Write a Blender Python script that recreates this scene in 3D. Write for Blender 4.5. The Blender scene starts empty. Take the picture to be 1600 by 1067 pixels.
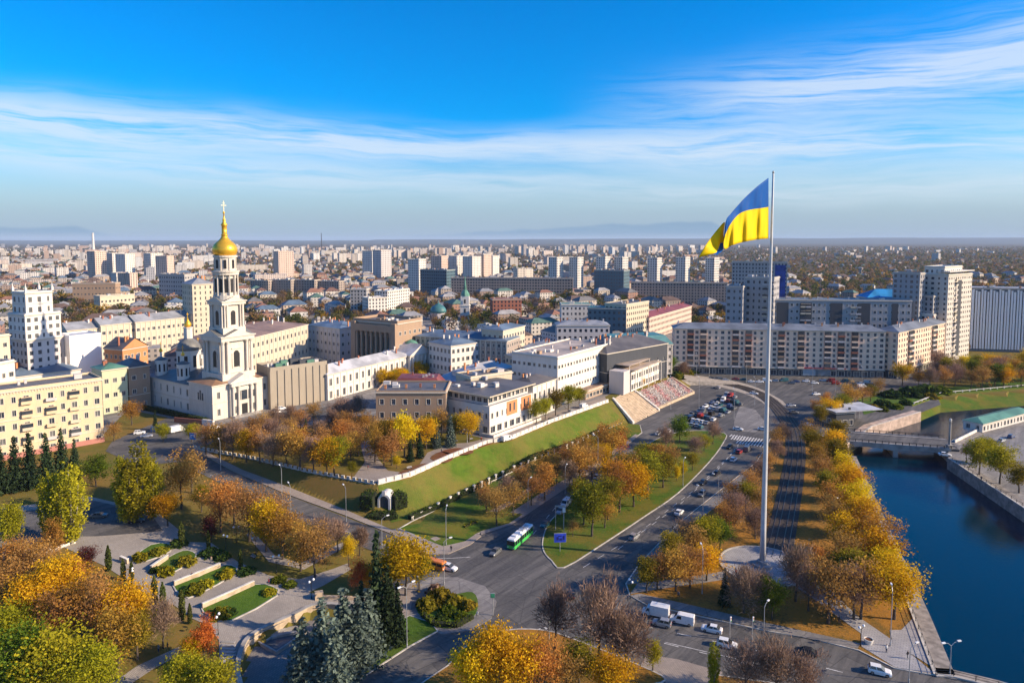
import bpy, bmesh, math, random
from mathutils import Vector, Matrix, noise, geometry
R = math.radians
rnd = random.Random(7)
scene = bpy.context.scene
COL = scene.collection

# ------------------------------------------------------------------ camera
CAM_H = 85.0
PITCH = R(4.2)
FPX = 1067.0
SHIFT = -(158.5 - FPX * math.tan(PITCH)) / 1600.0
cam_data = bpy.data.cameras.new('camera')
cam = bpy.data.objects.new('camera', cam_data)
COL.objects.link(cam)
cam.location = (0, 0, CAM_H)
cam.rotation_euler = (math.pi / 2 - PITCH, 0, 0)
cam_data.sensor_width = 36.0
cam_data.lens = 36.0 * FPX / 1600.0
cam_data.shift_y = SHIFT
cam_data.clip_start = 1.0
cam_data.clip_end = 80000.0
scene.camera = cam

# ------------------------------------------------------------------ light
SUN_EL = R(25.0)
SUN_AZ = R(101.0)          # clockwise from +Y: from the right, a little behind the camera
SUN_DIR = Vector((math.sin(SUN_AZ) * math.cos(SUN_EL), math.cos(SUN_AZ) * math.cos(SUN_EL), math.sin(SUN_EL)))
sun_data = bpy.data.lights.new('sun', 'SUN')
sun_data.energy = 4.4
sun_data.angle = R(0.5)
sun_data.color = (1.0, 0.80, 0.57)
sun = bpy.data.objects.new('sun', sun_data)
COL.objects.link(sun)
sun.rotation_euler = SUN_DIR.to_track_quat('Z', 'Y').to_euler()
sun.location = (150, -60, 200)

scene.view_settings.view_transform = 'Standard'
scene.view_settings.look = 'None'
scene.view_settings.gamma = 1.0
scene.view_settings.use_curve_mapping = False
scene.view_settings.exposure = 0.82
scene.cycles.use_denoising = True
scene.cycles.max_bounces = 6
scene.cycles.volume_bounces = 0
scene.cycles.transparent_max_bounces = 6
scene.cycles.sample_clamp_indirect = 4.0


class NT:
    """small helper to write node trees as expressions"""
    def __init__(self, tree):
        self.t = tree
        self.n = tree.nodes
        self.n.clear()

    def new(self, kind, **kw):
        nd = self.n.new(kind)
        for k, v in kw.items():
            setattr(nd, k, v)
        return nd

    def put(self, sock, val):
        if val is None:
            return
        if hasattr(val, 'is_linked') or isinstance(val, bpy.types.NodeSocket):
            self.t.links.new(val, sock)
        else:
            sock.default_value = val

    def math(self, op, a, b=None, c=None, clamp=False):
        nd = self.new('ShaderNodeMath', operation=op, use_clamp=clamp)
        self.put(nd.inputs[0], a)
        self.put(nd.inputs[1], b)
        self.put(nd.inputs[2], c)
        return nd.outputs[0]

    def vmath(self, op, a, b=None):
        nd = self.new('ShaderNodeVectorMath', operation=op)
        self.put(nd.inputs[0], a)
        if b is not None:
            self.put(nd.inputs[1], b)
        return nd.outputs[0]

    def mix(self, fac, a, b, blend='MIX'):
        nd = self.new('ShaderNodeMix', data_type='RGBA', blend_type=blend)
        nd.clamp_factor = True
        self.put(nd.inputs[0], fac)
        self.put(nd.inputs[6], a if not isinstance(a, tuple) or len(a) == 4 else a + (1,))
        self.put(nd.inputs[7], b if not isinstance(b, tuple) or len(b) == 4 else b + (1,))
        return nd.outputs[2]

    def noise(self, vec, scale, detail=3, rough=0.55, w=None, dist=0.0):
        nd = self.new('ShaderNodeTexNoise')
        self.put(nd.inputs['Vector'], vec)
        nd.inputs['Scale'].default_value = scale
        nd.inputs['Detail'].default_value = detail
        nd.inputs['Roughness'].default_value = rough
        nd.inputs['Distortion'].default_value = dist
        return nd.outputs['Fac']

    def smooth(self, v, a, b, lo=0.0, hi=1.0):
        nd = self.new('ShaderNodeMapRange', interpolation_type='SMOOTHSTEP')
        self.put(nd.inputs[0], v)
        nd.inputs[1].default_value = a
        nd.inputs[2].default_value = b
        nd.inputs[3].default_value = lo
        nd.inputs[4].default_value = hi
        return nd.outputs[0]

    def comb(self, x, y, z):
        nd = self.new('ShaderNodeCombineXYZ')
        self.put(nd.inputs[0], x)
        self.put(nd.inputs[1], y)
        self.put(nd.inputs[2], z)
        return nd.outputs[0]

    def sep(self, v):
        nd = self.new('ShaderNodeSeparateXYZ')
        self.put(nd.inputs[0], v)
        return nd.outputs


# ------------------------------------------------------------------ sky
world = bpy.data.worlds.new('World')
scene.world = world
world.use_nodes = True
w = NT(world.node_tree)
sky = w.new('ShaderNodeTexSky', sky_type='NISHITA')
sky.sun_disc = False
sky.sun_elevation = SUN_EL
sky.sun_rotation = SUN_AZ
sky.altitude = 200.0
sky.air_density = 1.0
sky.dust_density = 1.0
sky.ozone_density = 4.0
hs = w.new('ShaderNodeHueSaturation')
hs.inputs['Saturation'].default_value = 1.62
hs.inputs['Hue'].default_value = 0.508
hs.inputs['Value'].default_value = 1.24
w.put(hs.inputs['Color'], sky.outputs[0])
tc = w.new('ShaderNodeTexCoord')
d = w.sep(tc.outputs['Generated'])
az = w.math('MULTIPLY', w.math('ARCTAN2', d[0], d[1]), 57.2958)             # degrees right of the view axis
el = w.math('MULTIPLY', w.math('ARCSINE', d[2], clamp=False), 57.2958)
# cirrus: long streaks that sink slightly to the right, broken up by stretched noise
warp = w.math('MULTIPLY', w.math('SUBTRACT', w.noise(w.comb(w.math('MULTIPLY', az, 0.05), w.math('MULTIPLY', el, 0.16), 3.0), 1.0, 3), 0.5), 3.4)
elw = w.math('ADD', w.math('ADD', el, w.math('MULTIPLY', az, 0.030)), warp)
fine = w.noise(w.comb(w.math('MULTIPLY', az, 0.05), w.math('MULTIPLY', elw, 0.95), 0.0), 1.0, 6, 0.6, dist=0.4)
brush = w.noise(w.comb(w.math('MULTIPLY', az, 0.2), w.math('MULTIPLY', elw, 2.8), 9.0), 1.0, 5, 0.65)
def band(center, width, e):
    x = w.math('DIVIDE', w.math('SUBTRACT', e, center), width)
    return w.math('EXPONENT', w.math('MULTIPLY', w.math('MULTIPLY', x, x), -1.0))
b1 = band(7.6, 1.35, elw)
b2 = band(4.6, 1.15, elw)
elu = w.math('SUBTRACT', w.math('ADD', el, warp), w.math('MULTIPLY', az, 0.07))
b3 = w.math('MULTIPLY', band(9.4, 2.6, elu), w.smooth(az, 2.0, 28.0))
b4 = w.math('MULTIPLY', w.smooth(az, 5.0, -38.0), band(6.2, 2.2, elw))
cl = w.math('ADD', w.math('ADD', w.math('MULTIPLY', b1, 1.0), w.math('MULTIPLY', b2, 0.6)), w.math('ADD', w.math('MULTIPLY', b3, 1.25), w.math('MULTIPLY', b4, 0.45)))
tex = w.math('ADD', w.math('MULTIPLY', fine, 1.5), w.math('MULTIPLY', w.math('SUBTRACT', brush, 0.5), 0.7))
cl = w.math('MULTIPLY', cl, w.smooth(tex, 0.3, 0.95), clamp=True)
# a thin milky veil low over the horizon
veil = w.math('MULTIPLY', w.smooth(el, 9.0, 0.5), 0.9)
c1 = w.mix(veil, hs.outputs[0], (2.0, 2.75, 3.6, 1))
c2 = w.mix(w.math('MULTIPLY', cl, 0.74, clamp=True), c1, (4.3, 4.85, 5.5, 1))
# low grey bank of far cloud just over the skyline
edge = w.math('MULTIPLY', w.math('SUBTRACT', w.noise(w.comb(w.math('MULTIPLY', az, 0.16), 0.0, 5.0), 1.0, 4, 0.6), 0.5), 1.1)
edge = w.math('ADD', edge, w.math('MULTIPLY', w.smooth(az, -16.0, 15.0, 0.25, 1.55), w.smooth(az, 18.5, 16.0)))
edge = w.math('ADD', edge, w.smooth(az, -29.0, -33.0, 0.0, 0.8))
bank = w.math('MULTIPLY', w.smooth(w.math('SUBTRACT', edge, el), 0.0, 0.28), w.smooth(el, 0.05, 0.65))
bank = w.math('MULTIPLY', bank, w.smooth(brush, 0.2, 0.5, 0.55, 1.0))
c3 = w.mix(w.math('MULTIPLY', bank, 0.78), c2, (1.35, 2.2, 3.2, 1))
bg = w.new('ShaderNodeBackground')
bg.inputs["Strength"].default_value = 0.10
w.put(bg.inputs['Color'], c3)
wo = w.new('ShaderNodeOutputWorld')
w.t.links.new(bg.outputs[0], wo.inputs[0])

# ------------------------------------------------------------------ pixels to places
def ray(px, py):
    u = (px - 800.0) / FPX
    v = (533.5 - py) / FPX + SHIFT * 1600.0 / FPX
    return Vector((u, math.cos(PITCH) + v * math.sin(PITCH), -math.sin(PITCH) + v * math.cos(PITCH)))

def at_z(px, py, z):
    r = ray(px, py)
    k = (z - CAM_H) / r.z
    return Vector((r.x * k, r.y * k))

def at_y(px, py, y):
    r = ray(px, py)
    k = y / r.y
    return Vector((r.x * k, y, CAM_H + r.z * k))

HILL_Z = 8.0
P0 = at_z(692, 862, 0.0)
P1 = at_z(300, 700, HILL_Z)
RAMP_L = (P1 - P0).length
RD = (P1 - P0) / RAMP_L
RN = Vector((-RD.y, RD.x)) * (-1 if -RD.y * 0 + RD.x * 1 < 0 else 1)
HILL = [P1] + [at_z(x, y, HILL_Z) for x, y in ((400, 719), (480, 738), (540, 749), (588, 757), (640, 745), (700, 718), (760, 694), (800, 686), (860, 661), (950, 629), (972, 612), (1005, 596), (1046, 581))]
HILL += [Vector((HILL[-1].x + 2, HILL[-1].y + 60)), Vector((210, 900)), Vector((-900, 900)), Vector((-900, P1.y))]

def inside(p, poly):
    c = False
    j = len(poly) - 1
    for i in range(len(poly)):
        a, b = poly[i], poly[j]
        if (a[1] > p[1]) != (b[1] > p[1]) and p[0] < (b[0] - a[0]) * (p[1] - a[1]) / (b[1] - a[1]) + a[0]:
            c = not c
        j = i
    return c

def pdist(p, poly, closed=True):
    best = 1e18
    n = len(poly)
    for i in range(n if closed else n - 1):
        ax, ay = poly[i][0], poly[i][1]
        bx, by = poly[(i + 1) % n][0], poly[(i + 1) % n][1]
        dx, dy = bx - ax, by - ay
        l2 = dx * dx + dy * dy or 1e-9
        t = max(0.0, min(1.0, ((p[0] - ax) * dx + (p[1] - ay) * dy) / l2))
        ex, ey = ax + t * dx - p[0], ay + t * dy - p[1]
        best = min(best, ex * ex + ey * ey)
    return math.sqrt(best)

SLOPE_W = 11.5
def _base_height(x, y):
    if y > 960 or x > 330:
        return 0.0
    rx, ry = x - P0.x, y - P0.y
    t = rx * RD.x + ry * RD.y
    s = rx * RN.x + ry * RN.y
    ramp = HILL_Z * max(0.0, min(1.0, t / RAMP_L))
    if s > 9.0:
        ramp *= max(0.0, 1.0 - (s - 9.0) / 14.0)
    if inside((x, y), HILL):
        return HILL_Z
    if ramp >= HILL_Z:
        return HILL_Z
    dd = pdist((x, y), HILL)
    return max(ramp, HILL_Z * max(0.0, 1.0 - dd / SLOPE_W))

def gp(px, py):
    """the ground point seen at a pixel"""
    z = 4.0
    for _ in range(60):
        p = at_z(px, py, z)
        z += 0.28 * (_base_height(p.x, p.y) - z)
    p = at_z(px, py, z)
    return Vector((p.x, p.y, _base_height(p.x, p.y)))

def g2(px, py):
    p = gp(px, py)
    return Vector((p.x, p.y))

# ------------------------------------------------------------------ materials
MATS = {}
def principled(name, build, rough=0.8, spec=0.3):
    if name in MATS:
        return MATS[name]
    m = bpy.data.materials.new(name)
    m.use_nodes = True
    n = NT(m.node_tree)
    out = n.new('ShaderNodeOutputMaterial')
    b = n.new('ShaderNodeBsdfPrincipled')
    b.inputs['Roughness'].default_value = rough
    b.inputs['Specular IOR Level'].default_value = spec
    n.t.links.new(b.outputs[0], out.inputs[0])
    build(n, b, out)
    MATS[name] = m
    return m

def c4(c):
    return (c[0], c[1], c[2], 1.0)

def plain(name, col, rough=0.7, metal=0.0, var=0.12, scale=0.6, spec=0.3, bump=0.0):
    def f(n, b, out):
        geo = n.new('ShaderNodeNewGeometry')
        f1 = n.noise(geo.outputs['Position'], scale, 5, 0.6)
        lo = tuple(x * (1 - var) for x in col)
        hi = tuple(min(1, x * (1 + var)) for x in col)
        n.put(b.inputs['Base Color'], n.mix(n.smooth(f1, 0.3, 0.7), lo, hi))
        b.inputs['Metallic'].default_value = metal
        if bump:
            bp = n.new('ShaderNodeBump')
            bp.inputs['Strength'].default_value = bump
            n.put(bp.inputs['Height'], n.noise(geo.outputs['Position'], scale * 6, 4))
            n.put(b.inputs['Normal'], bp.outputs[0])
    return principled(name, f, rough, spec)

def wallmat(name, col, dirt=0.25, rough=0.85):
    """plaster with streaky weathering"""
    def f(n, b, out):
        geo = n.new('ShaderNodeNewGeometry')
        p = n.sep(geo.outputs['Position'])
        streak = n.noise(n.comb(n.math('MULTIPLY', p[0], 0.9), n.math('MULTIPLY', p[1], 0.9), n.math('MULTIPLY', p[2], 0.12)), 1.0, 5, 0.65)
        blot = n.noise(geo.outputs['Position'], 0.16, 4, 0.6)
        c = n.mix(n.math('MULTIPLY', n.smooth(streak, 0.45, 0.75), dirt), c4(col), c4(tuple(x * 0.55 for x in col)))
        c = n.mix(n.math('MULTIPLY', n.smooth(blot, 0.42, 0.66), dirt * 0.8), c, c4((col[0] * 0.78, col[1] * 0.74, col[2] * 0.7)))
        n.put(b.inputs['Base Color'], c)
    return principled(name, f, rough, 0.2)

def roofmat(name, col, seam=0.6, rough=0.5, rust=0.15):
    def f(n, b, out):
        geo = n.new('ShaderNodeNewGeometry')
        big = n.noise(geo.outputs['Position'], 0.11, 4, 0.6)
        fine = n.noise(geo.outputs['Position'], 1.3, 4, 0.6)
        c = n.mix(n.smooth(big, 0.35, 0.65), c4(tuple(x * 0.72 for x in col)), c4(tuple(min(1, x * 1.18) for x in col)))
        c = n.mix(n.math('MULTIPLY', n.smooth(fine, 0.55, 0.75), rust), c, (0.16, 0.09, 0.06, 1))
        n.put(b.inputs['Base Color'], c)
    return principled(name, f, rough, 0.35)

def windowgrid(name):
    """walls of buildings too far away to tell window from window: colour from the object, faint rows of panes"""
    def f(n, b, out):
        uv = n.new('ShaderNodeUVMap', uv_map='metres')
        at = n.new('ShaderNodeAttribute', attribute_name='tint')
        s = n.sep(uv.outputs[0])
        fx = n.math('FRACT', n.math('DIVIDE', s[0], 3.4))
        fz = n.math('FRACT', n.math('DIVIDE', s[1], 3.1))
        wx = n.math('MULTIPLY', n.math('GREATER_THAN', fx, 0.30), n.math('LESS_THAN', fx, 0.72))
        wz = n.math('MULTIPLY', n.math('GREATER_THAN', fz, 0.32), n.math('LESS_THAN', fz, 0.80))
        cell = n.new('ShaderNodeTexWhiteNoise', noise_dimensions='2D')
        n.put(cell.inputs['Vector'], n.comb(n.math('FLOOR', n.math('DIVIDE', s[0], 3.4)), n.math('FLOOR', n.math('DIVIDE', s[1], 3.1)), 0.0))
        m = n.math('MULTIPLY', n.math('MULTIPLY', wx, wz), n.math('GREATER_THAN', s[1], 0.4))
        stripe = n.math('GREATER_THAN', n.noise(n.comb(n.math('MULTIPLY', s[0], 0.11), 0.0, 0.0), 1.0, 1), 0.62)
        glass = n.mix(cell.outputs[0], (0.035, 0.045, 0.06, 1), (0.13, 0.13, 0.135, 1))
        wallc = n.mix(n.math('MULTIPLY', stripe, 0.35), at.outputs['Color'], (0.22, 0.19, 0.17, 1))
        n.put(b.inputs['Base Color'], n.mix(m, wallc, glass))
        n.put(b.inputs['Roughness'], n.math('SUBTRACT', 0.85, n.math('MULTIPLY', m, 0.6)))
    return principled(name, f)

def tinted(name, rough=0.7, var=0.2):
    def f(n, b, out):
        at = n.new('ShaderNodeAttribute', attribute_name='tint')
        geo = n.new('ShaderNodeNewGeometry')
        nz = n.smooth(n.noise(geo.outputs['Position'], 0.2, 4), 0.3, 0.7)
        dk = n.mix(1.0, at.outputs['Color'], (1 - var * 1.6, 1 - var * 1.6, 1 - var * 1.6, 1), 'MULTIPLY')
        n.put(b.inputs['Base Color'], n.mix(nz, dk, at.outputs['Color']))
    return principled(name, f, rough)

def glassmat(name, col=(0.03, 0.04, 0.055), rough=0.12):
    def f(n, b, out):
        oi = n.new('ShaderNodeObjectInfo')
        geo = n.new('ShaderNodeNewGeometry')
        wn = n.noise(geo.outputs['Position'], 0.35, 2)
        c = n.mix(n.smooth(n.math('ADD', n.math('MULTIPLY', oi.outputs['Random'], 0.6), n.math('MULTIPLY', wn, 0.5)), 0.45, 0.95), c4(col), c4((0.16, 0.16, 0.155)))
        n.put(b.inputs['Base Color'], c)
    return principled(name, f, rough, 0.5)

# ------------------------------------------------------------------ mesh builder
class MB:
    def __init__(self):
        self.v = []
        self.f = []
        self.m = []
        self.uv = {}
        self.tint = {}
        self.smooth = False

    def quad(self, a, b, c, d, m=0, uv=None, tint=None):
        i = len(self.v)
        self.v += [tuple(a), tuple(b), tuple(c), tuple(d)]
        if uv:
            self.uv[len(self.f)] = uv
        if tint:
            self.tint[len(self.f)] = tint
        self.f.append((i, i + 1, i + 2, i + 3))
        self.m.append(m)

    def poly(self, pts, m=0, tint=None):
        i = len(self.v)
        self.v += [tuple(p) for p in pts]
        if tint:
            self.tint[len(self.f)] = tint
        self.f.append(tuple(range(i, i + len(pts))))
        self.m.append(m)

    def box(self, x0, y0, z0, x1, y1, z1, m=0, tint=None, bottom=True):
        p = [(x0, y0, z0), (x1, y0, z0), (x1, y1, z0), (x0, y1, z0), (x0, y0, z1), (x1, y0, z1), (x1, y1, z1), (x0, y1, z1)]
        i = len(self.v)
        self.v += p
        fs = [(4, 5, 6, 7), (0, 1, 5, 4), (1, 2, 6, 5), (2, 3, 7, 6), (3, 0, 4, 7)]
        if bottom:
            fs.append((3, 2, 1, 0))
        for f in fs:
            if tint:
                self.tint[len(self.f)] = tint
            self.f.append(tuple(i + k for k in f))
            self.m.append(m)

    def obox(self, cx, cy, z0, z1, lx, ly, ang, m=0, tint=None):
        """box turned about the vertical"""
        ca, sa = math.cos(ang), math.sin(ang)
        i = len(self.v)
        for z in (z0, z1):
            for sx, sy in ((-1, -1), (1, -1), (1, 1), (-1, 1)):
                x, y = sx * lx / 2, sy * ly / 2
                self.v.append((cx + x * ca - y * sa, cy + x * sa + y * ca, z))
        for f in ((4, 5, 6, 7), (0, 1, 5, 4), (1, 2, 6, 5), (2, 3, 7, 6), (3, 0, 4, 7), (3, 2, 1, 0)):
            if tint:
                self.tint[len(self.f)] = tint
            self.f.append(tuple(i + k for k in f))
            self.m.append(m)

    def prism(self, poly, z0, z1, m=0, mt=None, cap=True):
        n = len(poly)
        i = len(self.v)
        self.v += [(p[0], p[1], z0) for p in poly] + [(p[0], p[1], z1) for p in poly]
        for k in range(n):
            j = (k + 1) % n
            self.f.append((i + k, i + j, i + n + j, i + n + k))
            self.m.append(m)
        if cap:
            self.f.append(tuple(i + n + k for k in range(n)))
            self.m.append(m if mt is None else mt)

    def lathe(self, prof, n=16, cx=0, cy=0, m=0, rot=0.0, cap=True):
        i = len(self.v)
        for r, z in prof:
            for k in range(n):
                a = rot + 2 * math.pi * k / n
                self.v.append((cx + r * math.cos(a), cy + r * math.sin(a), z))
        for q in range(len(prof) - 1):
            for k in range(n):
                j = (k + 1) % n
                self.f.append((i + q * n + k, i + q * n + j, i + (q + 1) * n + j, i + (q + 1) * n + k))
                self.m.append(m)
        if cap:
            self.f.append(tuple(i + (len(prof) - 1) * n + k for k in range(n)))
            self.m.append(m)
            self.f.append(tuple(i + n - 1 - k for k in range(n)))
            self.m.append(m)

    def tube(self, pts, rad, n=6, m=0):
        pts = [Vector(p) for p in pts]
        if not hasattr(rad, '__len__'):
            rad = [rad] * len(pts)
        i = len(self.v)
        for q, p in enumerate(pts):
            a = pts[max(0, q - 1)]
            b = pts[min(len(pts) - 1, q + 1)]
            t = (b - a).normalized() if (b - a).length > 1e-9 else Vector((0, 0, 1))
            s = t.cross(Vector((0.13, 0.31, 0.94)))
            if s.length < 1e-3:
                s = t.cross(Vector((1, 0, 0)))
            s.normalize()
            u = t.cross(s)
            for k in range(n):
                ang = 2 * math.pi * k / n
                o = s * math.cos(ang) * rad[q] + u * math.sin(ang) * rad[q]
                self.v.append(tuple(p + o))
        for q in range(len(pts) - 1):
            for k in range(n):
                j = (k + 1) % n
                self.f.append((i + q * n + k, i + q * n + j, i + (q + 1) * n + j, i + (q + 1) * n + k))
                self.m.append(m)
        self.f.append(tuple(i + (len(pts) - 1) * n + k for k in range(n)))
        self.m.append(m)
        self.f.append(tuple(i + n - 1 - k for k in range(n)))
        self.m.append(m)

    def mesh(self, name, mats):
        me = bpy.data.meshes.new(name)
        me.from_pydata(self.v, [], self.f)
        for mt in mats:
            me.materials.append(mt)
        if len(mats) > 1:
            me.polygons.foreach_set('material_index', self.m)
        if self.smooth:
            me.polygons.foreach_set('use_smooth', [True] * len(self.f))
        if self.uv:
            lay = me.uv_layers.new(name='metres')
            for fi, uvs in self.uv.items():
                ls = me.polygons[fi].loop_start
                for k, q in enumerate(uvs):
                    lay.data[ls + k].uv = q
        if self.tint:
            at = me.attributes.new('tint', 'FLOAT_COLOR', 'FACE')
            for fi, c in self.tint.items():
                at.data[fi].color = c4(c)
        me.update()
        return me

    def build(self, name, mats, parent=None, loc=None, rz=None):
        if not isinstance(mats, (list, tuple)):
            mats = [mats]
        return link(name, self.mesh(name, mats), parent, loc, rz)

def link(name, me, parent=None, loc=None, rz=None, scale=None):
    o = bpy.data.objects.new(name, me)
    COL.objects.link(o)
    if parent:
        o.parent = parent
    if loc is not None:
        o.location = loc
    if rz is not None:
        o.rotation_euler = (0, 0, rz)
    if scale is not None:
        o.scale = scale
    return o

LABELS = {}
def tag(o, label=None, cat=None, group=None, kind=None):
    if label:
        o['label'] = label
        LABELS.setdefault(label, []).append(o)
    if cat:
        o['category'] = cat
    if group:
        o['group'] = group
    if kind:
        o['kind'] = kind
    return o

def thing(name, label, cat, loc, rz=0.0, group=None):
    return tag(link(name, None, None, loc, rz), label, cat, group)

def copy_tree(root, loc, rz=0.0, scale=None, label=None, group=None):
    r = root.copy()
    COL.objects.link(r)
    r.location = loc
    r.rotation_euler = (0, 0, rz)
    if scale is not None:
        r.scale = scale
    if label:
        r['label'] = label
        LABELS.setdefault(label, []).append(r)
    if group:
        r['group'] = group
    for ch in KIDS.get(root, list(root.children)):
        c = ch.copy()
        COL.objects.link(c)
        c.parent = r
        for g in KIDS.get(ch, list(ch.children)):
            e = g.copy()
            COL.objects.link(e)
            e.parent = c
    return r
KIDS = {}

# ------------------------------------------------------------------ ground materials
def m_lawn(name, a, b, dry, dryness=0.5, litter=None, lit=0.0):
    def f(n, bs, out):
        geo = n.new('ShaderNodeNewGeometry')
        P = geo.outputs['Position']
        big = n.noise(P, 0.06, 4, 0.6)
        mid = n.noise(P, 0.35, 5, 0.65)
        fin = n.noise(P, 3.0, 4, 0.7)
        c = n.mix(n.smooth(mid, 0.3, 0.7), c4(a), c4(b))
        c = n.mix(n.math('MULTIPLY', n.smooth(big, 0.42, 0.62), dryness), c, c4(dry))
        c = n.mix(n.math('MULTIPLY', n.smooth(fin, 0.4, 0.7), 0.45), c, c4(tuple(x * 0.5 for x in a)))
        if litter:
            sp = n.math('ADD', n.math('MULTIPLY', n.noise(P, 0.11, 3), 0.7), n.math('MULTIPLY', n.noise(P, 1.6, 5, 0.7), 0.5))
            c = n.mix(n.math('MULTIPLY', n.smooth(sp, 0.50, 0.70), lit), c, c4(litter))
        n.put(bs.inputs['Base Color'], c)
        bp = n.new('ShaderNodeBump')
        bp.inputs['Strength'].default_value = 0.6
        bp.inputs['Distance'].default_value = 0.3
        n.put(bp.inputs['Height'], fin)
        n.put(bs.inputs['Normal'], bp.outputs[0])
    return principled(name, f, 0.95, 0.1)

def m_asphalt(name, base=(0.085, 0.083, 0.082), light=(0.15, 0.142, 0.132)):
    def f(n, bs, out):
        geo = n.new('ShaderNodeNewGeometry')
        P = geo.outputs['Position']
        s = n.sep(P)
        # worn wheel tracks run along the avenue
        ang = R(52)
        across = n.math('SUBTRACT', n.math('MULTIPLY', s[0], math.sin(ang)), n.math('MULTIPLY', s[1], math.cos(ang)))
        along = n.math('ADD', n.math('MULTIPLY', s[0], math.cos(ang)), n.math('MULTIPLY', s[1], math.sin(ang)))
        tr = n.noise(n.comb(n.math('MULTIPLY', across, 0.55), n.math('MULTIPLY', along, 0.035), 0.0), 1.0, 4, 0.6)
        big = n.noise(P, 0.05, 4, 0.6)
        fin = n.noise(P, 1.4, 5, 0.7)
        c = n.mix(n.smooth(tr, 0.35, 0.68), c4(base), c4(light))
        c = n.mix(n.math('MULTIPLY', n.smooth(big, 0.45, 0.6), 0.4), c, c4(tuple(x * 0.75 for x in base)))
        # rectangular resurfacing patches and oily lane centres
        mp = n.new('ShaderNodeMapping')
        mp.inputs['Rotation'].default_value = (0, 0, R(-38))
        n.put(mp.inputs['Vector'], P)
        pt_ = n.new('ShaderNodeTexBrick')
        n.put(pt_.inputs['Vector'], mp.outputs[0])
        pt_.inputs['Scale'].default_value = 0.055
        pt_.inputs['Color1'].default_value = (0.72, 0.72, 0.74, 1)
        pt_.inputs['Color2'].default_value = (1.18, 1.16, 1.12, 1)
        pt_.inputs['Mortar'].default_value = (0.6, 0.6, 0.6, 1)
        pt_.inputs['Mortar Size'].default_value = 0.006
        c = n.mix(0.85, c, n.mix(1.0, c, pt_.outputs[0], 'MULTIPLY'))
        st = n.noise(P, 0.45, 5, 0.7)
        c = n.mix(n.math('MULTIPLY', n.smooth(st, 0.58, 0.72), 0.5), c, c4(tuple(x * 0.45 for x in base)))
        vor = n.new('ShaderNodeTexVoronoi', feature='DISTANCE_TO_EDGE')
        n.put(vor.inputs['Vector'], P)
        vor.inputs['Scale'].default_value = 0.085
        crack = n.smooth(vor.outputs['Distance'], 0.0, 0.012, 1.0, 0.0)
        c = n.mix(n.math('MULTIPLY', crack, 0.5), c, (0.03, 0.03, 0.032, 1))
        c = n.mix(n.math('MULTIPLY', n.smooth(fin, 0.45, 0.75), 0.25), c, c4(tuple(x * 1.5 for x in light)))
        n.put(bs.inputs['Base Color'], c)
    return principled(name, f, 0.78, 0.25)

def m_paving(name, a, b, size=1.2, grout=0.6):
    def f(n, bs, out):
        geo = n.new('ShaderNodeNewGeometry')
        P = geo.outputs['Position']
        mp = n.new('ShaderNodeMapping')
        mp.inputs['Rotation'].default_value = (0, 0, R(33))
        n.put(mp.inputs['Vector'], P)
        br = n.new('ShaderNodeTexBrick')
        n.put(br.inputs['Vector'], mp.outputs[0])
        br.inputs['Scale'].default_value = 1.0 / size
        br.inputs['Color1'].default_value = c4(a)
        br.inputs['Color2'].default_value = c4(b)
        br.inputs['Mortar'].default_value = c4(tuple(x * grout for x in a))
        br.inputs['Mortar Size'].default_value = 0.025
        big = n.noise(P, 0.12, 5, 0.65)
        c = n.mix(n.math('MULTIPLY', n.smooth(big, 0.38, 0.66), 0.5), br.outputs[0], c4(tuple(x * 0.6 for x in a)))
        lf = n.noise(P, 1.1, 6, 0.75)
        c = n.mix(n.math('MULTIPLY', n.smooth(lf, 0.6, 0.72), 0.45), c, (0.22, 0.13, 0.05, 1))
        n.put(bs.inputs['Base Color'], c)
    return principled(name, f, 0.85, 0.2)

LAWN = m_lawn('lawn', (0.05, 0.115, 0.012), (0.085, 0.155, 0.016), (0.17, 0.15, 0.04), 0.4, (0.26, 0.14, 0.03), 0.4)
SLOPE = m_lawn('slope_grass', (0.07, 0.13, 0.012), (0.11, 0.175, 0.018), (0.21, 0.17, 0.045), 0.45, (0.22, 0.13, 0.04), 0.35)
LITTER = m_lawn('leaf_litter', (0.13, 0.10, 0.022), (0.19, 0.115, 0.03), (0.24, 0.13, 0.04), 0.6, (0.36, 0.17, 0.03), 0.9)
GREEN = m_lawn('bed_grass', (0.06, 0.125, 0.015), (0.09, 0.16, 0.02), (0.13, 0.14, 0.03), 0.3)
ASPHALT = m_asphalt('asphalt')
SIDEWALK = m_asphalt('sidewalk_asphalt', (0.19, 0.18, 0.17), (0.27, 0.255, 0.24))
PAVING = m_paving('paving', (0.33, 0.295, 0.255), (0.39, 0.35, 0.30))
PAVPINK = m_paving('pinkish_paving', (0.32, 0.27, 0.23), (0.38, 0.32, 0.27))
PAVSTONE = m_paving('flag_plaza_paving', (0.36, 0.35, 0.36), (0.44, 0.43, 0.42), 2.0)
KERB = plain('kerb_stone', (0.46, 0.43, 0.38), 0.85, var=0.25, scale=0.5)
STONE = plain('bank_stone', (0.26, 0.23, 0.2), 0.9, var=0.35, scale=0.5)
PINKSTONE = plain('pink_granite', (0.42, 0.32, 0.26), 0.85, var=0.3, scale=0.4)
WHITESTONE = plain('white_parapet', (0.66, 0.62, 0.55), 0.8, var=0.2, scale=0.4)
SANDSTONE = plain('sandstone', (0.46, 0.36, 0.25), 0.85, var=0.25, scale=0.5)
DARKMETAL = plain('dark_iron', (0.035, 0.037, 0.04), 0.5, 0.6, 0.2)
GREYMETAL = plain('grey_metal', (0.36, 0.37, 0.38), 0.45, 0.3, 0.15)
CONCRETE = plain('concrete', (0.33, 0.31, 0.28), 0.9, var=0.25, scale=0.3)
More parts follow.
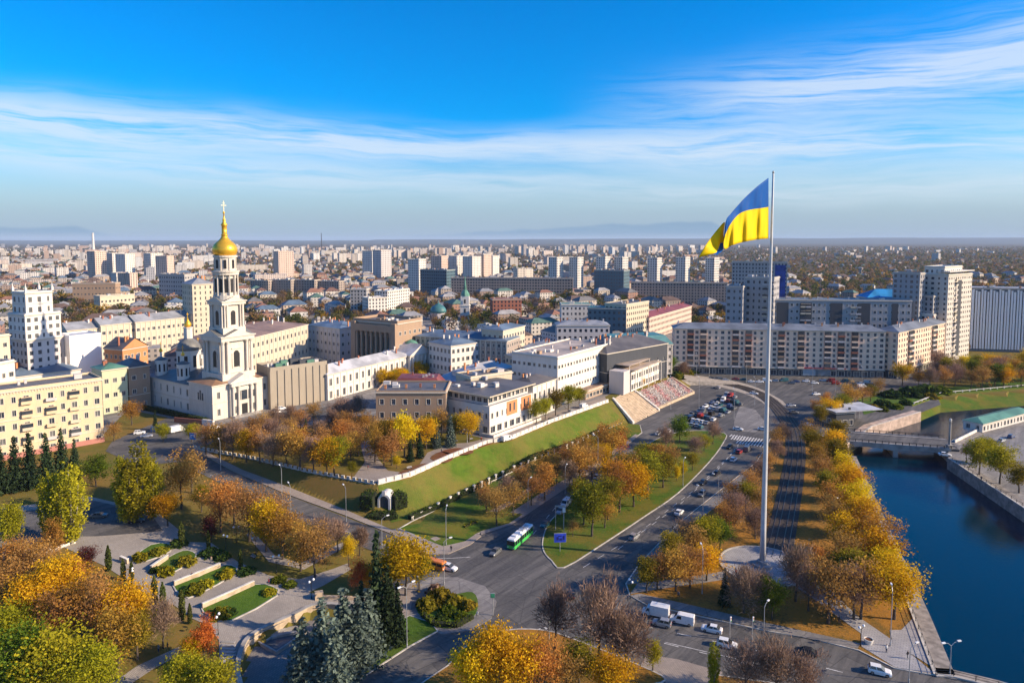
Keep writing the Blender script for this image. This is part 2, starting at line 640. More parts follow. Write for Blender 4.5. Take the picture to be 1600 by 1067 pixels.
PAINT = plain('road_paint', (0.62, 0.61, 0.58), 0.7, var=0.3, scale=1.2)
SOIL = m_lawn('flower_soil', (0.16, 0.06, 0.035), (0.22, 0.09, 0.04), (0.2, 0.13, 0.05), 0.5)

# ------------------------------------------------------------------ river outline and low court
def zp(pts, z=0.0):
    return [at_z(x, y, z) for x, y in pts]
RIVER = zp([(1462, 1056), (1426, 960), (1322, 712), (1322, 694), (1362, 668), (1438, 645), (1470, 632), (1600, 622), (1780, 611),
            (1780, 624), (1600, 646), (1545, 665), (1482, 694), (1482, 716), (1597, 792), (1790, 920), (1790, 1140), (1560, 1075), (1490, 1058)])
BANK_LOW = zp([(1438, 645), (1470, 632), (1600, 622), (1780, 611)])
BANK_TOP = zp([(1425, 634), (1470, 618), (1600, 607), (1780, 597)])
BANK = BANK_LOW + [t_.lerp(b_, 0.35) for t_, b_ in zip(BANK_TOP, BANK_LOW)][::-1]
COURT = zp([(398, 996), (460, 967), (500, 951), (575, 958), (575, 1010), (500, 1120), (392, 1120), (374, 1060), (379, 1020)])

def height(x, y):
    if y < 700 and x > 60 and (inside((x, y), RIVER) or pdist((x, y), RIVER) < 2.6):
        return -7.0
    if x > 150 and y < 700 and inside((x, y), BANK):
        return -7.0
    h = _base_height(x, y)
    if h < 2.5 and inside((x, y), COURT):
        return -1.7
    return h

def axis(segs, lo, hi, grow, far):
    vals = []
    for a, b, st in segs:
        v = a
        while v < b - 1e-6:
            vals.append(v)
            v += st
    vals.append(segs[-1][1])
    st = segs[-1][2]
    while vals[-1] < hi:
        st *= grow
        vals.append(vals[-1] + st)
    st = segs[0][2]
    pre = []
    v = vals[0]
    while v > lo:
        st *= grow
        v -= st
        pre.append(v)
    return pre[::-1] + vals
xs = axis([(-260, -130, 5), (-130, -122.5, 2.5), (-122.5, 60, 1.25), (60, 150, 2.5), (150, 320, 5)], -24000, 24000, 1.25, 0)
ys = axis([(100, 185, 2.5), (185, 330, 1.25), (330, 340, 2.5), (340, 480, 5), (480, 720, 10), (720, 1000, 20)], -3000, 32000, 1.2, 0)
tv = []
for y in ys:
    for x in xs:
        tv.append((x, y, height(x, y) if (y < 960 and abs(x) < 1000) else 0.0))
nx = len(xs)
tf = [(j * nx + i, j * nx + i + 1, (j + 1) * nx + i + 1, (j + 1) * nx + i) for j in range(len(ys) - 1) for i in range(nx - 1)]
tme = bpy.data.meshes.new('ground')
tme.from_pydata(tv, [], tf)
def f(n, bs, out):
    geo = n.new('ShaderNodeNewGeometry')
    P = geo.outputs['Position']
    s = n.sep(P)
    mid = n.noise(P, 0.25, 5, 0.65)
    fin = n.noise(P, 2.2, 5, 0.7)
    big = n.noise(P, 0.03, 4, 0.6)
    near = n.mix(n.smooth(mid, 0.3, 0.7), (0.10, 0.105, 0.02, 1), (0.15, 0.13, 0.03, 1))
    near = n.mix(n.math('MULTIPLY', n.smooth(n.math('ADD', n.math('MULTIPLY', big, 0.6), n.math('MULTIPLY', fin, 0.5)), 0.46, 0.68), 0.75), near, (0.24, 0.13, 0.04, 1))
    vast = n.noise(P, 0.004, 6, 0.65)
    vast2 = n.noise(P, 0.02, 5, 0.7)
    far = n.mix(n.smooth(vast, 0.38, 0.62), (0.075, 0.06, 0.035, 1), (0.12, 0.085, 0.05, 1))
    far = n.mix(n.math('MULTIPLY', n.smooth(vast2, 0.5, 0.66), 0.6), far, (0.055, 0.06, 0.025, 1))
    far = n.mix(n.math('MULTIPLY', n.smooth(vast2, 0.42, 0.3), 0.5), far, (0.2, 0.15, 0.1, 1))
    n.put(bs.inputs['Base Color'], n.mix(n.smooth(s[1], 480.0, 800.0), near, far))
tme.materials.append(principled('ground', f, 0.95, 0.1))
tme.polygons.foreach_set('use_smooth', [False] * len(tf))
ground = tag(link('ground', tme), kind='structure')

# wooded ridge on the skyline
hb = MB()
prev = None
random.seed(5)
N = 160
for i in range(N + 1):
    a = R(-45 + 90 * i / N)
    rise = 95 + 75 * max(0.0, math.sin(a * 1.3 + 0.15)) + 22 * noise.noise(Vector((i * 0.11, 2.0, 0)))
    rise *= 1.0 if a > -0.2 else 0.75
    row = []
    for dist, fr in ((15000, 0.0), (17500, 0.55), (20500, 1.0), (23500, 0.2)):
        row.append((math.sin(a) * dist / max(0.35, math.cos(a)), dist, -1.0 + rise * fr))
    if prev:
        for q in range(3):
            hb.quad(prev[q], row[q], row[q + 1], prev[q + 1])
    prev = row
hb.smooth = True
tag(hb.build('hills', plain('far_woods', (0.055, 0.06, 0.045), 1.0, var=0.4, scale=0.002)), kind='structure')

# ------------------------------------------------------------------ sheets laid over the ground
def drape(poly, off, cut=None, skirt=0.0, conform=True):
    bm = bmesh.new()
    pts = [Vector((p[0], p[1], 0)) for p in poly]
    tris = geometry.tessellate_polygon([pts])
    vs = [bm.verts.new(p) for p in pts]
    for t in tris:
        try:
            bm.faces.new([vs[i] for i in t])
        except ValueError:
            pass
    if cut:
        for ax in (0, 1):
            lo = min(p[ax] for p in pts)
            hi = max(p[ax] for p in pts)
            k = math.floor(lo / cut) + 1
            while k * cut < hi:
                no = Vector((1, 0, 0)) if ax == 0 else Vector((0, 1, 0))
                bmesh.ops.bisect_plane(bm, geom=bm.verts[:] + bm.edges[:] + bm.faces[:], plane_co=no * (k * cut), plane_no=no)
                k += 1
    bmesh.ops.recalc_face_normals(bm, faces=bm.faces[:])
    if sum(f_.normal.z for f_ in bm.faces) < 0:
        bmesh.ops.reverse_faces(bm, faces=bm.faces[:])
    for f_ in bm.faces:
        f_.normal_update()
        if f_.normal.z < 0:
            f_.normal_flip()
    for v in bm.verts:
        v.co.z = (_base_height(v.co.x, v.co.y) if conform else 0.0) + off
    if skirt:
        be = [e for e in bm.edges if len(e.link_faces) == 1]
        r = bmesh.ops.extrude_edge_only(bm, edges=be)
        for g in r['geom']:
            if isinstance(g, bmesh.types.BMVert):
                g.co.z -= skirt
    return bm

def sheet(name, poly, off, mat, cut=None, skirt=0.0, parent=None, kind='structure', label=None, cat=None, conform=True):
    bm = drape(poly, off, cut, skirt, conform)
    me = bpy.data.meshes.new(name)
    bm.to_mesh(me)
    bm.free()
    me.materials.append(mat)
    o = link(name, me, parent)
    if parent is None:
        tag(o, label, cat, kind=kind)
    return o

def strip(line, width, z0, z1, closed=False, side=0.0, step=3.0, mb=None, conform=True, m=0):
    """a solid band that follows a line over the ground (kerbs, low walls); side shifts it across"""
    mb = mb or MB()
    pts = []
    n = len(line)
    for i in range(n if closed else n - 1):
        a, b = Vector(line[i][:2]), Vector(line[(i + 1) % n][:2])
        k = max(1, int((b - a).length / step))
        for q in range(k):
            pts.append(a + (b - a) * (q / k))
    if not closed:
        pts.append(Vector(line[-1][:2]))
    L = []
    for i, p in enumerate(pts):
        a = pts[i - 1] if (i > 0 or closed) else pts[i]
        b = pts[(i + 1) % len(pts)] if (i < len(pts) - 1 or closed) else pts[i]
        t = (b - a)
        t.normalize()
        nn = Vector((-t.y, t.x))
        h = _base_height(p.x, p.y) if conform else 0.0
        l, r = p + nn * (side + width / 2), p + nn * (side - width / 2)
        L.append(((l.x, l.y, h + z0), (l.x, l.y, h + z1), (r.x, r.y, h + z1), (r.x, r.y, h + z0)))
    k = len(L)
    for i in range(k if closed else k - 1):
        A, B = L[i], L[(i + 1) % k]
        mb.quad(A[1], A[2], B[2], B[1], m)
        mb.quad(A[0], A[1], B[1], B[0], m)
        mb.quad(A[2], A[3], B[3], B[2], m)
    if not closed:
        mb.quad(L[0][0], L[0][3], L[0][2], L[0][1], m)
        mb.quad(L[-1][0], L[-1][1], L[-1][2], L[-1][3], m)
    return mb

def smoothline(pts, n=4, closed=True):
    out = []
    k = len(pts)
    P = [Vector(p[:2]) for p in pts]
    for i in range(k if closed else k - 1):
        p0 = P[(i - 1) % k] if closed or i > 0 else P[i]
        p1, p2 = P[i], P[(i + 1) % k]
        p3 = P[(i + 2) % k] if closed or i + 2 < k else p2
        for q in range(n):
            t = q / n
            out.append(0.5 * ((2 * p1) + (p2 - p0) * t + (2 * p0 - 5 * p1 + 4 * p2 - p3) * t * t + (3 * p1 - p0 - 3 * p2 + p3) * t ** 3))
    if not closed:
        out.append(P[-1])
    return out

def island(name, pts, mat, label=None, cut=None, kerb=KERB, off=0.15, ground_kind='structure', kw=0.32):
    o = sheet(name, pts, off, mat, cut, 0.4)
    if kerb:
        strip(pts, kw, off - 0.35, off + 0.03, True).build('kerb', kerb, o)
    return o

def gl(pts):
    return [g2(x, y) for x, y in pts]

sheet('hill_slope', zp([(590, 757), (640, 746), (700, 719), (760, 695), (800, 687), (860, 662), (950, 630)], HILL_Z) + zp([(970, 661), (945, 672), (882, 702), (800, 738), (700, 788), (636, 818), (612, 824)]), 0.07, SLOPE, 1.25)
# road base over all the low ground
road = sheet('road', zp([(480, 1110), (655, 1000), (648, 955), (600, 905), (615, 828), (700, 788), (882, 702), (968, 664), (985, 625), (1040, 588)])
             + [Vector((95, 560)), Vector((330, 560))] + zp([(1470, 632), (1438, 645), (1362, 668), (1322, 694), (1322, 712), (1426, 960), (1462, 1056), (1490, 1058), (1560, 1075), (1600, 1090), (1600, 1120)]), 0.02, ASPHALT, conform=False)
sheet('road', gl([(676, 884), (640, 885), (585, 862), (520, 836), (440, 803), (375, 770), (318, 742), (275, 722), (215, 728), (165, 705), (175, 690), (225, 668), (265, 652), (345, 664), (430, 648), (470, 640), (560, 630), (565, 642), (470, 662), (330, 694), (300, 699), (318, 712), (365, 738), (442, 771), (540, 808), (645, 849), (692, 862)]), 0.08, ASPHALT, 2.5)
# road on the right bank
sheet('road', zp([(1482, 716), (1482, 694), (1545, 665), (1600, 646), (1780, 624), (1900, 640), (1900, 990), (1790, 920), (1597, 792)]), 0.02, SIDEWALK, conform=False)

# strip of park between the hill foot and the avenue
island('park_strip', gl([(624, 826), (700, 788), (800, 738), (882, 702), (945, 672), (972, 661), (1000, 664), (1003, 676), (985, 690), (960, 706), (930, 733), (880, 764), (850, 784), (822, 803), (800, 818), (748, 833), (728, 846), (694, 856)]), LAWN, off=0.15)
sheet('pavement', gl([(660, 866), (640, 852), (612, 828), (622, 826), (692, 854), (727, 846), (746, 833), (752, 838), (735, 851), (700, 866)]), 0.20, PAVPINK, 2.5, 0.3)
sheet('pavement', gl([(612, 828), (540, 797), (442, 758), (380, 735), (330, 710), (306, 697), (300, 700), (318, 711), (365, 737), (442, 770), (540, 806), (640, 846)]), 0.2, PAVPINK, 2.5, 0.3)
sheet('path', gl([(672, 842), (735, 815), (800, 780), (850, 745), (850, 750), (803, 787), (740, 820), (680, 846)]), 0.19, PAVPINK)
# sidewalk beside the left carriageway
sheet('pavement', gl([(752, 836), (800, 820), (824, 804), (852, 785), (882, 765), (932, 734), (962, 707), (987, 691), (998, 680), (990, 678), (968, 692), (940, 715), (890, 745), (850, 768), (815, 790), (790, 806), (748, 822)]), 0.185, PAVPINK)
# median island
MEDIAN = smoothline(gl([(881, 887), (862, 876), (850, 862), (848, 845), (856, 820), (876, 798), (905, 773), (950, 745), (985, 716), (1012, 694), (1045, 679), (1085, 673), (1132, 677), (1130, 692), (1108, 722), (1060, 770), (1010, 805), (942, 850)]), 3)
island('median', MEDIAN, LAWN)
# flag park with its pavement
FLAGPARK = gl([(984, 930), (978, 912), (1000, 880), (1060, 818), (1128, 764), (1182, 722), (1196, 700), (1204, 685), (1240, 680), (1318, 683), (1322, 712), (1426, 960), (1462, 1055), (1398, 1044), (1342, 1016), (1262, 996), (1200, 986), (1080, 960), (1010, 945)])
island('flag_park', FLAGPARK, LITTER)
sheet('pavement', gl([(978, 914), (1000, 882), (1060, 820), (1128, 766), (1182, 724), (1196, 702), (1206, 704), (1192, 728), (1150, 768), (1085, 818), (1030, 868), (1010, 898), (996, 912)]), 0.19, SIDEWALK)
sheet('path', gl([(984, 929), (996, 912), (1060, 905), (1132, 893), (1140, 905), (1080, 914), (1010, 924)]), 0.195, SIDEWALK)
sheet('pavement', gl([(984, 931), (1000, 928), (1080, 946), (1200, 974), (1345, 1006), (1340, 1014), (1200, 985), (1080, 958), (1010, 943)]), 0.19, SIDEWALK)
FLAG_C = gp(1193, 884)
circ = [Vector((FLAG_C.x + 11.0 * math.cos(a), FLAG_C.y + 11.0 * math.sin(a))) for a in [2 * math.pi * k / 40 for k in range(40)]]
plaza = sheet('flag_plaza', circ, 0.30, PAVSTONE, None, 0.2)
strip(circ, 0.5, 0.0, 0.42, True).build('kerb', KERB, plaza)
sheet('path', gl([(1225, 905), (1262, 896), (1300, 925), (1342, 965), (1405, 1008), (1462, 1054), (1398, 1043), (1345, 1010), (1345, 990), (1310, 965), (1270, 935)]), 0.20, PAVSTONE)
sheet('path', gl([(1390, 985), (1408, 985), (1428, 965), (1460, 1045), (1420, 1020), (1395, 1005)]), 0.212, PAVSTONE)
# tram bed through the trees
TRAM = smoothline(gl([(1212, 872), (1222, 830), (1232, 780), (1240, 735), (1243, 700), (1238, 670), (1222, 645), (1198, 622), (1165, 607), (1120, 597), (1085, 592), (1050, 588)]), 5, False)
tb = strip(TRAM, 7.6, 0.0, 0.24)
trambed = tag(tb.build('tram_bed', m_asphalt('tram_ballast', (0.055, 0.045, 0.038), (0.085, 0.07, 0.055))), kind='structure')
for s_ in (-2.5, -1.0, 1.0, 2.5):
    strip(TRAM, 0.16, 0.2, 0.36, side=s_).build('rail', plain('rail_steel', (0.2, 0.13, 0.09), 0.35, 0.7), trambed)
tags = MB()
for i in range(0, len(TRAM) - 1):
    a, b = TRAM[i], TRAM[i + 1]
    t = (b - a)
    n_ = max(1, int(t.length / 3.0))
    for q in range(n_):
        p = a + t * (q / n_)
        for s_ in (-1.75, 1.75):
            nn = Vector((-t.y, t.x)).normalized()
            tags.obox(p.x + nn.x * s_, p.y + nn.y * s_, 0.2, 0.27, 0.3, 2.4, math.atan2(t.y, t.x))
tag(tags.build('sleepers', plain('sleeper_wood', (0.075, 0.06, 0.05), 0.9), trambed), kind='stuff')
# pale tram apron of the square
sheet('pavement', smoothline(gl([(1060, 585), (1120, 591), (1170, 601), (1205, 616), (1228, 632), (1216, 648), (1190, 628), (1160, 614), (1110, 602), (1065, 594)]), 3), 0.06, plain('tram_apron', (0.36, 0.31, 0.25), 0.9, var=0.25))
sheet('pavement', gl([(1156, 634), (1180, 640), (1198, 662), (1180, 676), (1145, 672), (1148, 655)]), 0.07, SIDEWALK)
# bottom: corner islands left of and right of the street
island('lawn', gl([(500, 1100), (552, 1067), (640, 1010), (684, 986), (672, 972), (640, 962), (600, 985), (545, 1020), (480, 1095)]), GREEN)
sheet('pavement', gl([(640, 962), (654, 978), (690, 991), (735, 985), (768, 966), (776, 940), (758, 916), (715, 902), (672, 902), (648, 914)]), 0.12, SIDEWALK, None, 0.2)
SHRUBISLE = smoothline(gl([(650, 950), (672, 975), (706, 982), (738, 966), (747, 944), (738, 926), (708, 930), (672, 934)]), 3)
island('lawn', SHRUBISLE, GREEN, off=0.25, kerb=None)
sheet('pavement', gl([(576, 945), (640, 912), (648, 915), (650, 925), (640, 962), (600, 985), (575, 1000)]), 0.10, PAVPINK)
island('park_corner', smoothline(gl([(640, 1110), (700, 1040), (735, 1005), (790, 985), (850, 985), (900, 1000), (1000, 1040), (1040, 1062), (1010, 1075), (1040, 1110)]), 3), LITTER)
island('park_corner', gl([(1090, 1085), (1120, 1055), (1240, 1072), (1330, 1095), (1330, 1110), (1085, 1110)]), LITTER)
sheet('pavement', gl([(1037, 1062), (1015, 1045), (1000, 1040), (1010, 1022), (1060, 1030), (1130, 1050), (1095, 1082), (1060, 1090)]), 0.06, PAVPINK)
# left park: paved walks and plazas on the slope
sheet('path', gl([(-40, 800), (60, 787), (135, 775), (150, 778), (245, 800), (285, 832), (275, 846), (330, 848), (372, 878), (420, 899), (468, 905), (520, 889), (543, 880), (548, 890), (505, 915), (482, 926), (520, 931), (598, 930), (650, 906), (655, 914), (600, 943), (520, 948), (470, 952), (455, 966), (398, 994), (378, 1020), (372, 1060), (390, 1110), (345, 1110), (342, 1000), (326, 978), (300, 966), (270, 944), (255, 948), (215, 918), (165, 885), (100, 855), (70, 872), (25, 886), (-40, 870)]), 0.09, PAVING, 2.5)
sheet('path', gl([(150, 1085), (215, 1040), (285, 1008), (292, 1017), (240, 1045), (180, 1085)]), 0.11, PAVING, 2.5)
sheet('path', gl([(395, 830), (430, 868), (470, 880), (540, 845), (545, 852), (475, 890), (420, 878), (385, 835)]), 0.11, PAVING, 2.5)
def mirror_asphalt(px):
    return gl(px)
sheet('road', gl([(-40, 808), (60, 796), (130, 782), (150, 783), (235, 802), (255, 830), (180, 836), (150, 838), (60, 838), (-40, 850)]), 0.13, ASPHALT, 2.5)
BEDS = [[(233, 893), (242, 897), (265, 898), (305, 873), (302, 863), (285, 861), (262, 872), (240, 884)],
        [(270, 915), (288, 932), (306, 931), (369, 896), (362, 884), (343, 886), (310, 902)],
        [(315, 951), (330, 963), (360, 971), (433, 931), (426, 917), (398, 914), (355, 935)],
        [(210, 872), (226, 878), (266, 862), (262, 850), (235, 852)]]
for b in BEDS:
    island('flower_bed', smoothline(gl(b), 2), GREEN, cut=2.5, kerb=KERB, off=0.25)
# walks and pavement on top of the hill (flat at hill height)
sheet('path', zp([(552, 746), (588, 755), (640, 743), (700, 716), (760, 692), (800, 684), (860, 659), (950, 627), (945, 620), (860, 647), (800, 667), (778, 680), (735, 691), (700, 694), (668, 707), (656, 725), (628, 738), (606, 735), (592, 718), (578, 688), (562, 690), (570, 722)], HILL_Z), HILL_Z + 0.05, PAVPINK, conform=False)
for b in ([(672, 716), (688, 706), (706, 710), (706, 719), (690, 723)], [(690, 705), (715, 700), (738, 704), (735, 709), (705, 711)], [(622, 740), (650, 727), (672, 724), (668, 730), (640, 741)], [(738, 698), (760, 688), (778, 686), (775, 690), (750, 699)]):
    sheet('flower_bed', smoothline(zp(b, HILL_Z), 3), HILL_Z + 0.12, SOIL, None, 0.1, conform=False)
sheet('pavement', zp([(425, 660), (470, 668), (560, 650), (600, 664), (700, 672), (770, 688), (860, 652), (945, 620), (985, 598), (1044, 578)], HILL_Z) + [Vector((140, 480)), Vector((210, 880)), Vector((-700, 880)), Vector((-700, 300))] + zp([(150, 690), (200, 640), (262, 652), (345, 665)], HILL_Z), HILL_Z + 0.03, SIDEWALK, conform=False)
# the broad flight of beige steps beside the flower terrace: treads one by one
sa, sb_, sc, sd = at_z(958, 624, HILL_Z), at_z(985, 606, HILL_Z), at_z(1030, 642, 0.0), at_z(990, 662, 0.0)
NST = 24
steps = thing('steps', 'broad beige stone steps between the green slope and flower terrace', 'steps', (0, 0, 0))
for i in range(NST):
    f0, f1 = i / NST, (i + 1) / NST
    a0, a1, b0, b1 = sa.lerp(sd, f0), sa.lerp(sd, f1), sb_.lerp(sc, f0), sb_.lerp(sc, f1)
    z1 = HILL_Z * (1 - i / NST) + 0.1
    s_ = MB()
    s_.prism([a0, a1, b1, b0], -0.5, z1)
    s_.build('step', SANDSTONE, steps)
side = strip([sa, sd], 0.6, 0, 0, mb=None)
for p, q in ((sa, sd), (sb_, sc)):
    mb = MB()
    t = (q - p).normalized()
    nn = Vector((-t.y, t.x)) * 0.5
    mb.poly([(p.x + nn.x, p.y + nn.y, 0), (q.x + nn.x, q.y + nn.y, 0), (q.x + nn.x, q.y + nn.y, 1.0), (p.x + nn.x, p.y + nn.y, HILL_Z + 1.0)])
    mb.poly([(p.x - nn.x, p.y - nn.y, 0), (p.x - nn.x, p.y - nn.y, HILL_Z + 1.0), (q.x - nn.x, q.y - nn.y, 1.0), (q.x - nn.x, q.y - nn.y, 0)])
    mb.quad((p.x + nn.x, p.y + nn.y, HILL_Z + 1), (q.x + nn.x, q.y + nn.y, 1), (q.x - nn.x, q.y - nn.y, 1), (p.x - nn.x, p.y - nn.y, HILL_Z + 1))
    mb.quad((q.x + nn.x, q.y + nn.y, 0), (q.x - nn.x, q.y - nn.y, 0), (q.x - nn.x, q.y - nn.y, 1), (q.x + nn.x, q.y + nn.y, 1))
    mb.build('side_wall', WHITESTONE, steps)

# road markings: each dash its own piece of the road
DASH = MB()
DASH.quad((-1.5, -0.08, 0), (1.5, -0.08, 0), (1.5, 0.08, 0), (-1.5, 0.08, 0))
DASH = DASH.mesh('lane_dash', [PAINT])
ZEB = MB()
ZEB.quad((-1.9, -0.25, 0), (1.9, -0.25, 0), (1.9, 0.25, 0), (-1.9, 0.25, 0))
ZEB = ZEB.mesh('zebra_bar', [PAINT])
def dashes(px, step=6.0, mesh=DASH, name='lane_dash', z=0.012, turn=0.0):
    line = gl(px)
    for i in range(len(line) - 1):
        a, b = line[i], line[i + 1]
        t = b - a
        k = int(t.length / step)
        for q in range(k):
            p = a + t * ((q + 0.5) / k)
            o = link(name, mesh, road, (p.x, p.y, 0.02 + z + (_base_height(p.x, p.y) + 0.07 if _base_height(p.x, p.y) > 0.02 else 0)), math.atan2(t.y, t.x) + turn)
dashes([(960, 862), (1060, 790), (1120, 735), (1160, 690)])
dashes([(905, 890), (990, 838), (1085, 765), (1140, 712), (1165, 680)])
dashes([(980, 972), (1100, 998), (1200, 1020), (1340, 1056)])
dashes([(960, 985), (1080, 1015), (1180, 1040), (1290, 1066)])
dashes([(830, 838), (870, 790), (930, 748), (980, 705)])
dashes([(700, 1066), (740, 1000), (775, 950)])
dashes([(640, 866), (500, 816), (400, 776), (320, 738)])
for a_, b_ in (((1140, 680), (1192, 688)), ((1142, 684), (1194, 692)), ((828, 995), (862, 985)), ((1150, 690), (1196, 697))):
    dashes([a_, b_], 1.1, ZEB, 'zebra_bar', 0.016, math.pi / 2)
def solid(px, width=0.14):
    strip(gl(px), width, -0.01, 0.034).build('lane_line', PAINT, road)
solid([(1040, 1003), (1130, 1024), (1230, 1048)])
solid([(885, 950), (905, 962), (985, 968)])
solid([(735, 870), (700, 872), (672, 872)])

# ------------------------------------------------------------------ river
def f(n, bs, out):
    geo = n.new('ShaderNodeNewGeometry')
    P = geo.outputs['Position']
    bs.inputs['Base Color'].default_value = (0.0, 0.018, 0.038, 1)
    bs.inputs['IOR'].default_value = 1.33
    h = n.math('ADD', n.noise(P, 0.9, 4, 0.6), n.math('MULTIPLY', n.noise(P, 0.12, 2), 0.6))
    bp = n.new('ShaderNodeBump')
    bp.inputs['Strength'].default_value = 0.22
    bp.inputs['Distance'].default_value = 0.25
    n.put(bp.inputs['Height'], h)
    n.put(bs.inputs['Normal'], bp.outputs[0])
wat = sheet('water', [Vector((p.x, p.y)) for p in RIVER], -4.2, principled('river_water', f, 0.05, 0.5), conform=False)

def bank_wall(name, label, px, width, top, mat, rail=True, side=1):
    line = [at_z(x, y, 0.0) for x, y in px]
    t = thing(name, label, 'embankment', (0, 0, 0))
    strip(line, width, -7.0, top, side=side * (width / 2 - 0.4), conform=False).build('wall', mat, t)
    strip(line, 0.7, top, top + 0.18, conform=False).build('coping', KERB, t)
    if rail:
        strip(line, 0.07, top + 1.1, top + 1.17, conform=False).build('rail', DARKMETAL, t)
        strip(line, 0.05, top + 0.6, top + 0.65, conform=False).build('rail', DARKMETAL, t)
        post = MB()
        post.box(-0.05, -0.05, 0, 0.05, 0.05, 1.2)
        post = post.mesh('post', [DARKMETAL])
        for i in range(len(line) - 1):
            v = line[i + 1] - line[i]
            k = max(1, int(v.length / 3.0))
            for q in range(k):
                p = line[i] + v * (q / k)
                link('post', post, t, (p.x, p.y, top))
    return t
bank_wall('embankment_wall', 'stone river wall under the golden tree row, left bank', [(1462, 1056), (1426, 960), (1322, 712)], 4.0, 0.2, STONE, side=-1)
bank_wall('embankment_wall', 'short stone quay closing the river at the bottom right corner', [(1790, 1142), (1560, 1075), (1490, 1058), (1462, 1056)], 3.0, 0.2, STONE, side=-1)
bank_wall('embankment_wall', 'dark sloping river wall along the right bank below the bridge', [(1482, 716), (1597, 792), (1790, 920)], 4.0, 0.2, STONE, side=1)
bank_wall('embankment_wall', 'pinkish sunlit river wall just upstream of the bridge', [(1322, 696), (1362, 668), (1438, 645)], 4.0, 0.6, PINKSTONE, rail=False, side=1)
bank_wall('embankment_wall', 'low river wall with white rail upstream on the right bank', [(1482, 692), (1545, 665), (1600, 646), (1780, 624)], 4.0, 0.2, STONE, side=-1)
# grassy upstream bank
gb = MB()
bl = [at_z(x, y, 0.0) for x, y in ((1438, 645), (1470, 632), (1600, 622), (1780, 611))]
tl = [at_z(x, y, 0.0) for x, y in ((1425, 634), (1470, 618), (1600, 607), (1780, 597))]
for i in range(3):
    gb.quad((bl[i].x, bl[i].y, -5), (bl[i + 1].x, bl[i + 1].y, -5), (tl[i + 1].x, tl[i + 1].y, 0.5), (tl[i].x, tl[i].y, 0.5))
tag(gb.build('river_bank', LAWN), kind='structure')
sheet('park_lawn', gl([(1340, 622), (1420, 614), (1600, 590), (1800, 580), (1800, 596), (1600, 606), (1470, 617), (1425, 633), (1380, 640), (1350, 648)]), 0.1, GREEN)
wl = zp([(1428, 632), (1470, 616), (1600, 604), (1780, 594)])
fence = thing('railing', 'long white railing of the upstream riverside walk', 'railing', (0, 0, 0))
strip(wl, 0.5, 0.9, 1.1, conform=False).build('rail', WHITESTONE, fence)
pst = MB(); pst.box(-0.25, -0.25, 0, 0.25, 0.25, 1.3); pst = pst.mesh('post', [WHITESTONE])
for i in range(3):
    v = wl[i + 1] - wl[i]
    for q in range(max(1, int(v.length / 5))):
        p = wl[i] + v * (q / max(1, int(v.length / 5)))
        link('post', pst, fence, (p.x, p.y, 0))

# bridge
A, B = at_z(1316, 689, 0.8), at_z(1486, 702, 0.8)
t = (B - A).normalized()
nb = Vector((-t.y, t.x))
BW = 16.0
br = thing('bridge', 'low grey road bridge on two piers across the river', 'bridge', (A.x, A.y, 0), math.atan2(t.y, t.x))
L = (B - A).length
mb = MB()
mb.box(-3, 0, 0.1, L + 3, BW, 0.9)
mb.build('deck', ASPHALT, br)
for yy in (-0.6, BW):
    mb = MB()
    K = 24
    for i in range(K):
        x0, x1 = L * i / K, L * (i + 1) / K
        def und(x):
            u_ = (x / L * 2) % 1.0
            return -1.5 + 1.0 * math.sin(math.pi * u_)
        mb.poly([(x0, yy, 1.2), (x0, yy, und(x0) - 0.2), (x1, yy, und(x1 - 1e-4) - 0.2), (x1, yy, 1.2)])
        mb.poly([(x0, yy + 0.6, 1.2), (x1, yy + 0.6, 1.2), (x1, yy + 0.6, und(x1 - 1e-4) - 0.2), (x0, yy + 0.6, und(x0) - 0.2)])
        mb.quad((x0, yy, 1.2), (x1, yy, 1.2), (x1, yy + 0.6, 1.2), (x0, yy + 0.6, 1.2))
        mb.quad((x0, yy + 0.6, und(x0) - 0.2), (x1, yy + 0.6, und(x1 - 1e-4) - 0.2), (x1, yy, und(x1 - 1e-4) - 0.2), (x0, yy, und(x0) - 0.2))
    mb.build('girder', CONCRETE, br)
    r_ = MB()
    r_.box(-2, yy + 0.2, 2.15, L + 2, yy + 0.4, 2.3)
    r_.box(-2, yy + 0.25, 1.7, L + 2, yy + 0.35, 1.78)
    r_.build('rail', DARKMETAL, br)
    po = MB(); po.box(-0.12, -0.12, 0, 0.12, 0.12, 1.15); po = po.mesh('post', [DARKMETAL])
    for i in range(int(L / 2.5) + 1):
        link('post', po, br, (i * 2.5, yy + 0.3, 1.15))
for x in (0.5, L / 2, L - 0.5):
    mb = MB()
    mb.box(x - 0.9, -0.5, -7.5, x + 0.9, BW + 0.5, 0.05)
    mb.build('pier', CONCRETE, br)
for yy in (1.5, BW - 1.5):
    mb = MB()
    mb.box(-2, yy - 1.0, 0.9, L + 2, yy + 1.0, 1.06)
    mb.build('footway', SIDEWALK, br)
# lamp column at the bridge end
def lamp_column(px, py, h, label):
    p = gp(px, py)
    c = thing('lamp_column', label, 'lamp', (p.x, p.y, p.z))
    m = MB()
    m.box(-0.9, -0.9, 0, 0.9, 0.9, 2.2)
    m.box(-1.05, -1.05, 2.2, 1.05, 1.05, 2.5)
    m.build('plinth', CONCRETE, c)
    m = MB()
    m.lathe([(0.6, 2.5), (0.5, 3.0), (0.42, h * 0.6), (0.36, h - 1.4), (0.6, h - 1.2), (0.6, h - 1.0)], 8)
    m.build('shaft', CONCRETE, c)
    m = MB()
    m.lathe([(0.25, h - 1.0), (0.55, h - 0.5), (0.5, h - 0.1), (0.1, h + 0.3)], 8)
    m.build('lantern', WHITESTONE, c)
lamp_column(1483, 704, 13.0, 'tall grey lamp column at the right end of the bridge')

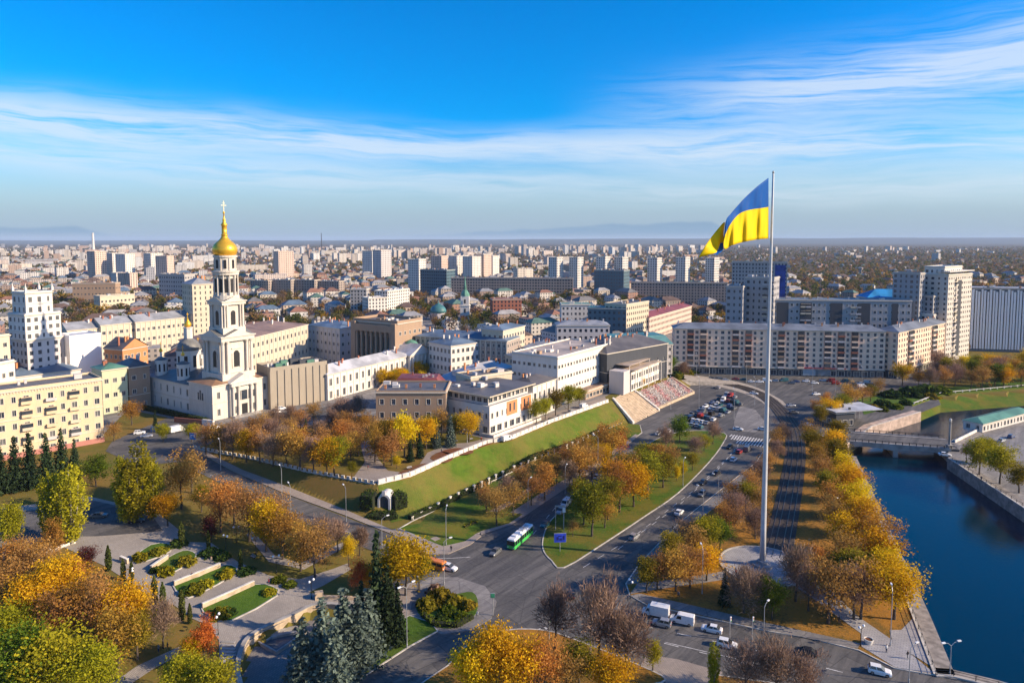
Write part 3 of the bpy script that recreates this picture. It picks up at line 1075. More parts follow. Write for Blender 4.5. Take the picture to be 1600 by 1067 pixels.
# ------------------------------------------------------------------ trees
def leafmat(name, lo, hi, hue=0.02, val=0.25, trans=0.42):
    m = bpy.data.materials.new(name)
    m.use_nodes = True
    n = NT(m.node_tree)
    out = n.new('ShaderNodeOutputMaterial')
    oi = n.new('ShaderNodeObjectInfo')
    at = n.new('ShaderNodeAttribute', attribute_name='shade')
    c = n.mix(at.outputs['Fac'], c4(lo), c4(hi))
    h = n.new('ShaderNodeHueSaturation')
    n.put(h.inputs['Color'], c)
    n.put(h.inputs['Hue'], n.math('ADD', 0.5 - hue, n.math('MULTIPLY', oi.outputs['Random'], 2 * hue)))
    r2 = n.math('FRACT', n.math('MULTIPLY', oi.outputs['Random'], 7.31))
    n.put(h.inputs['Value'], n.math('ADD', 1 - val, n.math('MULTIPLY', r2, 2 * val)))
    df = n.new('ShaderNodeBsdfDiffuse')
    tr = n.new('ShaderNodeBsdfTranslucent')
    n.put(df.inputs[0], h.outputs[0])
    n.put(tr.inputs[0], h.outputs[0])
    mx = n.new('ShaderNodeMixShader')
    mx.inputs[0].default_value = trans
    n.t.links.new(df.outputs[0], mx.inputs[1])
    n.t.links.new(tr.outputs[0], mx.inputs[2])
    n.t.links.new(mx.outputs[0], out.inputs[0])
    return m

BARK = plain('bark', (0.085, 0.066, 0.05), 0.95, var=0.35, scale=1.5)
PALEBARK = plain('pale_bark', (0.26, 0.24, 0.2), 0.95, var=0.35, scale=1.5)
LEAF = {
    'gold': leafmat('gold_leaves', (0.40, 0.20, 0.010), (0.80, 0.50, 0.02), 0.012),
    'yellow': leafmat('yellow_leaves', (0.42, 0.28, 0.01), (0.84, 0.62, 0.02), 0.01),
    'orange': leafmat('orange_leaves', (0.30, 0.14, 0.028), (0.62, 0.34, 0.07), 0.018),
    'brown': leafmat('brown_leaves', (0.24, 0.125, 0.036), (0.55, 0.31, 0.09), 0.012),
    'bare': leafmat('bare_twigs', (0.17, 0.11, 0.08), (0.38, 0.25, 0.175), 0.01, trans=0.15),
    'olive': leafmat('olive_leaves', (0.12, 0.108, 0.012), (0.34, 0.28, 0.025), 0.025),
    'green': leafmat('green_leaves', (0.055, 0.085, 0.010), (0.19, 0.24, 0.022)),
    'lime': leafmat('yellow_green_leaves', (0.15, 0.15, 0.010), (0.48, 0.43, 0.025), 0.012),
    'red': leafmat('red_leaves', (0.34, 0.05, 0.02), (0.62, 0.14, 0.04)),
    'wine': leafmat('dark_red_leaves', (0.07, 0.02, 0.018), (0.19, 0.055, 0.04)),
    'bluespruce': leafmat('blue_spruce_needles', (0.05, 0.075, 0.06), (0.17, 0.215, 0.175), trans=0.1),
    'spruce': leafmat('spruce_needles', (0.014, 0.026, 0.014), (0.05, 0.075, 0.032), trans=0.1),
    'thuja': leafmat('thuja_needles', (0.04, 0.055, 0.014), (0.115, 0.13, 0.03), trans=0.1),
    'hedge': leafmat('hedge_leaves', (0.022, 0.042, 0.012), (0.07, 0.105, 0.02), trans=0.15),
}

class Leaves:
    def __init__(self, seed):
        self.v, self.f, self.s = [], [], []
        self.r = random.Random(seed)

    def leaf(self, c, size, shade, up=0.0, aspect=0.62):
        r = self.r
        n = Vector((r.gauss(0, 1), r.gauss(0, 1), r.gauss(0, 1) + up))
        n.normalize()
        u = n.cross(Vector((r.gauss(0, 1), r.gauss(0, 1), r.gauss(0, 1))))
        if u.length < 1e-3:
            return
        u.normalize()
        w_ = n.cross(u)
        s = size * r.uniform(0.45, 1.55)
        i = len(self.v)
        self.v += [c + u * s, c + w_ * s * aspect, c - u * s, c - w_ * s * aspect]
        self.f.append((i, i + 1, i + 2, i + 3))
        self.s.append(min(1, max(0, shade + r.gauss(0, 0.16))))

    def spike(self, a, b, width, shade):
        r = self.r
        t = b - a
        u = t.cross(Vector((r.gauss(0, 1), r.gauss(0, 1), r.gauss(0, 1))))
        if u.length < 1e-4:
            return
        u.normalize()
        i = len(self.v)
        self.v += [a + u * width, b, a - u * width]
        self.f.append((i, i + 1, i + 2))
        self.s.append(min(1, max(0, shade + r.gauss(0, 0.15))))

    def mesh(self, name, mat):
        me = bpy.data.meshes.new(name)
        me.from_pydata([tuple(p) for p in self.v], [], self.f)
        me.materials.append(mat)
        a = me.attributes.new('shade', 'FLOAT', 'FACE')
        a.data.foreach_set('value', self.s)
        return me

def trunk_mesh(seed, H, base, tips, r0, mat=BARK, lean=0.0):
    r = random.Random(seed)
    mb = MB()
    top = Vector((r.uniform(-.3, .3), r.uniform(-.3, .3), H * 0.72))
    mid = Vector((r.uniform(-.15, .15), r.uniform(-.15, .15), H * base))
    mb.tube([(0, 0, -0.4), (0, 0, 0.15 * H), mid, (mid + top) / 2, top], [r0 * 1.35, r0, r0 * 0.82, r0 * 0.5, r0 * 0.12], 6)
    for c in tips:
        k = r.uniform(0.1, 0.75)
        a = mid.lerp(top, k * 0.8)
        m = a.lerp(c, 0.5) + Vector((0, 0, -0.05 * H + r.uniform(0, 0.3)))
        mb.tube([a, m, c], [r0 * 0.36 * (1.1 - k * 0.6), r0 * 0.2, r0 * 0.05], 4)
    return mb.mesh('trunk', [mat])

def deciduous(seed, kind, H=10.0, base=0.24, rx=0.38, clumps=72, per=26, ls=0.30, sparse=False, upright=0.0, mat=BARK):
    v_ = random.Random(seed * 7)
    per, ls, clumps, rx, base = int(per * 2.7), ls * 0.53, int(clumps * 1.15), rx * v_.uniform(0.82, 1.1), base * v_.uniform(0.75, 1.2)
    r = random.Random(seed)
    L = Leaves(seed)
    cz = H * (base + (1 - base) * 0.52)
    rz = H * (1 - base) * 0.52
    Rx = H * rx
    tips = []
    off = Vector((seed * 3.7, seed * 1.3, 0))
    for i in range(clumps):
        while True:
            dv = Vector((r.gauss(0, 1), r.gauss(0, 1), r.gauss(0, 1)))
            if dv.length > 0.1:
                break
        dv.normalize()
        lump = 0.82 + 0.62 * noise.noise(dv * 1.5 + off) + 0.2 * noise.noise(dv * 3.4 + off)
        rr = (r.random() ** 0.42) * lump
        taper = 1.0
        if upright:
            taper = max(0.35, 1.0 - upright * max(0, dv.z * rr)) * (1.0 if dv.z > -0.4 else 1.0 - 0.45 * upright)
        c = Vector((dv.x * Rx * rr * taper, dv.y * Rx * rr * taper, cz + dv.z * rz * rr))
        if rr > 0.45:
            tips.append(c)
        sh = r.uniform(0.2, 0.8)
        cr = H * rx * (0.20 if not upright else 0.26) * r.uniform(0.75, 1.25)
        if sparse:
            d0 = (c - Vector((0, 0, cz - rz * 0.5))).normalized()
            for k in range(per):
                a = c + Vector((r.gauss(0, cr), r.gauss(0, cr), r.gauss(0, cr))) * 0.8
                dd = (d0 + Vector((r.gauss(0, .45), r.gauss(0, .45), r.gauss(0, .4) + 0.3))).normalized()
                L.spike(a, a + dd * H * r.uniform(0.05, 0.11), 0.045, sh)
            for k in range(int(per * 0.45)):
                L.leaf(c + Vector((r.gauss(0, cr), r.gauss(0, cr), r.gauss(0, cr))), ls * 0.62, sh)
        else:
            for k in range(per):
                L.leaf(c + Vector([cr * max(-1.7, min(1.7, r.gauss(0, q_))) for q_ in (1, 1, 0.8)]), ls, sh, 0.5)
    r.shuffle(tips)
    return trunk_mesh(seed, H, base, tips[: (26 if sparse else 14)], H * 0.019, mat), L.mesh('crown', LEAF[kind])

def poplar(seed, H=10.0, Rx=2.1):
    r = random.Random(seed)
    L = Leaves(seed)
    stems = [(0.0, 0.0, 1.0)] + [(r.uniform(0.25, 0.62) * Rx * math.cos(a), r.uniform(0.25, 0.62) * Rx * math.sin(a), r.uniform(0.72, 0.95)) for a in [k * 1.05 + r.uniform(-.3, .3) for k in range(6)]]
    mb = MB()
    mb.tube([(0, 0, -0.4), (0, 0, H * 0.3), (0, 0, H * 0.9)], [0.26, 0.2, 0.04], 6)
    for sx, sy, top in stems:
        mb.tube([(0, 0, H * 0.12), (sx * 0.7, sy * 0.7, H * 0.35), (sx, sy, H * top * 0.92)], [0.12, 0.09, 0.02], 4)
        for k in range(46):
            f = r.uniform(0.1, 1.0)
            z = H * top * f
            w_ = Rx * 0.5 * (math.sin(math.pi * min(1.0, 0.12 + f * 0.8)) ** 0.8) + 0.12
            bx, by = sx * min(1, f * 1.9), sy * min(1, f * 1.9)
            a = r.uniform(0, 6.283)
            d0 = Vector((math.cos(a) * 0.32, math.sin(a) * 0.32, 1.0))
            c = Vector((bx + math.cos(a) * w_ * r.random() ** .5, by + math.sin(a) * w_ * r.random() ** .5, z))
            sh = r.uniform(0.25, 0.8)
            for q in range(24):
                L.leaf(c + d0 * r.uniform(-0.55, 0.55) + Vector((r.gauss(0, .17), r.gauss(0, .17), r.gauss(0, .12))), 0.13, sh, 0.2)
    return mb.mesh('trunk', [PALEBARK]), L.mesh('crown', LEAF['lime'])

def conifer(seed, kind, H=12.0, rx=0.2, tiers=22, ls=0.34):
    r = random.Random(seed)
    L = Leaves(seed)
    for t in range(tiers):
        f = t / (tiers - 1)
        z = H * (0.06 + 0.93 * f)
        rad = H * rx * (1 - f) ** 0.85 * r.uniform(0.88, 1.12) + 0.12
        nb_ = max(4, int(13 * (1 - f) + 4))
        a0 = r.random() * 6.28
        for b in range(nb_):
            a = a0 + 6.283 * b / nb_ + r.gauss(0, 0.12)
            rl = rad * r.uniform(0.75, 1.15)
            sh = r.uniform(0.2, 0.75)
            k = max(2, int(rl / 0.28))
            for q in range(k):
                g = (q + 0.7) / k
                droop = -0.16 * rl * g + 0.10 * rl * g * g
                c = Vector((math.cos(a) * rl * g, math.sin(a) * rl * g, z + droop))
                for _ in range(2):
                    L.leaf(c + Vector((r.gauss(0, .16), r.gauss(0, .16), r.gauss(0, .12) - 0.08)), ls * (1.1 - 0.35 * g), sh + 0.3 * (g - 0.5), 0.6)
    mb = MB()
    mb.tube([(0, 0, -0.4), (0, 0, H * 0.5), (0, 0, H * 0.98)], [H * 0.018, H * 0.011, 0.03], 6)
    return mb.mesh('trunk', [BARK]), L.mesh('crown', LEAF[kind])

def columnar(seed, kind, H=6.0, R_=0.75, n=900):
    r = random.Random(seed)
    L = Leaves(seed)
    for i in range(n):
        f = r.random()
        z = H * (0.03 + 0.97 * f)
        rad = R_ * (math.sin(math.pi * min(1, 0.25 + f * 0.75)) ** 0.6) * (1 if f < .8 else (1 - f) / .2 * .8 + .2)
        a = r.random() * 6.283
        rr = rad * (r.random() ** 0.3) * (0.9 + 0.2 * noise.noise(Vector((a, z, seed))))
        L.leaf(Vector((math.cos(a) * rr, math.sin(a) * rr, z)), 0.2, 0.5 + 0.5 * noise.noise(Vector((math.cos(a) * 2, math.sin(a) * 2, z * 1.3))), 0.2)
    mb = MB()
    mb.tube([(0, 0, -0.3), (0, 0, H * 0.6)], [0.12, 0.05], 5)
    return mb.mesh('trunk', [BARK]), L.mesh('crown', LEAF[kind])

def shrub(seed, kind, n=800, ls=0.17):
    """unit round bush, radius 1"""
    r = random.Random(seed)
    L = Leaves(seed)
    off = Vector((seed, 0, 0))
    for i in range(n):
        dv = Vector((r.gauss(0, 1), r.gauss(0, 1), abs(r.gauss(0, 1)))).normalized()
        lump = 0.85 + 0.4 * noise.noise(dv * 2.2 + off)
        rr = r.random() ** 0.35 * lump
        L.leaf(Vector((dv.x * rr, dv.y * rr, dv.z * rr * 0.95)), ls, 0.5 + 0.6 * noise.noise(dv * 3 + off), 0.4)
    mb = MB()
    for k in range(4):
        a = k * 1.57 + 0.3
        mb.tube([(0, 0, -0.15), (0.35 * math.cos(a), 0.35 * math.sin(a), 0.5)], [0.05, 0.02], 4)
    return mb.mesh('stems', [BARK]), L.mesh('foliage', LEAF[kind])

TREES = {}
def variants(kind, n, fn):
    TREES[kind] = [fn(k) for k in range(n)]
variants('gold', 3, lambda k: deciduous(11 + k, 'gold', clumps=80, per=28))
variants('yellow', 2, lambda k: deciduous(21 + k, 'yellow', clumps=80, per=28))
variants('orange', 3, lambda k: deciduous(31 + k, 'orange', clumps=58, per=20, base=0.24))
variants('brown', 3, lambda k: deciduous(41 + k, 'brown', clumps=54, per=18, ls=0.28, base=0.22))
variants('bare', 3, lambda k: deciduous(51 + k, 'bare', clumps=60, per=20, ls=0.26, sparse=True, base=0.2))
variants('olive', 3, lambda k: deciduous(61 + k, 'olive', clumps=72, per=26))
variants('green', 2, lambda k: deciduous(71 + k, 'green', clumps=84, per=28))
variants('lime', 2, lambda k: deciduous(81 + k, 'lime', clumps=84, per=28))
variants('red', 1, lambda k: deciduous(91 + k, 'red', clumps=60, per=26, base=0.15))
variants('wine', 1, lambda k: deciduous(95 + k, 'wine', clumps=60, per=26, base=0.1))
variants('poplar', 2, lambda k: poplar(101 + k))
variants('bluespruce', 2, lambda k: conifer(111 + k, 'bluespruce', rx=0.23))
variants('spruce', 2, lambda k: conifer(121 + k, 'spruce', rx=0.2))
variants('thuja', 2, lambda k: columnar(131 + k, 'thuja'))
variants('shrub_green', 2, lambda k: shrub(141 + k, 'green'))
variants('shrub_olive', 2, lambda k: shrub(145 + k, 'olive'))
variants('shrub_dark', 2, lambda k: shrub(149 + k, 'hedge'))
variants('shrub_lime', 2, lambda k: shrub(153 + k, 'lime'))
variants('shrub_bare', 2, lambda k: shrub(157 + k, 'bare'))
BASEH = {'bluespruce': 12.0, 'spruce': 12.0, 'thuja': 6.0}
WORDS = {'gold': 'golden', 'yellow': 'bright yellow', 'orange': 'orange-brown', 'brown': 'brown', 'bare': 'nearly leafless', 'olive': 'olive', 'green': 'green',
         'lime': 'yellow-green', 'red': 'fiery red', 'wine': 'dark red', 'poplar': 'yellow-green upright', 'bluespruce': 'blue', 'spruce': 'dark green', 'thuja': 'columnar',
         'shrub_green': 'green', 'shrub_olive': 'olive', 'shrub_dark': 'dark green', 'shrub_lime': 'yellow-green', 'shrub_bare': 'bare brown'}
NOUN = {'poplar': 'poplar', 'bluespruce': 'spruce', 'spruce': 'spruce', 'thuja': 'thuja'}
ORD = ['first', 'second', 'third', 'fourth', 'fifth', 'sixth', 'seventh', 'eighth', 'ninth', 'tenth', 'eleventh', 'twelfth', 'thirteenth', 'fourteenth', 'fifteenth', 'sixteenth', 'seventeenth', 'eighteenth', 'nineteenth', 'twentieth']
TREE_XY = []
GROW = {'spruce': 1.0, 'bluespruce': 1.0, 'thuja': 1.0, 'poplar': 1.0, 'brown': 1.1, 'bare': 1.06, 'orange': 1.08}

def plant(kind, p, H, wide=1.0, label=None, group=None):
    var = TREES[kind]
    tm, cm = var[rnd.randrange(len(var))]
    isb = kind.startswith('shrub')
    noun = 'shrub' if isb else NOUN.get(kind, 'tree')
    name = {'tree': 'tree', 'poplar': 'poplar_tree', 'spruce': 'spruce_tree', 'thuja': 'thuja_tree', 'shrub': 'shrub'}[noun]
    k = H / BASEH.get(kind, 10.0) if not isb else H
    o = thing(name, label, 'shrub' if isb else 'tree', p, rnd.uniform(0, 6.28), group)
    k *= 1.0 if isb else GROW.get(kind, 1.04)
    wide *= 1.12 if kind in ('brown', 'orange', 'olive', 'gold', 'bare', 'lime', 'green', 'yellow') else 1.0
    sx = k * wide * rnd.uniform(0.93, 1.07)
    o.scale = (sx, k * wide * rnd.uniform(0.93, 1.07), k)
    link('stems' if isb else 'trunk', tm, o)
    link('foliage' if isb else 'crown', cm, o)
    TREE_XY.append((p[0], p[1]))
    return o

def grove(area, rows, group, order='left', gf=gp, k=1.0):
    """rows: (px, py, metres, width, kind); labels count like trees from one side of the photograph"""
    by = {}
    for r_ in rows:
        by.setdefault(r_[4], []).append(r_)
    for kind, rs in by.items():
        key = {'left': lambda q: q[0], 'front': lambda q: -q[1], 'back': lambda q: q[1], 'right': lambda q: -q[0]}[order]
        rs.sort(key=key)
        isb = kind.startswith('shrub')
        noun = 'shrub' if isb else NOUN.get(kind, 'tree')
        for i, (x, y, H, wd, _) in enumerate(rs):
            if len(rs) == 1:
                lab = 'lone %s %s %s' % (WORDS[kind], noun, area)
            else:
                side_ = {'left': 'from the left', 'right': 'from the right', 'front': 'from the front', 'back': 'from the back'}[order]
                lab = '%s %s %s, %s %s' % (WORDS[kind], noun, area, ORD[i] if i < 20 else 'last', side_)
            p = gf(x, y)
            plant(kind, (p.x, p.y, p.z + 0.1), H * k, wd, lab, group)

# golden row on the river bank
row = []
for i, (x, y, k, h) in enumerate([(1397, 968, 'gold', 13), (1384, 938, 'yellow', 12), (1372, 905, 'gold', 12.5), (1360, 872, 'orange', 12), (1348, 840, 'gold', 12), (1337, 812, 'yellow', 11.5), (1326, 784, 'gold', 12),
                                 (1316, 760, 'yellow', 11), (1307, 737, 'olive', 12), (1303, 716, 'gold', 11), (1306, 698, 'olive', 11)]):
    row.append((x, y, h, 1.12, k))
grove('in the left bank river row', row, 'riverside row of trees', 'front')
row = [(1345, 968, 12, 1.0, 'brown'), (1335, 935, 11, 1.0, 'olive'), (1322, 905, 11, 0.95, 'brown'), (1318, 868, 11, 1, 'gold'), (1306, 842, 11, 1, 'brown'), (1300, 812, 10, 1, 'orange'), (1290, 785, 10, 1, 'olive'), (1282, 760, 10, 1, 'brown'), (1275, 738, 10, 1, 'orange'),
       (1270, 715, 10, 1, 'olive'), (1262, 697, 10, 1, 'brown')]
grove('in the inner row beside the tram bed', row, 'trees between tram bed and river', 'front', k=1.05)
row = [(1010, 927, 9, 0.95, 'olive'), (1027, 922, 9, 0.95, 'brown'), (1056, 924, 10, 1.0, 'orange'), (1078, 919, 10, 1.0, 'brown'), (1104, 908, 9, 1.0, 'gold'), (1048, 890, 10, 0.95, 'olive'), (1085, 880, 10, 1.0, 'brown'), (1102, 866, 10, 1.15, 'lime'), (1125, 858, 8, 1.0, 'green'),
       (1068, 862, 9, 1, 'bare')]
grove('in the clump left of the flag plaza', row, 'trees left of the flag plaza')
row = [(1135, 838, 9.5, 1, 'brown'), (1150, 818, 9.5, 1, 'bare'), (1142, 798, 9, 1, 'brown'), (1165, 800, 9.5, 1, 'olive'), (1172, 778, 9, 1, 'brown'), (1186, 760, 9.5, 1, 'bare'), (1200, 742, 9, 1, 'brown'), (1212, 725, 9, 1, 'bare'), (1180, 842, 9, 1, 'bare'), (1190, 808, 9, 1, 'brown'), (1212, 704, 9, 1, 'brown'), (1222, 695, 9, 1, 'bare')]
grove('in the strip behind the flagpole', row, 'trees along the avenue pavement', 'front')
row = [(1243, 940, 13, 0.9, 'bare'), (1263, 955, 10, 0.8, 'bare'), (1294, 975, 14, 1.0, 'brown'), (1334, 968, 12, 0.9, 'bare'), (1162, 958, 11, 0.95, 'bare'), (1132, 946, 9, 0.8, 'spruce'), (1206, 968, 9, 0.85, 'green'), (1190, 945, 8, 0.9, 'bare'), (1275, 915, 10, 1, 'orange'), (1310, 930, 10, 1, 'olive')]
grove('on the lawn before the flag plaza', row, 'trees around the flag plaza')
row = [(935, 1042, 17.5, 0.8, 'bare'), (868, 1015, 13, 0.9, 'bare'), (978, 1052, 13, 0.95, 'bare'), (905, 1075, 9, 1.1, 'olive')]
grove('in the traffic corner at the bottom', row, 'trees at the bottom centre')
row = [(772, 1092, 15, 0.85, 'gold'), (738, 1100, 12, 0.85, 'yellow'), (850, 1100, 13, 0.72, 'orange'), (812, 1104, 13, 0.8, 'gold'), (955, 1104, 10, 0.9, 'gold'), (885, 1100, 9, 1, 'brown'), (1020, 1048, 6.5, 0.8, 'lime'), (1114, 1086, 11, 0.62, 'poplar'), (1165, 1092, 11, 0.9, 'bare'), (1213, 1098, 13, 0.9, 'bare'), (1255, 1104, 10, 0.8, 'bare')]
grove('along the bottom edge', row, 'trees at the bottom edge', k=0.95)
row = [(474, 1078, 14, 1.25, 'bluespruce'), (505, 1070, 17, 1.25, 'bluespruce'), (538, 1048, 17, 1.25, 'bluespruce'), (560, 1044, 15, 1.25, 'bluespruce'), (524, 1085, 15, 1.25, 'bluespruce'), (576, 1022, 14, 1.25, 'bluespruce'), (590, 1006, 24, 0.62, 'spruce'), (606, 1008, 17, 0.85, 'spruce'), (622, 1004, 13, 0.85, 'spruce'), (566, 1000, 13, 0.9, 'spruce'), (612, 985, 12, 0.85, 'spruce')]
grove('in the conifer clump', row, 'conifer clump at the bottom')
row = [(563, 924, 8, 0.95, 'red'), (634, 930, 14.5, 0.95, 'gold'), (545, 884, 7.5, 0.7, 'yellow'), (612, 928, 10, 0.9, 'olive'), (655, 922, 9, 0.95, 'olive'), (585, 925, 7, 1, 'gold')]
grove('behind the conifers near the orange van', row, 'trees behind the conifers')
row = [(284, 795, 17, 0.82, 'orange'), (345, 832, 16, 0.85, 'orange'), (390, 846, 16, 0.85, 'brown'), (416, 862, 15, 0.85, 'gold'), (442, 874, 14, 0.85, 'orange'), (470, 892, 13, 0.85, 'orange'), (492, 902, 13.5, 0.85, 'brown'), (366, 820, 13, 0.85, 'brown'), (330, 846, 8, 0.95, 'wine'), (505, 872, 12, 0.85, 'bare'), (562, 868, 8.5, 0.9, 'bare'), (528, 862, 9, 0.9, 'bare'), (432, 838, 13, 0.85, 'brown'), (315, 800, 9, 0.9, 'olive'), (262, 822, 10, 0.95, 'gold'), (460, 850, 9, 0.9, 'bare'), (300, 770, 14, 0.85, 'brown')]
grove('in the grove left of the uphill road', row, 'grove left of the uphill road', k=0.92)
row = [(112, 850, 22, 1.02, 'poplar'), (80, 848, 19.5, 0.75, 'poplar'), (216, 815, 22.5, 1.22, 'poplar'), (240, 812, 19, 0.9, 'poplar'), (195, 818, 19, 0.9, 'poplar'), (18, 864, 13, 0.7, 'lime'), (86, 878, 10.5, 0.72, 'orange'), (62, 885, 7, 1, 'orange')]
grove('by the left car park', row, 'poplars of the left park')
row = [(2, 772, 16, 0.9, 'spruce'), (25, 768, 17, 0.9, 'spruce'), (48, 764, 17.5, 0.9, 'spruce'), (74, 758, 16.5, 0.9, 'spruce'), (98, 752, 17, 0.9, 'spruce'), (118, 748, 13, 0.9, 'spruce'), (150, 760, 9, 1.2, 'green'), (-12, 778, 15, 0.9, 'spruce')]
grove('before the yellow apartment block', row, 'spruces before the yellow block')
row = [(192, 636, 15.5, 0.95, 'spruce'), (206, 664, 10, 1.05, 'orange'), (243, 672, 8, 0.8, 'spruce'), (178, 690, 7, 1.1, 'brown'), (255, 690, 7, 1, 'lime'), (300, 690, 7, 1.2, 'lime')]
grove('by the square beside the cathedral', row, 'trees by the cathedral square')
row = [(95, 960, 15, 1.0, 'gold'), (60, 935, 14, 1.05, 'brown'), (25, 925, 13, 1.05, 'orange'), (125, 1005, 15, 1.0, 'orange'), (165, 1015, 16, 0.9, 'brown'), (200, 1005, 15, 0.9, 'gold'), (222, 992, 11, 0.95, 'brown'), (185, 1045, 14, 0.9, 'orange'), (90, 1020, 14, 1, 'brown'), (50, 985, 13, 1, 'gold'), (120, 945, 12, 0.9, 'orange'), (5, 960, 13, 1, 'brown'), (255, 1012, 11.5, 0.8, 'bare'), (150, 960, 11, 0.9, 'brown'), (215, 1030, 11, 0.9, 'olive'), (30, 895, 10, 1, 'brown')]
grove('in the dense grove at the left', row, 'dense grove at the left edge', k=0.86)
row = [(8, 1035, 14, 1.1, 'lime'), (80, 1104, 18, 1.05, 'lime'), (30, 1110, 17, 1.1, 'green'), (140, 1108, 15, 1.0, 'lime'), (320, 1034, 11.5, 0.85, 'red'), (285, 1102, 11.5, 1.1, 'lime'), (335, 1112, 12, 1.0, 'lime'), (300, 1045, 8, 0.9, 'gold')]
grove('at the bottom left corner', row, 'trees of the bottom left corner', k=0.8)
row = [(137, 888, 5.6, 1.25, 'wine')]
grove('beside the poplar trunk', row, 'red tree')
row = [(170, 892, 6.4, 1, 'thuja'), (193, 906, 5.2, 1, 'thuja'), (206, 908, 5, 1, 'thuja'), (242, 945, 6.8, 1, 'thuja'), (255, 950, 6, 1, 'thuja'), (285, 968, 6.6, 1, 'thuja'), (297, 974, 4.5, 1, 'thuja'), (284, 852, 6.5, 1.1, 'thuja'), (326, 858, 5, 1, 'thuja'), (376, 888, 5, 1, 'thuja')]
grove('edging the terraced flower beds', row, 'thujas of the terraces')
row = [(220, 874, 2.1, 1.2, 'shrub_lime'), (248, 865, 1.9, 1.3, 'shrub_olive'), (258, 897, 2.0, 1.25, 'shrub_lime'), (243, 893, 1.3, 1.2, 'shrub_dark'), (291, 881, 2.2, 1.2, 'shrub_olive'), (306, 925, 2.2, 1.2, 'shrub_olive'), (322, 916, 1.8, 1.2, 'shrub_lime'), (353, 901, 2.0, 1.2, 'shrub_lime'), (292, 927, 1.5, 1.3, 'shrub_dark'), (346, 963, 2.1, 1.25, 'shrub_olive'), (358, 960, 1.6, 1.2, 'shrub_dark'), (420, 928, 1.5, 1.3, 'shrub_lime'),
       (330, 866, 1.8, 1.7, 'shrub_dark'), (348, 872, 1.6, 1.7, 'shrub_dark'), (278, 852, 1.8, 1.5, 'shrub_dark'), (385, 895, 1.5, 1.7, 'shrub_dark'), (435, 908, 1.3, 1.6, 'shrub_green'), (452, 915, 1.3, 1.6, 'shrub_green')]
grove('on the terraced beds', row, 'shrubs of the terraces')
row = [(668, 950, 2.6, 1.1, 'shrub_olive'), (690, 938, 3.0, 1.2, 'shrub_olive'), (712, 945, 2.6, 1.1, 'shrub_olive'), (730, 950, 2.2, 1.1, 'shrub_olive'), (700, 960, 2.0, 1.3, 'shrub_green'), (680, 928, 2.4, 1.1, 'shrub_bare'), (662, 945, 1.6, 1.2, 'shrub_dark'), (720, 965, 1.5, 1.4, 'shrub_green'), (690, 970, 1.3, 1.6, 'shrub_dark')]
grove('on the rounded street corner island', row, 'shrubs of the corner island')
# hill top
row = [(560, 712, 11, 1, 'brown'), (548, 722, 10, 1, 'orange'), (500, 728, 10, 1, 'brown'), (600, 728, 9, 1, 'orange'), (645, 700, 10, 1, 'brown'), (622, 698, 11, 1, 'gold'), (672, 690, 10, 1, 'olive'), (712, 684, 9, 1, 'olive'), (522, 741, 12, 1.05, 'lime'), (536, 700, 10.5, 1.0, 'orange'), (586, 722, 12.5, 0.95, 'orange'), (612, 727, 11.5, 1.0, 'brown'), (632, 714, 14.5, 0.85, 'yellow'), (603, 702, 11, 0.9, 'olive'), (666, 702, 12, 0.8, 'gold'), (641, 722, 8, 0.95, 'spruce'), (656, 716, 9, 0.95, 'spruce'), (704, 698, 12, 0.9, 'bluespruce'), (683, 700, 9, 0.9, 'bluespruce'), (733, 690, 11.5, 1.05, 'gold'), (620, 732, 4, 1.2, 'yellow'), (588, 690, 9, 1, 'brown'), (690, 680, 10, 1, 'brown'), (550, 744, 5, 1.0, 'olive')]
grove('on the hill by the white parapet', row, 'hill top trees', gf=lambda x, y: at_z(x, y, HILL_Z).to_3d() + Vector((0, 0, HILL_Z)))
row = []
for i, x in enumerate(range(322, 512, 21)):
    row.append((x, 708 + (x - 322) * 0.165 + (i % 2) * 2, 10.5 + (i * 37 % 5) * 0.5, 0.95, ('brown', 'orange', 'bare', 'gold', 'brown', 'bare')[i % 6]))
grove('in the row behind the left parapet', row, 'front row of hill trees', gf=lambda x, y: at_z(x, y, HILL_Z).to_3d() + Vector((0, 0, HILL_Z)))
row = [(350, 705, 9, 1, 'brown'), (372, 698, 9, 1, 'orange'), (400, 704, 9, 1, 'brown'), (440, 704, 9, 1, 'bare'), (412, 682, 9, 1, 'brown'), (470, 676, 9, 1, 'brown'), (500, 700, 10, 1, 'bare'), (540, 684, 10, 1, 'brown'), (395, 690, 9, 1, 'brown'), (425, 692, 9.5, 1, 'bare'), (452, 690, 9, 1, 'brown'), (478, 688, 8.5, 0.95, 'spruce'), (500, 688, 8, 0.95, 'spruce'), (470, 705, 9, 1, 'orange'), (505, 712, 10, 1, 'brown'), (520, 680, 10, 1, 'bare'), (545, 668, 12, 0.95, 'bare'), (558, 660, 11, 0.95, 'bare'), (530, 662, 10, 0.95, 'bare'), (430, 672, 9, 1, 'bare'), (455, 668, 9, 1, 'bare'), (490, 664, 9, 1, 'brown'), (570, 680, 8.5, 1, 'orange'), (360, 692, 6, 1.1, 'olive'), (380, 706, 9, 1, 'bare'), (345, 695, 5, 1.2, 'green')]
grove('in the back rows of the hill park', row, 'back rows of hill trees', gf=lambda x, y: at_z(x, y, HILL_Z).to_3d() + Vector((0, 0, HILL_Z)))
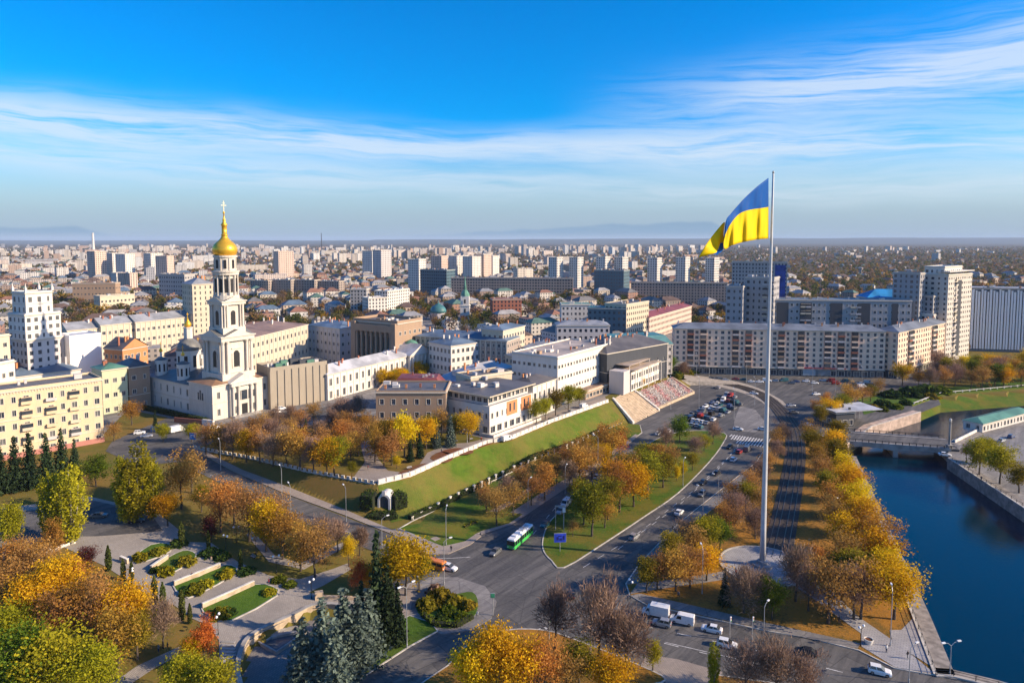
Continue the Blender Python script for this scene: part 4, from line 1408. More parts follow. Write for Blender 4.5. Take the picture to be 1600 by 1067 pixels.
# foot of the slope and median
row = [(815, 775, 9, 1, 'brown'), (850, 752, 9, 1, 'orange'), (880, 738, 10, 1, 'brown'), (900, 735, 10, 1, 'brown'), (940, 712, 11, 1, 'orange'), (760, 800, 8, 1, 'brown'), (776, 822, 10, 0.9, 'brown'), (802, 806, 9.5, 0.95, 'brown'), (792, 788, 8, 1, 'bare'), (851, 782, 11.5, 1.0, 'orange'), (830, 790, 9, 0.95, 'brown'), (906, 757, 12, 0.95, 'orange'), (925, 745, 10, 1, 'brown'), (890, 765, 9, 1, 'bare'), (955, 722, 12.5, 1.05, 'orange'), (942, 735, 9, 1, 'gold'), (915, 722, 10, 1, 'orange'), (870, 755, 8, 1, 'brown'), (968, 712, 10, 0.95, 'red')]
grove('at the foot of the slope', row, 'trees at the foot of the slope', k=1.08)
row = [(950, 812, 12, 1, 'olive'), (985, 770, 12, 1, 'brown'), (1025, 745, 11, 1, 'orange'), (1000, 755, 11, 1, 'olive'), (1045, 738, 9, 1, 'brown'), (960, 780, 12, 1, 'gold'), (905, 800, 10, 1, 'olive'), (925, 838, 14.5, 0.95, 'olive'), (912, 820, 10, 0.95, 'green'), (968, 800, 14, 0.9, 'orange'), (990, 792, 13, 0.95, 'gold'), (972, 770, 12, 0.95, 'olive'), (1012, 772, 13, 1.0, 'olive'), (1036, 762, 11, 0.95, 'olive'), (1008, 740, 10, 1, 'olive'), (895, 838, 4.5, 1.1, 'brown'), (1057, 752, 5.5, 0.6, 'yellow'), (1066, 746, 5.5, 0.6, 'yellow'), (1062, 692, 10, 0.95, 'green'), (1040, 700, 8, 1, 'bare'), (1086, 712, 7, 1, 'bare'), (1114, 694, 9, 0.8, 'bare'), (1082, 735, 6, 1, 'olive'), (945, 825, 8, 1, 'orange'), (1100, 705, 6, 1.2, 'lime')]
grove('on the median between the carriageways', row, 'median trees', k=1.08)
# far side of the river and upstream
row = [(1530, 742, 13, 1.0, 'lime'), (1562, 756, 13.5, 1.0, 'lime'), (1592, 770, 10, 1.0, 'olive'), (1545, 725, 10, 1, 'lime'), (1510, 720, 6, 1, 'brown')]
grove('on the right bank past the bridge', row, 'right bank trees')
row = [(1283, 668, 10, 1, 'olive'), (1298, 660, 11, 1, 'gold'), (1315, 652, 11, 1.1, 'olive'), (1328, 640, 12, 1.2, 'orange'), (1348, 632, 9, 1.1, 'brown'), (1290, 642, 9, 1, 'orange'), (1275, 655, 9, 1, 'brown'), (1410, 602, 13, 0.95, 'gold'), (1395, 620, 4, 1.8, 'shrub_dark'), (1380, 634, 3.5, 1.5, 'shrub_dark'), (1425, 618, 5, 1.8, 'shrub_dark'), (1445, 614, 5, 1.8, 'shrub_dark'), (1380, 642, 2.5, 1.2, 'shrub_green'), (1400, 638, 3, 1.2, 'shrub_green'), (1415, 632, 3, 1.2, 'shrub_dark'), (1470, 614, 4, 1.5, 'shrub_green'), (1365, 640, 3, 1.3, 'shrub_olive'), (1455, 622, 3, 1.5, 'shrub_olive'), (1360, 628, 9, 1.1, 'olive'), (1435, 606, 10, 1, 'orange'), (1372, 618, 9, 1, 'brown')]
grove('between the square and the upstream quay', row, 'trees by the upstream quay')
row = []
rr_ = random.Random(3)
for i in range(26):
    x = 1455 + i * 6.5 + rr_.uniform(-4, 4)
    row.append((x, 606 - (i % 3) * 11 + rr_.uniform(-3, 3), rr_.uniform(10, 14), 1.0, ('brown', 'gold', 'brown', 'orange', 'green', 'yellow', 'olive', 'bare')[rr_.randrange(8)] if i != 8 else 'yellow'))
grove('in the park behind the railing', row, 'trees of the upstream park')
# beside the hill buildings
row = [(838, 661, 10, 0.9, 'olive'), (852, 655, 9, 0.9, 'lime'), (868, 649, 11, 0.9, 'olive'), (888, 640, 11, 0.95, 'lime'), (905, 632, 8, 1, 'lime')]
grove('before the long white office', row, 'trees before the white office', gf=lambda x, y: at_z(x, y, HILL_Z).to_3d() + Vector((0, 0, HILL_Z)))
row = [(1000, 608, 7, 0.9, 'gold'), (985, 612, 6, 1, 'green'), (1048, 583, 10, 0.9, 'green'), (1068, 590, 9, 1.1, 'bare'), (1060, 598, 5, 1.3, 'olive'), (1055, 590, 4, 1.4, 'shrub_dark'), (1072, 586, 4, 1.4, 'shrub_olive'), (1080, 582, 4, 1.4, 'shrub_dark'), (1062, 580, 8, 1.1, 'olive')]
grove('beside the flower terrace', row, 'trees by the flower terrace')

# hedges: leaf-covered boxes
def hedge(name, label, px, w_, h_, kind='hedge', z=None, dens=22, group=None):
    line = gl(px) if z is None else zp(px, z)
    Lv = Leaves(len(px) + int(px[0][0]))
    core = MB()
    c0 = line[0]
    g0 = _base_height(c0.x, c0.y)
    t = thing(name, label, 'hedge', (c0.x, c0.y, g0), 0, group)
    for i in range(len(line) - 1):
        a, b = line[i], line[i + 1]
        v = b - a
        nn = Vector((-v.y, v.x)).normalized()
        for q in range(int(v.length * (w_ + 2 * h_) * dens / 3)):
            f_ = Lv.r.random()
            p = a + v * f_
            g = _base_height(p.x, p.y) - g0
            u = Lv.r.uniform(-h_, h_ + w_)
            if u < 0:
                off, z_ = -w_ / 2, h_ + u
            elif u < w_:
                off, z_ = u - w_ / 2, h_
            else:
                off, z_ = w_ / 2, h_ - (u - w_)
            off += Lv.r.gauss(0, 0.12)
            z_ += Lv.r.gauss(0, 0.1)
            Lv.leaf(Vector((p.x - c0.x + nn.x * off, p.y - c0.y + nn.y * off, g + max(0.05, z_))), 0.24, 0.5 + 0.5 * noise.noise(Vector((p.x * .7, p.y * .7, z_))), 0.3)
        k = max(1, int(v.length / 2.5))
        for q in range(k):
            p, p2 = a + v * (q / k), a + v * ((q + 1) / k)
            g = min(_base_height(p.x, p.y), _base_height(p2.x, p2.y)) - g0
            m_ = (p + p2) / 2
            core.obox(m_.x - c0.x, m_.y - c0.y, g - 0.2, g + h_ * 0.9, v.length / k, w_ * 0.85, math.atan2(v.y, v.x))
    core.build('stems', plain('hedge_inside', (0.02, 0.025, 0.01), 1.0), t)
    link('foliage', Lv.mesh('foliage', LEAF[kind]), t)
    return t
hedge('hedge', 'dark clipped hedge along the foot of the hill slope', [(640, 812), (700, 787), (800, 737), (882, 701), (950, 670)], 1.3, 1.8)
hedge('hedge', 'bushy ivy mass left of the white slope doorway', [(566, 790), (586, 791)], 5.0, 4.2)
hedge('hedge', 'bushy ivy mass right of the white slope doorway', [(613, 792), (632, 788)], 5.0, 4.2)
hedge('hedge', 'low dark ground cover below the white slope doorway', [(578, 805), (600, 808), (620, 806)], 5.0, 1.0)
hedge('hedge', 'dark hedge under the shaded cathedral side wall', [(224, 640), (280, 652), (326, 662)], 1.5, 2.2)
hedge('hedge', 'clipped rim hedge around the corner shrub island', [(660, 962), (680, 978), (712, 980), (738, 966)], 1.2, 1.1, 'green')
hedge('hedge', 'yellowish low hedge beside the crossing by the park strip', [(726, 826), (745, 818)], 1.0, 1.0, 'lime')

# ------------------------------------------------------------------ buildings
W = {
    'yellow': wallmat('yellow_plaster', (0.66, 0.51, 0.33)),
    'cream': wallmat('cream_plaster', (0.58, 0.50, 0.37)),
    'paleyellow': wallmat('pale_yellow_plaster', (0.84, 0.61, 0.44)),
    'white': wallmat('white_plaster', (0.67, 0.63, 0.57), 0.25),
    'church': wallmat('church_limewash', (0.62, 0.57, 0.49), 0.4),
    'grey': wallmat('grey_render', (0.40, 0.38, 0.36)),
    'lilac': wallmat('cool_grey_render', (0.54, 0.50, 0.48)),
    'brown': wallmat('brown_render', (0.36, 0.25, 0.17)),
    'orange': wallmat('orange_brick', (0.58, 0.25, 0.11)),
    'brick': wallmat('red_brick', (0.33, 0.13, 0.085)),
    'green': wallmat('pale_green_plaster', (0.50, 0.54, 0.36)),
    'beige': wallmat('beige_panels', (0.36, 0.31, 0.24)),
    'pink': wallmat('pinkish_plaster', (0.62, 0.47, 0.38)),
    'dark': wallmat('dark_cladding', (0.07, 0.075, 0.085)),
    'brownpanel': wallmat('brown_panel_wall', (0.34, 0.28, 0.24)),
    'slate': wallmat('slate_grey_render', (0.36, 0.35, 0.35)),
    'bright': wallmat('bright_ribs', (0.82, 0.82, 0.82), 0.1),
    'teal': wallmat('blue_grey_glass_wall', (0.10, 0.16, 0.19), rough=0.3),
}
RF = {
    'grey': roofmat('grey_metal_roof', (0.27, 0.28, 0.30)),
    'light': roofmat('light_metal_roof', (0.46, 0.46, 0.47), rust=0.08),
    'blue': roofmat('blue_metal_roof', (0.13, 0.18, 0.24)),
    'bright': roofmat('bright_blue_roof', (0.03, 0.25, 0.52), rust=0.02),
    'brown': roofmat('brown_roof', (0.24, 0.16, 0.12)),
    'red': roofmat('dark_red_roof', (0.22, 0.06, 0.055)),
    'green': roofmat('green_metal_roof', (0.10, 0.24, 0.17)),
    'teal': roofmat('teal_metal_roof', (0.06, 0.19, 0.20)),
    'tar': roofmat('tar_roof', (0.12, 0.11, 0.105)),
    'beige': roofmat('beige_roof', (0.45, 0.36, 0.28)),
}
GLASS = glassmat('window_glass')
FRAME = plain('window_frame', (0.5, 0.48, 0.45), 0.6)
TRIM = wallmat('stone_trim', (0.60, 0.54, 0.44), 0.2)
_winmesh = {}
def window_mesh(w_, h_):
    key = (round(w_, 2), round(h_, 2))
    if key not in _winmesh:
        m = MB()
        y = 0.20
        m.quad((-w_ / 2, y, 0), (w_ / 2, y, 0), (w_ / 2, y, h_), (-w_ / 2, y, h_), 1)
        b = 0.09
        for x0, x1, z0, z1 in ((-w_ / 2, -w_ / 2 + b, 0, h_), (w_ / 2 - b, w_ / 2, 0, h_), (-w_ / 2 + b, w_ / 2 - b, h_ - b, h_), (-w_ / 2 + b, w_ / 2 - b, 0, b), (-0.05, 0.05, b, h_ - b)):
            m.quad((x0, y - 0.05, z0), (x1, y - 0.05, z0), (x1, y - 0.05, z1), (x0, y - 0.05, z1), 0)
        m.box(-w_ / 2 - 0.08, -0.07, -0.1, w_ / 2 + 0.08, 0.02, 0.0, 0)
        for x0, x1, z0, z1 in ((-w_ / 2 - 0.2, -w_ / 2, 0, h_ + 0.2), (w_ / 2, w_ / 2 + 0.2, 0, h_ + 0.2), (-w_ / 2, w_ / 2, h_, h_ + 0.2)):
            m.box(x0, -0.06, z0, x1, -0.004, z1, 2)
        _winmesh[key] = m.mesh('window', [FRAME, GLASS, TRIM])
    return _winmesh[key]

def facade(mb, o, dx, L, z0, z1, wins, m=0):
    """wall in the vertical plane through o along dx, with openings; returns nothing, reveals included"""
    n = Vector((dx.y, -dx.x))
    def P(x, z, d_=0.0):
        return (o.x + dx.x * x - n.x * d_, o.y + dx.y * x - n.y * d_, z)
    rows = {}
    for x0, x1, a, b in wins:
        rows.setdefault((round(a, 3), round(b, 3)), []).append((x0, x1))
    z = z0
    for (a, b), spans in sorted(rows.items()):
        if a > z:
            mb.quad(P(0, z), P(L, z), P(L, a), P(0, a), m)
        spans.sort()
        x = 0.0
        for x0, x1 in spans:
            mb.quad(P(x, a), P(x0, a), P(x0, b), P(x, b), m)
            d_ = 0.24
            mb.quad(P(x0, a), P(x0, a, d_), P(x0, b, d_), P(x0, b), m)
            mb.quad(P(x1, a), P(x1, b), P(x1, b, d_), P(x1, a, d_), m)
            mb.quad(P(x0, b), P(x0, b, d_), P(x1, b, d_), P(x1, b), m)
            mb.quad(P(x0, a), P(x1, a), P(x1, a, d_), P(x0, a, d_), m)
            x = x1
        mb.quad(P(x, a), P(L, a), P(L, b), P(x, b), m)
        z = b
    if z < z1:
        mb.quad(P(0, z), P(L, z), P(L, z1), P(0, z1), m)

PATS = [(1,), (1, 1, 0.6), (1, 0.75), (1, 1, 1, 1.35), (1.2, 0.8, 0.8), (1, 0.6, 1, 1)]
BUILT = []       # footprints, for keeping filler houses and trees out
def block(root, x0, y0, x1, y1, z0, z1, floors, wall, bay=3.2, ww=1.6, wh=1.95, sill=0.8, roof='flat', rmat='grey', rise=2.5, faces='FRLB', single=False, balcony=(), cornice=True, skip=(), base=0.0, clutter=True, eave=0.5, parapet=0.5, winmat=None, rs=1, pil=False):
    rr_ = random.Random(rs + int(abs(x1 * 13 + z1 * 7)))
    wallm = W[wall] if isinstance(wall, str) else wall
    mb = MB()
    panes = MB()
    nwin = 0
    fh = (z1 - z0 - base - 0.6) / max(1, floors)
    defs = {'F': (Vector((x0, y0)), Vector((1, 0)), x1 - x0), 'R': (Vector((x1, y0)), Vector((0, 1)), y1 - y0),
            'B': (Vector((x1, y1)), Vector((-1, 0)), x1 - x0), 'L': (Vector((x0, y1)), Vector((0, -1)), y1 - y0)}
    for key, (o, dx, L) in defs.items():
        wins = []
        if floors and key in faces and L > bay:
            nb_ = max(1, int(L / bay))
            bw = L / nb_
            pat = PATS[rs % len(PATS)] if key in 'FB' else PATS[(rs + 3) % len(PATS)]
            h2 = min(wh, fh * 0.75)
            for fl in range(floors):
                za = z0 + base + fl * fh + min(sill, fh * 0.3)
                for b in range(nb_):
                    if (key, b) in skip or (key, b, fl) in skip:
                        continue
                    xc = (b + 0.5) * bw
                    w2 = min(ww * pat[b % len(pat)], bw * 0.8)
                    wins.append((xc - w2 / 2, xc + w2 / 2, za, za + h2))
                    ang = math.atan2(dx.y, dx.x)
                    px_, py_ = o.x + dx.x * xc, o.y + dx.y * xc
                    if single and nwin < 300 and key != 'B':
                        link('window', window_mesh(w2, h2), root, (px_, py_, za), ang)
                        nwin += 1
                    else:
                        n = Vector((dx.y, -dx.x))
                        q = [(px_ + dx.x * s - n.x * 0.2, py_ + dx.y * s - n.y * 0.2, zz) for s, zz in ((-w2 / 2, za), (w2 / 2, za), (w2 / 2, za + h2), (-w2 / 2, za + h2))]
                        panes.quad(*q)
                    if key == 'F' and b in balcony and fl > 0:
                        bl_ = MB()
                        bl_.box(-bw * 0.45, -1.1, -0.15, bw * 0.45, -0.003, 0.0)
                        bl_.box(-bw * 0.45, -1.1, 0.0, bw * 0.45, -1.02, 0.95)
                        bl_.box(-bw * 0.45, -1.02, 0.0, -bw * 0.45 + 0.08, -0.003, 0.95)
                        bl_.box(bw * 0.45 - 0.08, -1.02, 0.0, bw * 0.45, -0.003, 0.95)
                        if rr_.random() < 0.5:
                            bl_.box(-bw * 0.43, -1.0, 0.95, bw * 0.43, -0.92, 2.3, 1)
                            bl_.box(-bw * 0.45, -1.1, 2.3, bw * 0.45, -0.003, 2.4)
                        bl_.build('balcony', [rr_.choice([wallm, wallm, W['cream'], W['lilac']]), GLASS], root, (px_, py_, za - min(sill, fh * 0.3) + 0.05), 0)
        facade(mb, o, dx, L, z0, z1, wins)
    mb.build('wall', wallm, root)
    if panes.f:
        tag(panes.build('windows', winmat or GLASS, root), kind='stuff')
    if pil:
        nb_ = max(1, int((x1 - x0) / bay))
        m_ = MB(); m_.box(-0.28, -0.22, 0, 0.28, -0.004, z1 - z0 - 0.6); me_ = m_.mesh('pilaster', [TRIM if wall != 'white' else wallm])
        for b in range(nb_ + 1):
            link('pilaster', me_, root, (min(x1 - 0.3, max(x0 + 0.3, x0 + (x1 - x0) * b / nb_)), y0, z0))
    if floors > 1 and cornice:
        c = MB()
        zc = z0 + base + fh - 0.12
        c.box(x0 - 0.14, y0 - 0.14, zc, x1 + 0.14, y0 - 0.003, zc + 0.28)
        c.box(x1 + 0.003, y0 - 0.003, zc, x1 + 0.14, y1, zc + 0.28)
        c.box(x0 - 0.14, y0 - 0.003, zc, x0 - 0.003, y1, zc + 0.28)
        c.build('string_course', TRIM, root)
    if cornice:
        c = MB()
        for (a, b, cc, d_) in ((x0 - 0.45, y0 - 0.45, x1 + 0.45, y0 - 0.003), (x0 - 0.45, y1 + 0.003, x1 + 0.45, y1 + 0.45), (x0 - 0.45, y0 - 0.003, x0 - 0.003, y1 + 0.003), (x1 + 0.003, y0 - 0.003, x1 + 0.45, y1 + 0.003)):
            c.box(a, b, z1 - 0.55, cc, d_, z1 - 0.08)
        c.build('cornice', TRIM, root)
    r = MB()
    X0, Y0, X1, Y1 = x0 - eave, y0 - eave, x1 + eave, y1 + eave
    rm = RF[rmat] if isinstance(rmat, str) else rmat
    cx, cy = (x0 + x1) / 2, (y0 + y1) / 2
    if roof == 'flat':
        r.box(x0 + 0.02, y0 + 0.02, z1 - 0.3, x1 - 0.02, y1 - 0.02, z1 - 0.02)
        ro = r.build('roof', rm, root)
        p = MB()
        for (a, b, cc, d_) in ((x0, y0, x1, y0 + 0.3), (x0, y1 - 0.3, x1, y1), (x0, y0 + 0.3, x0 + 0.3, y1 - 0.3), (x1 - 0.3, y0 + 0.3, x1, y1 - 0.3)):
            p.box(a, b, z1 + 0.002, cc, d_, z1 + parapet)
        p.build('parapet', wallm, root)
        ztop = z1
    else:
        ztop = z1 + rise * 0.5
        lx, ly = X1 - X0, Y1 - Y0
        if roof == 'hip':
            k = min(lx, ly) / 2 * 0.98
            if lx >= ly:
                a, b = (X0 + k, cy, z1 + rise), (X1 - k, cy, z1 + rise)
            else:
                a, b = (cx, Y0 + k, z1 + rise), (cx, Y1 - k, z1 + rise)
            c0, c1, c2, c3 = (X0, Y0, z1), (X1, Y0, z1), (X1, Y1, z1), (X0, Y1, z1)
            if lx >= ly:
                r.poly([c0, c1, b, a]); r.poly([c2, c3, a, b]); r.poly([c1, c2, b]); r.poly([c3, c0, a])
            else:
                r.poly([c1, c2, b, a]); r.poly([c3, c0, a, b]); r.poly([c0, c1, a]); r.poly([c2, c3, b])
            r.poly([c3, c2, c1, c0])
        elif roof == 'gable':       # ridge along x
            a, b = (X0, cy, z1 + rise), (X1, cy, z1 + rise)
            c0, c1, c2, c3 = (X0, Y0, z1), (X1, Y0, z1), (X1, Y1, z1), (X0, Y1, z1)
            r.poly([c0, c1, b, a]); r.poly([c2, c3, a, b]); r.poly([c3, c2, c1, c0])
            g = MB()
            g.poly([(x1, y0, z1), (x1, y1, z1), (x1, cy, z1 + rise * 0.93)])
            g.poly([(x0, y1, z1), (x0, y0, z1), (x0, cy, z1 + rise * 0.93)])
            g.build('gable', wallm, root)
        elif roof == 'gabley':      # ridge along y, gable to the front
            a, b = (cx, Y0, z1 + rise), (cx, Y1, z1 + rise)
            c0, c1, c2, c3 = (X0, Y0, z1), (X1, Y0, z1), (X1, Y1, z1), (X0, Y1, z1)
            r.poly([c1, c2, b, a]); r.poly([c3, c0, a, b]); r.poly([c3, c2, c1, c0])
            g = MB()
            g.poly([(x0, y0, z1), (x1, y0, z1), (cx, y0, z1 + rise * 0.93)])
            g.poly([(x1, y1, z1), (x0, y1, z1), (cx, y1, z1 + rise * 0.93)])
            g.build('gable', wallm, root)
        elif roof == 'mansard':
            i = min(lx, ly) * 0.18
            r.v += [(X0, Y0, z1), (X1, Y0, z1), (X1, Y1, z1), (X0, Y1, z1), (X0 + i, Y0 + i, z1 + rise), (X1 - i, Y0 + i, z1 + rise), (X1 - i, Y1 - i, z1 + rise), (X0 + i, Y1 - i, z1 + rise)]
            for f_ in ((4, 5, 6, 7), (0, 1, 5, 4), (1, 2, 6, 5), (2, 3, 7, 6), (3, 0, 4, 7), (3, 2, 1, 0)):
                r.f.append(f_); r.m.append(0)
        ro = r.build('roof', rm, root)
    if clutter:
        n_ = int(3 + (x1 - x0) * (y1 - y0) / 130)
        for k in range(min(n_, 22)):
            u, v = rr_.uniform(x0 + 1.5, x1 - 1.5), rr_.uniform(y0 + (y1 - y0) * 0.25, y1 - (y1 - y0) * 0.25)
            c = MB()
            if roof == 'flat' and rr_.random() < 0.55:
                a, b, h_ = rr_.uniform(0.5, 1.8), rr_.uniform(0.5, 1.5), rr_.uniform(0.6, 1.8)
                c.box(u - a, v - b, ztop - 0.1, u + a, v + b, ztop + h_)
                c.box(u - a - 0.1, v - b - 0.1, ztop + h_, u + a + 0.1, v + b + 0.1, ztop + h_ + 0.12)
                c.build('roof_vent', rr_.choice([W['lilac'], W['white'], W['brown'], RF['light']]), ro)
            else:
                hh = (z1 + rise + 0.8 if roof != 'flat' else z1 + 1.4)
                c.box(u - 0.4, v - 0.3, z1 + 0.1, u + 0.4, v + 0.3, hh)
                c.box(u - 0.5, v - 0.4, hh, u + 0.5, v + 0.4, hh + 0.15)
                c.build('chimney', rr_.choice([W['brick'], W['white'], W['lilac'], W['orange']]), ro)
    return ro

def place(name, label, cat, A, B, z, group=None):
    """an empty at A whose x axis runs to B; returns it with the length of AB"""
    v = B - A
    t = thing(name, label, cat, (A.x, A.y, z), math.atan2(v.y, v.x), group)
    return t, v.length

def top_h(px, py, P, z):
    return at_y(px, py, P.y).z - z

def bld(name, label, a, b, top, depth, floors, wall, roof='flat', rmat='tar', z=HILL_Z, cat='building', topat='A', group=None, **kw):
    A, B = at_z(a[0], a[1], z), at_z(b[0], b[1], z)
    t, L = place(name, label, cat, A, B, z - 0.05, group)
    h = top_h(a[0], top, A, z) if topat == 'A' else top_h(b[0], top, B, z)
    block(t, 0, 0, L, depth, 0, h, floors, wall, roof=roof, rmat=rmat, rs=int(a[0]), **kw)
    v = (B - A).normalized()
    nn = Vector((-v.y, v.x))
    BUILT.append([A - v * 3 - nn * 3, B + v * 3 - nn * 3, B + v * 3 + nn * (depth + 3), A - v * 3 + nn * (depth + 3)])
    return t, L, h

# --- yellow block at the left
t, L, h = bld('apartment_block', 'long yellow plaster apartment block with balconies at the left edge', (-46, 729), (163, 690), 592, 15, 5, 'yellow', 'flat', 'tar', cat='apartment block', topat='B', single=True, bay=3.6, ww=1.6, wh=2.1, balcony=(4, 6, 8), parapet=0.7)
m = MB(); m.box(-0.1, -0.12, 0, L + 0.1, -0.003, 1.9); m.build('plinth', wallmat('pink_plinth', (0.45, 0.2, 0.16)), t)
m = MB(); m.box(-0.1, -0.2, h * 0.56, L + 0.1, -0.003, h * 0.56 + 0.3); m.build('string_course', TRIM, t)
m = MB(); m.box(-0.22, -0.2, 0, 0.22, -0.004, 0.5); me_ = m.mesh('dentil', [TRIM])
for i in range(int(L / 0.9)):
    link('dentil', me_, t, (0.5 + i * 0.9, 0, h - 1.2))
# --- left white tower with stepped blocks
A, B = at_z(47, 632, HILL_Z), at_z(98, 622, HILL_Z)
t, L = place('tower_building', 'white stepped tower block standing behind the yellow apartments', 'tower', A, B, HILL_Z)
h1, h2, h3 = top_h(47, 532, A, HILL_Z), top_h(47, 492, A, HILL_Z), top_h(47, 458, A, HILL_Z)
block(t, 0, 0, L, 13, 0, h1, 8, 'lilac', clutter=False)
block(t, -0.6, -0.6, L + 0.6, 13.6, h1 + 0.01, h2, 3, 'white', clutter=False, bay=3)
block(t, 0.8, 0.8, L - 2.0, 12.2, h2 + 0.01, h3, 2, 'white', clutter=False, bay=3.4, wh=2.4)
for x, y in ((0.8, 0.8), (L - 2.2, 0.8), (0.8, 11.8), (L - 2.2, 11.8)):
    m = MB(); m.box(x, y, h3 + 0.5, x + 0.9, y + 0.9, h3 + 2.2); m.lathe([(0.4, h3 + 2.2), (0.05, h3 + 4.5)], 6, x + 0.45, y + 0.45); m.build('pinnacle', W['white'], t)
BUILT.append([A + Vector((-5, -3)), A + Vector((25, -3)), A + Vector((25, 25)), A + Vector((-5, 25))])
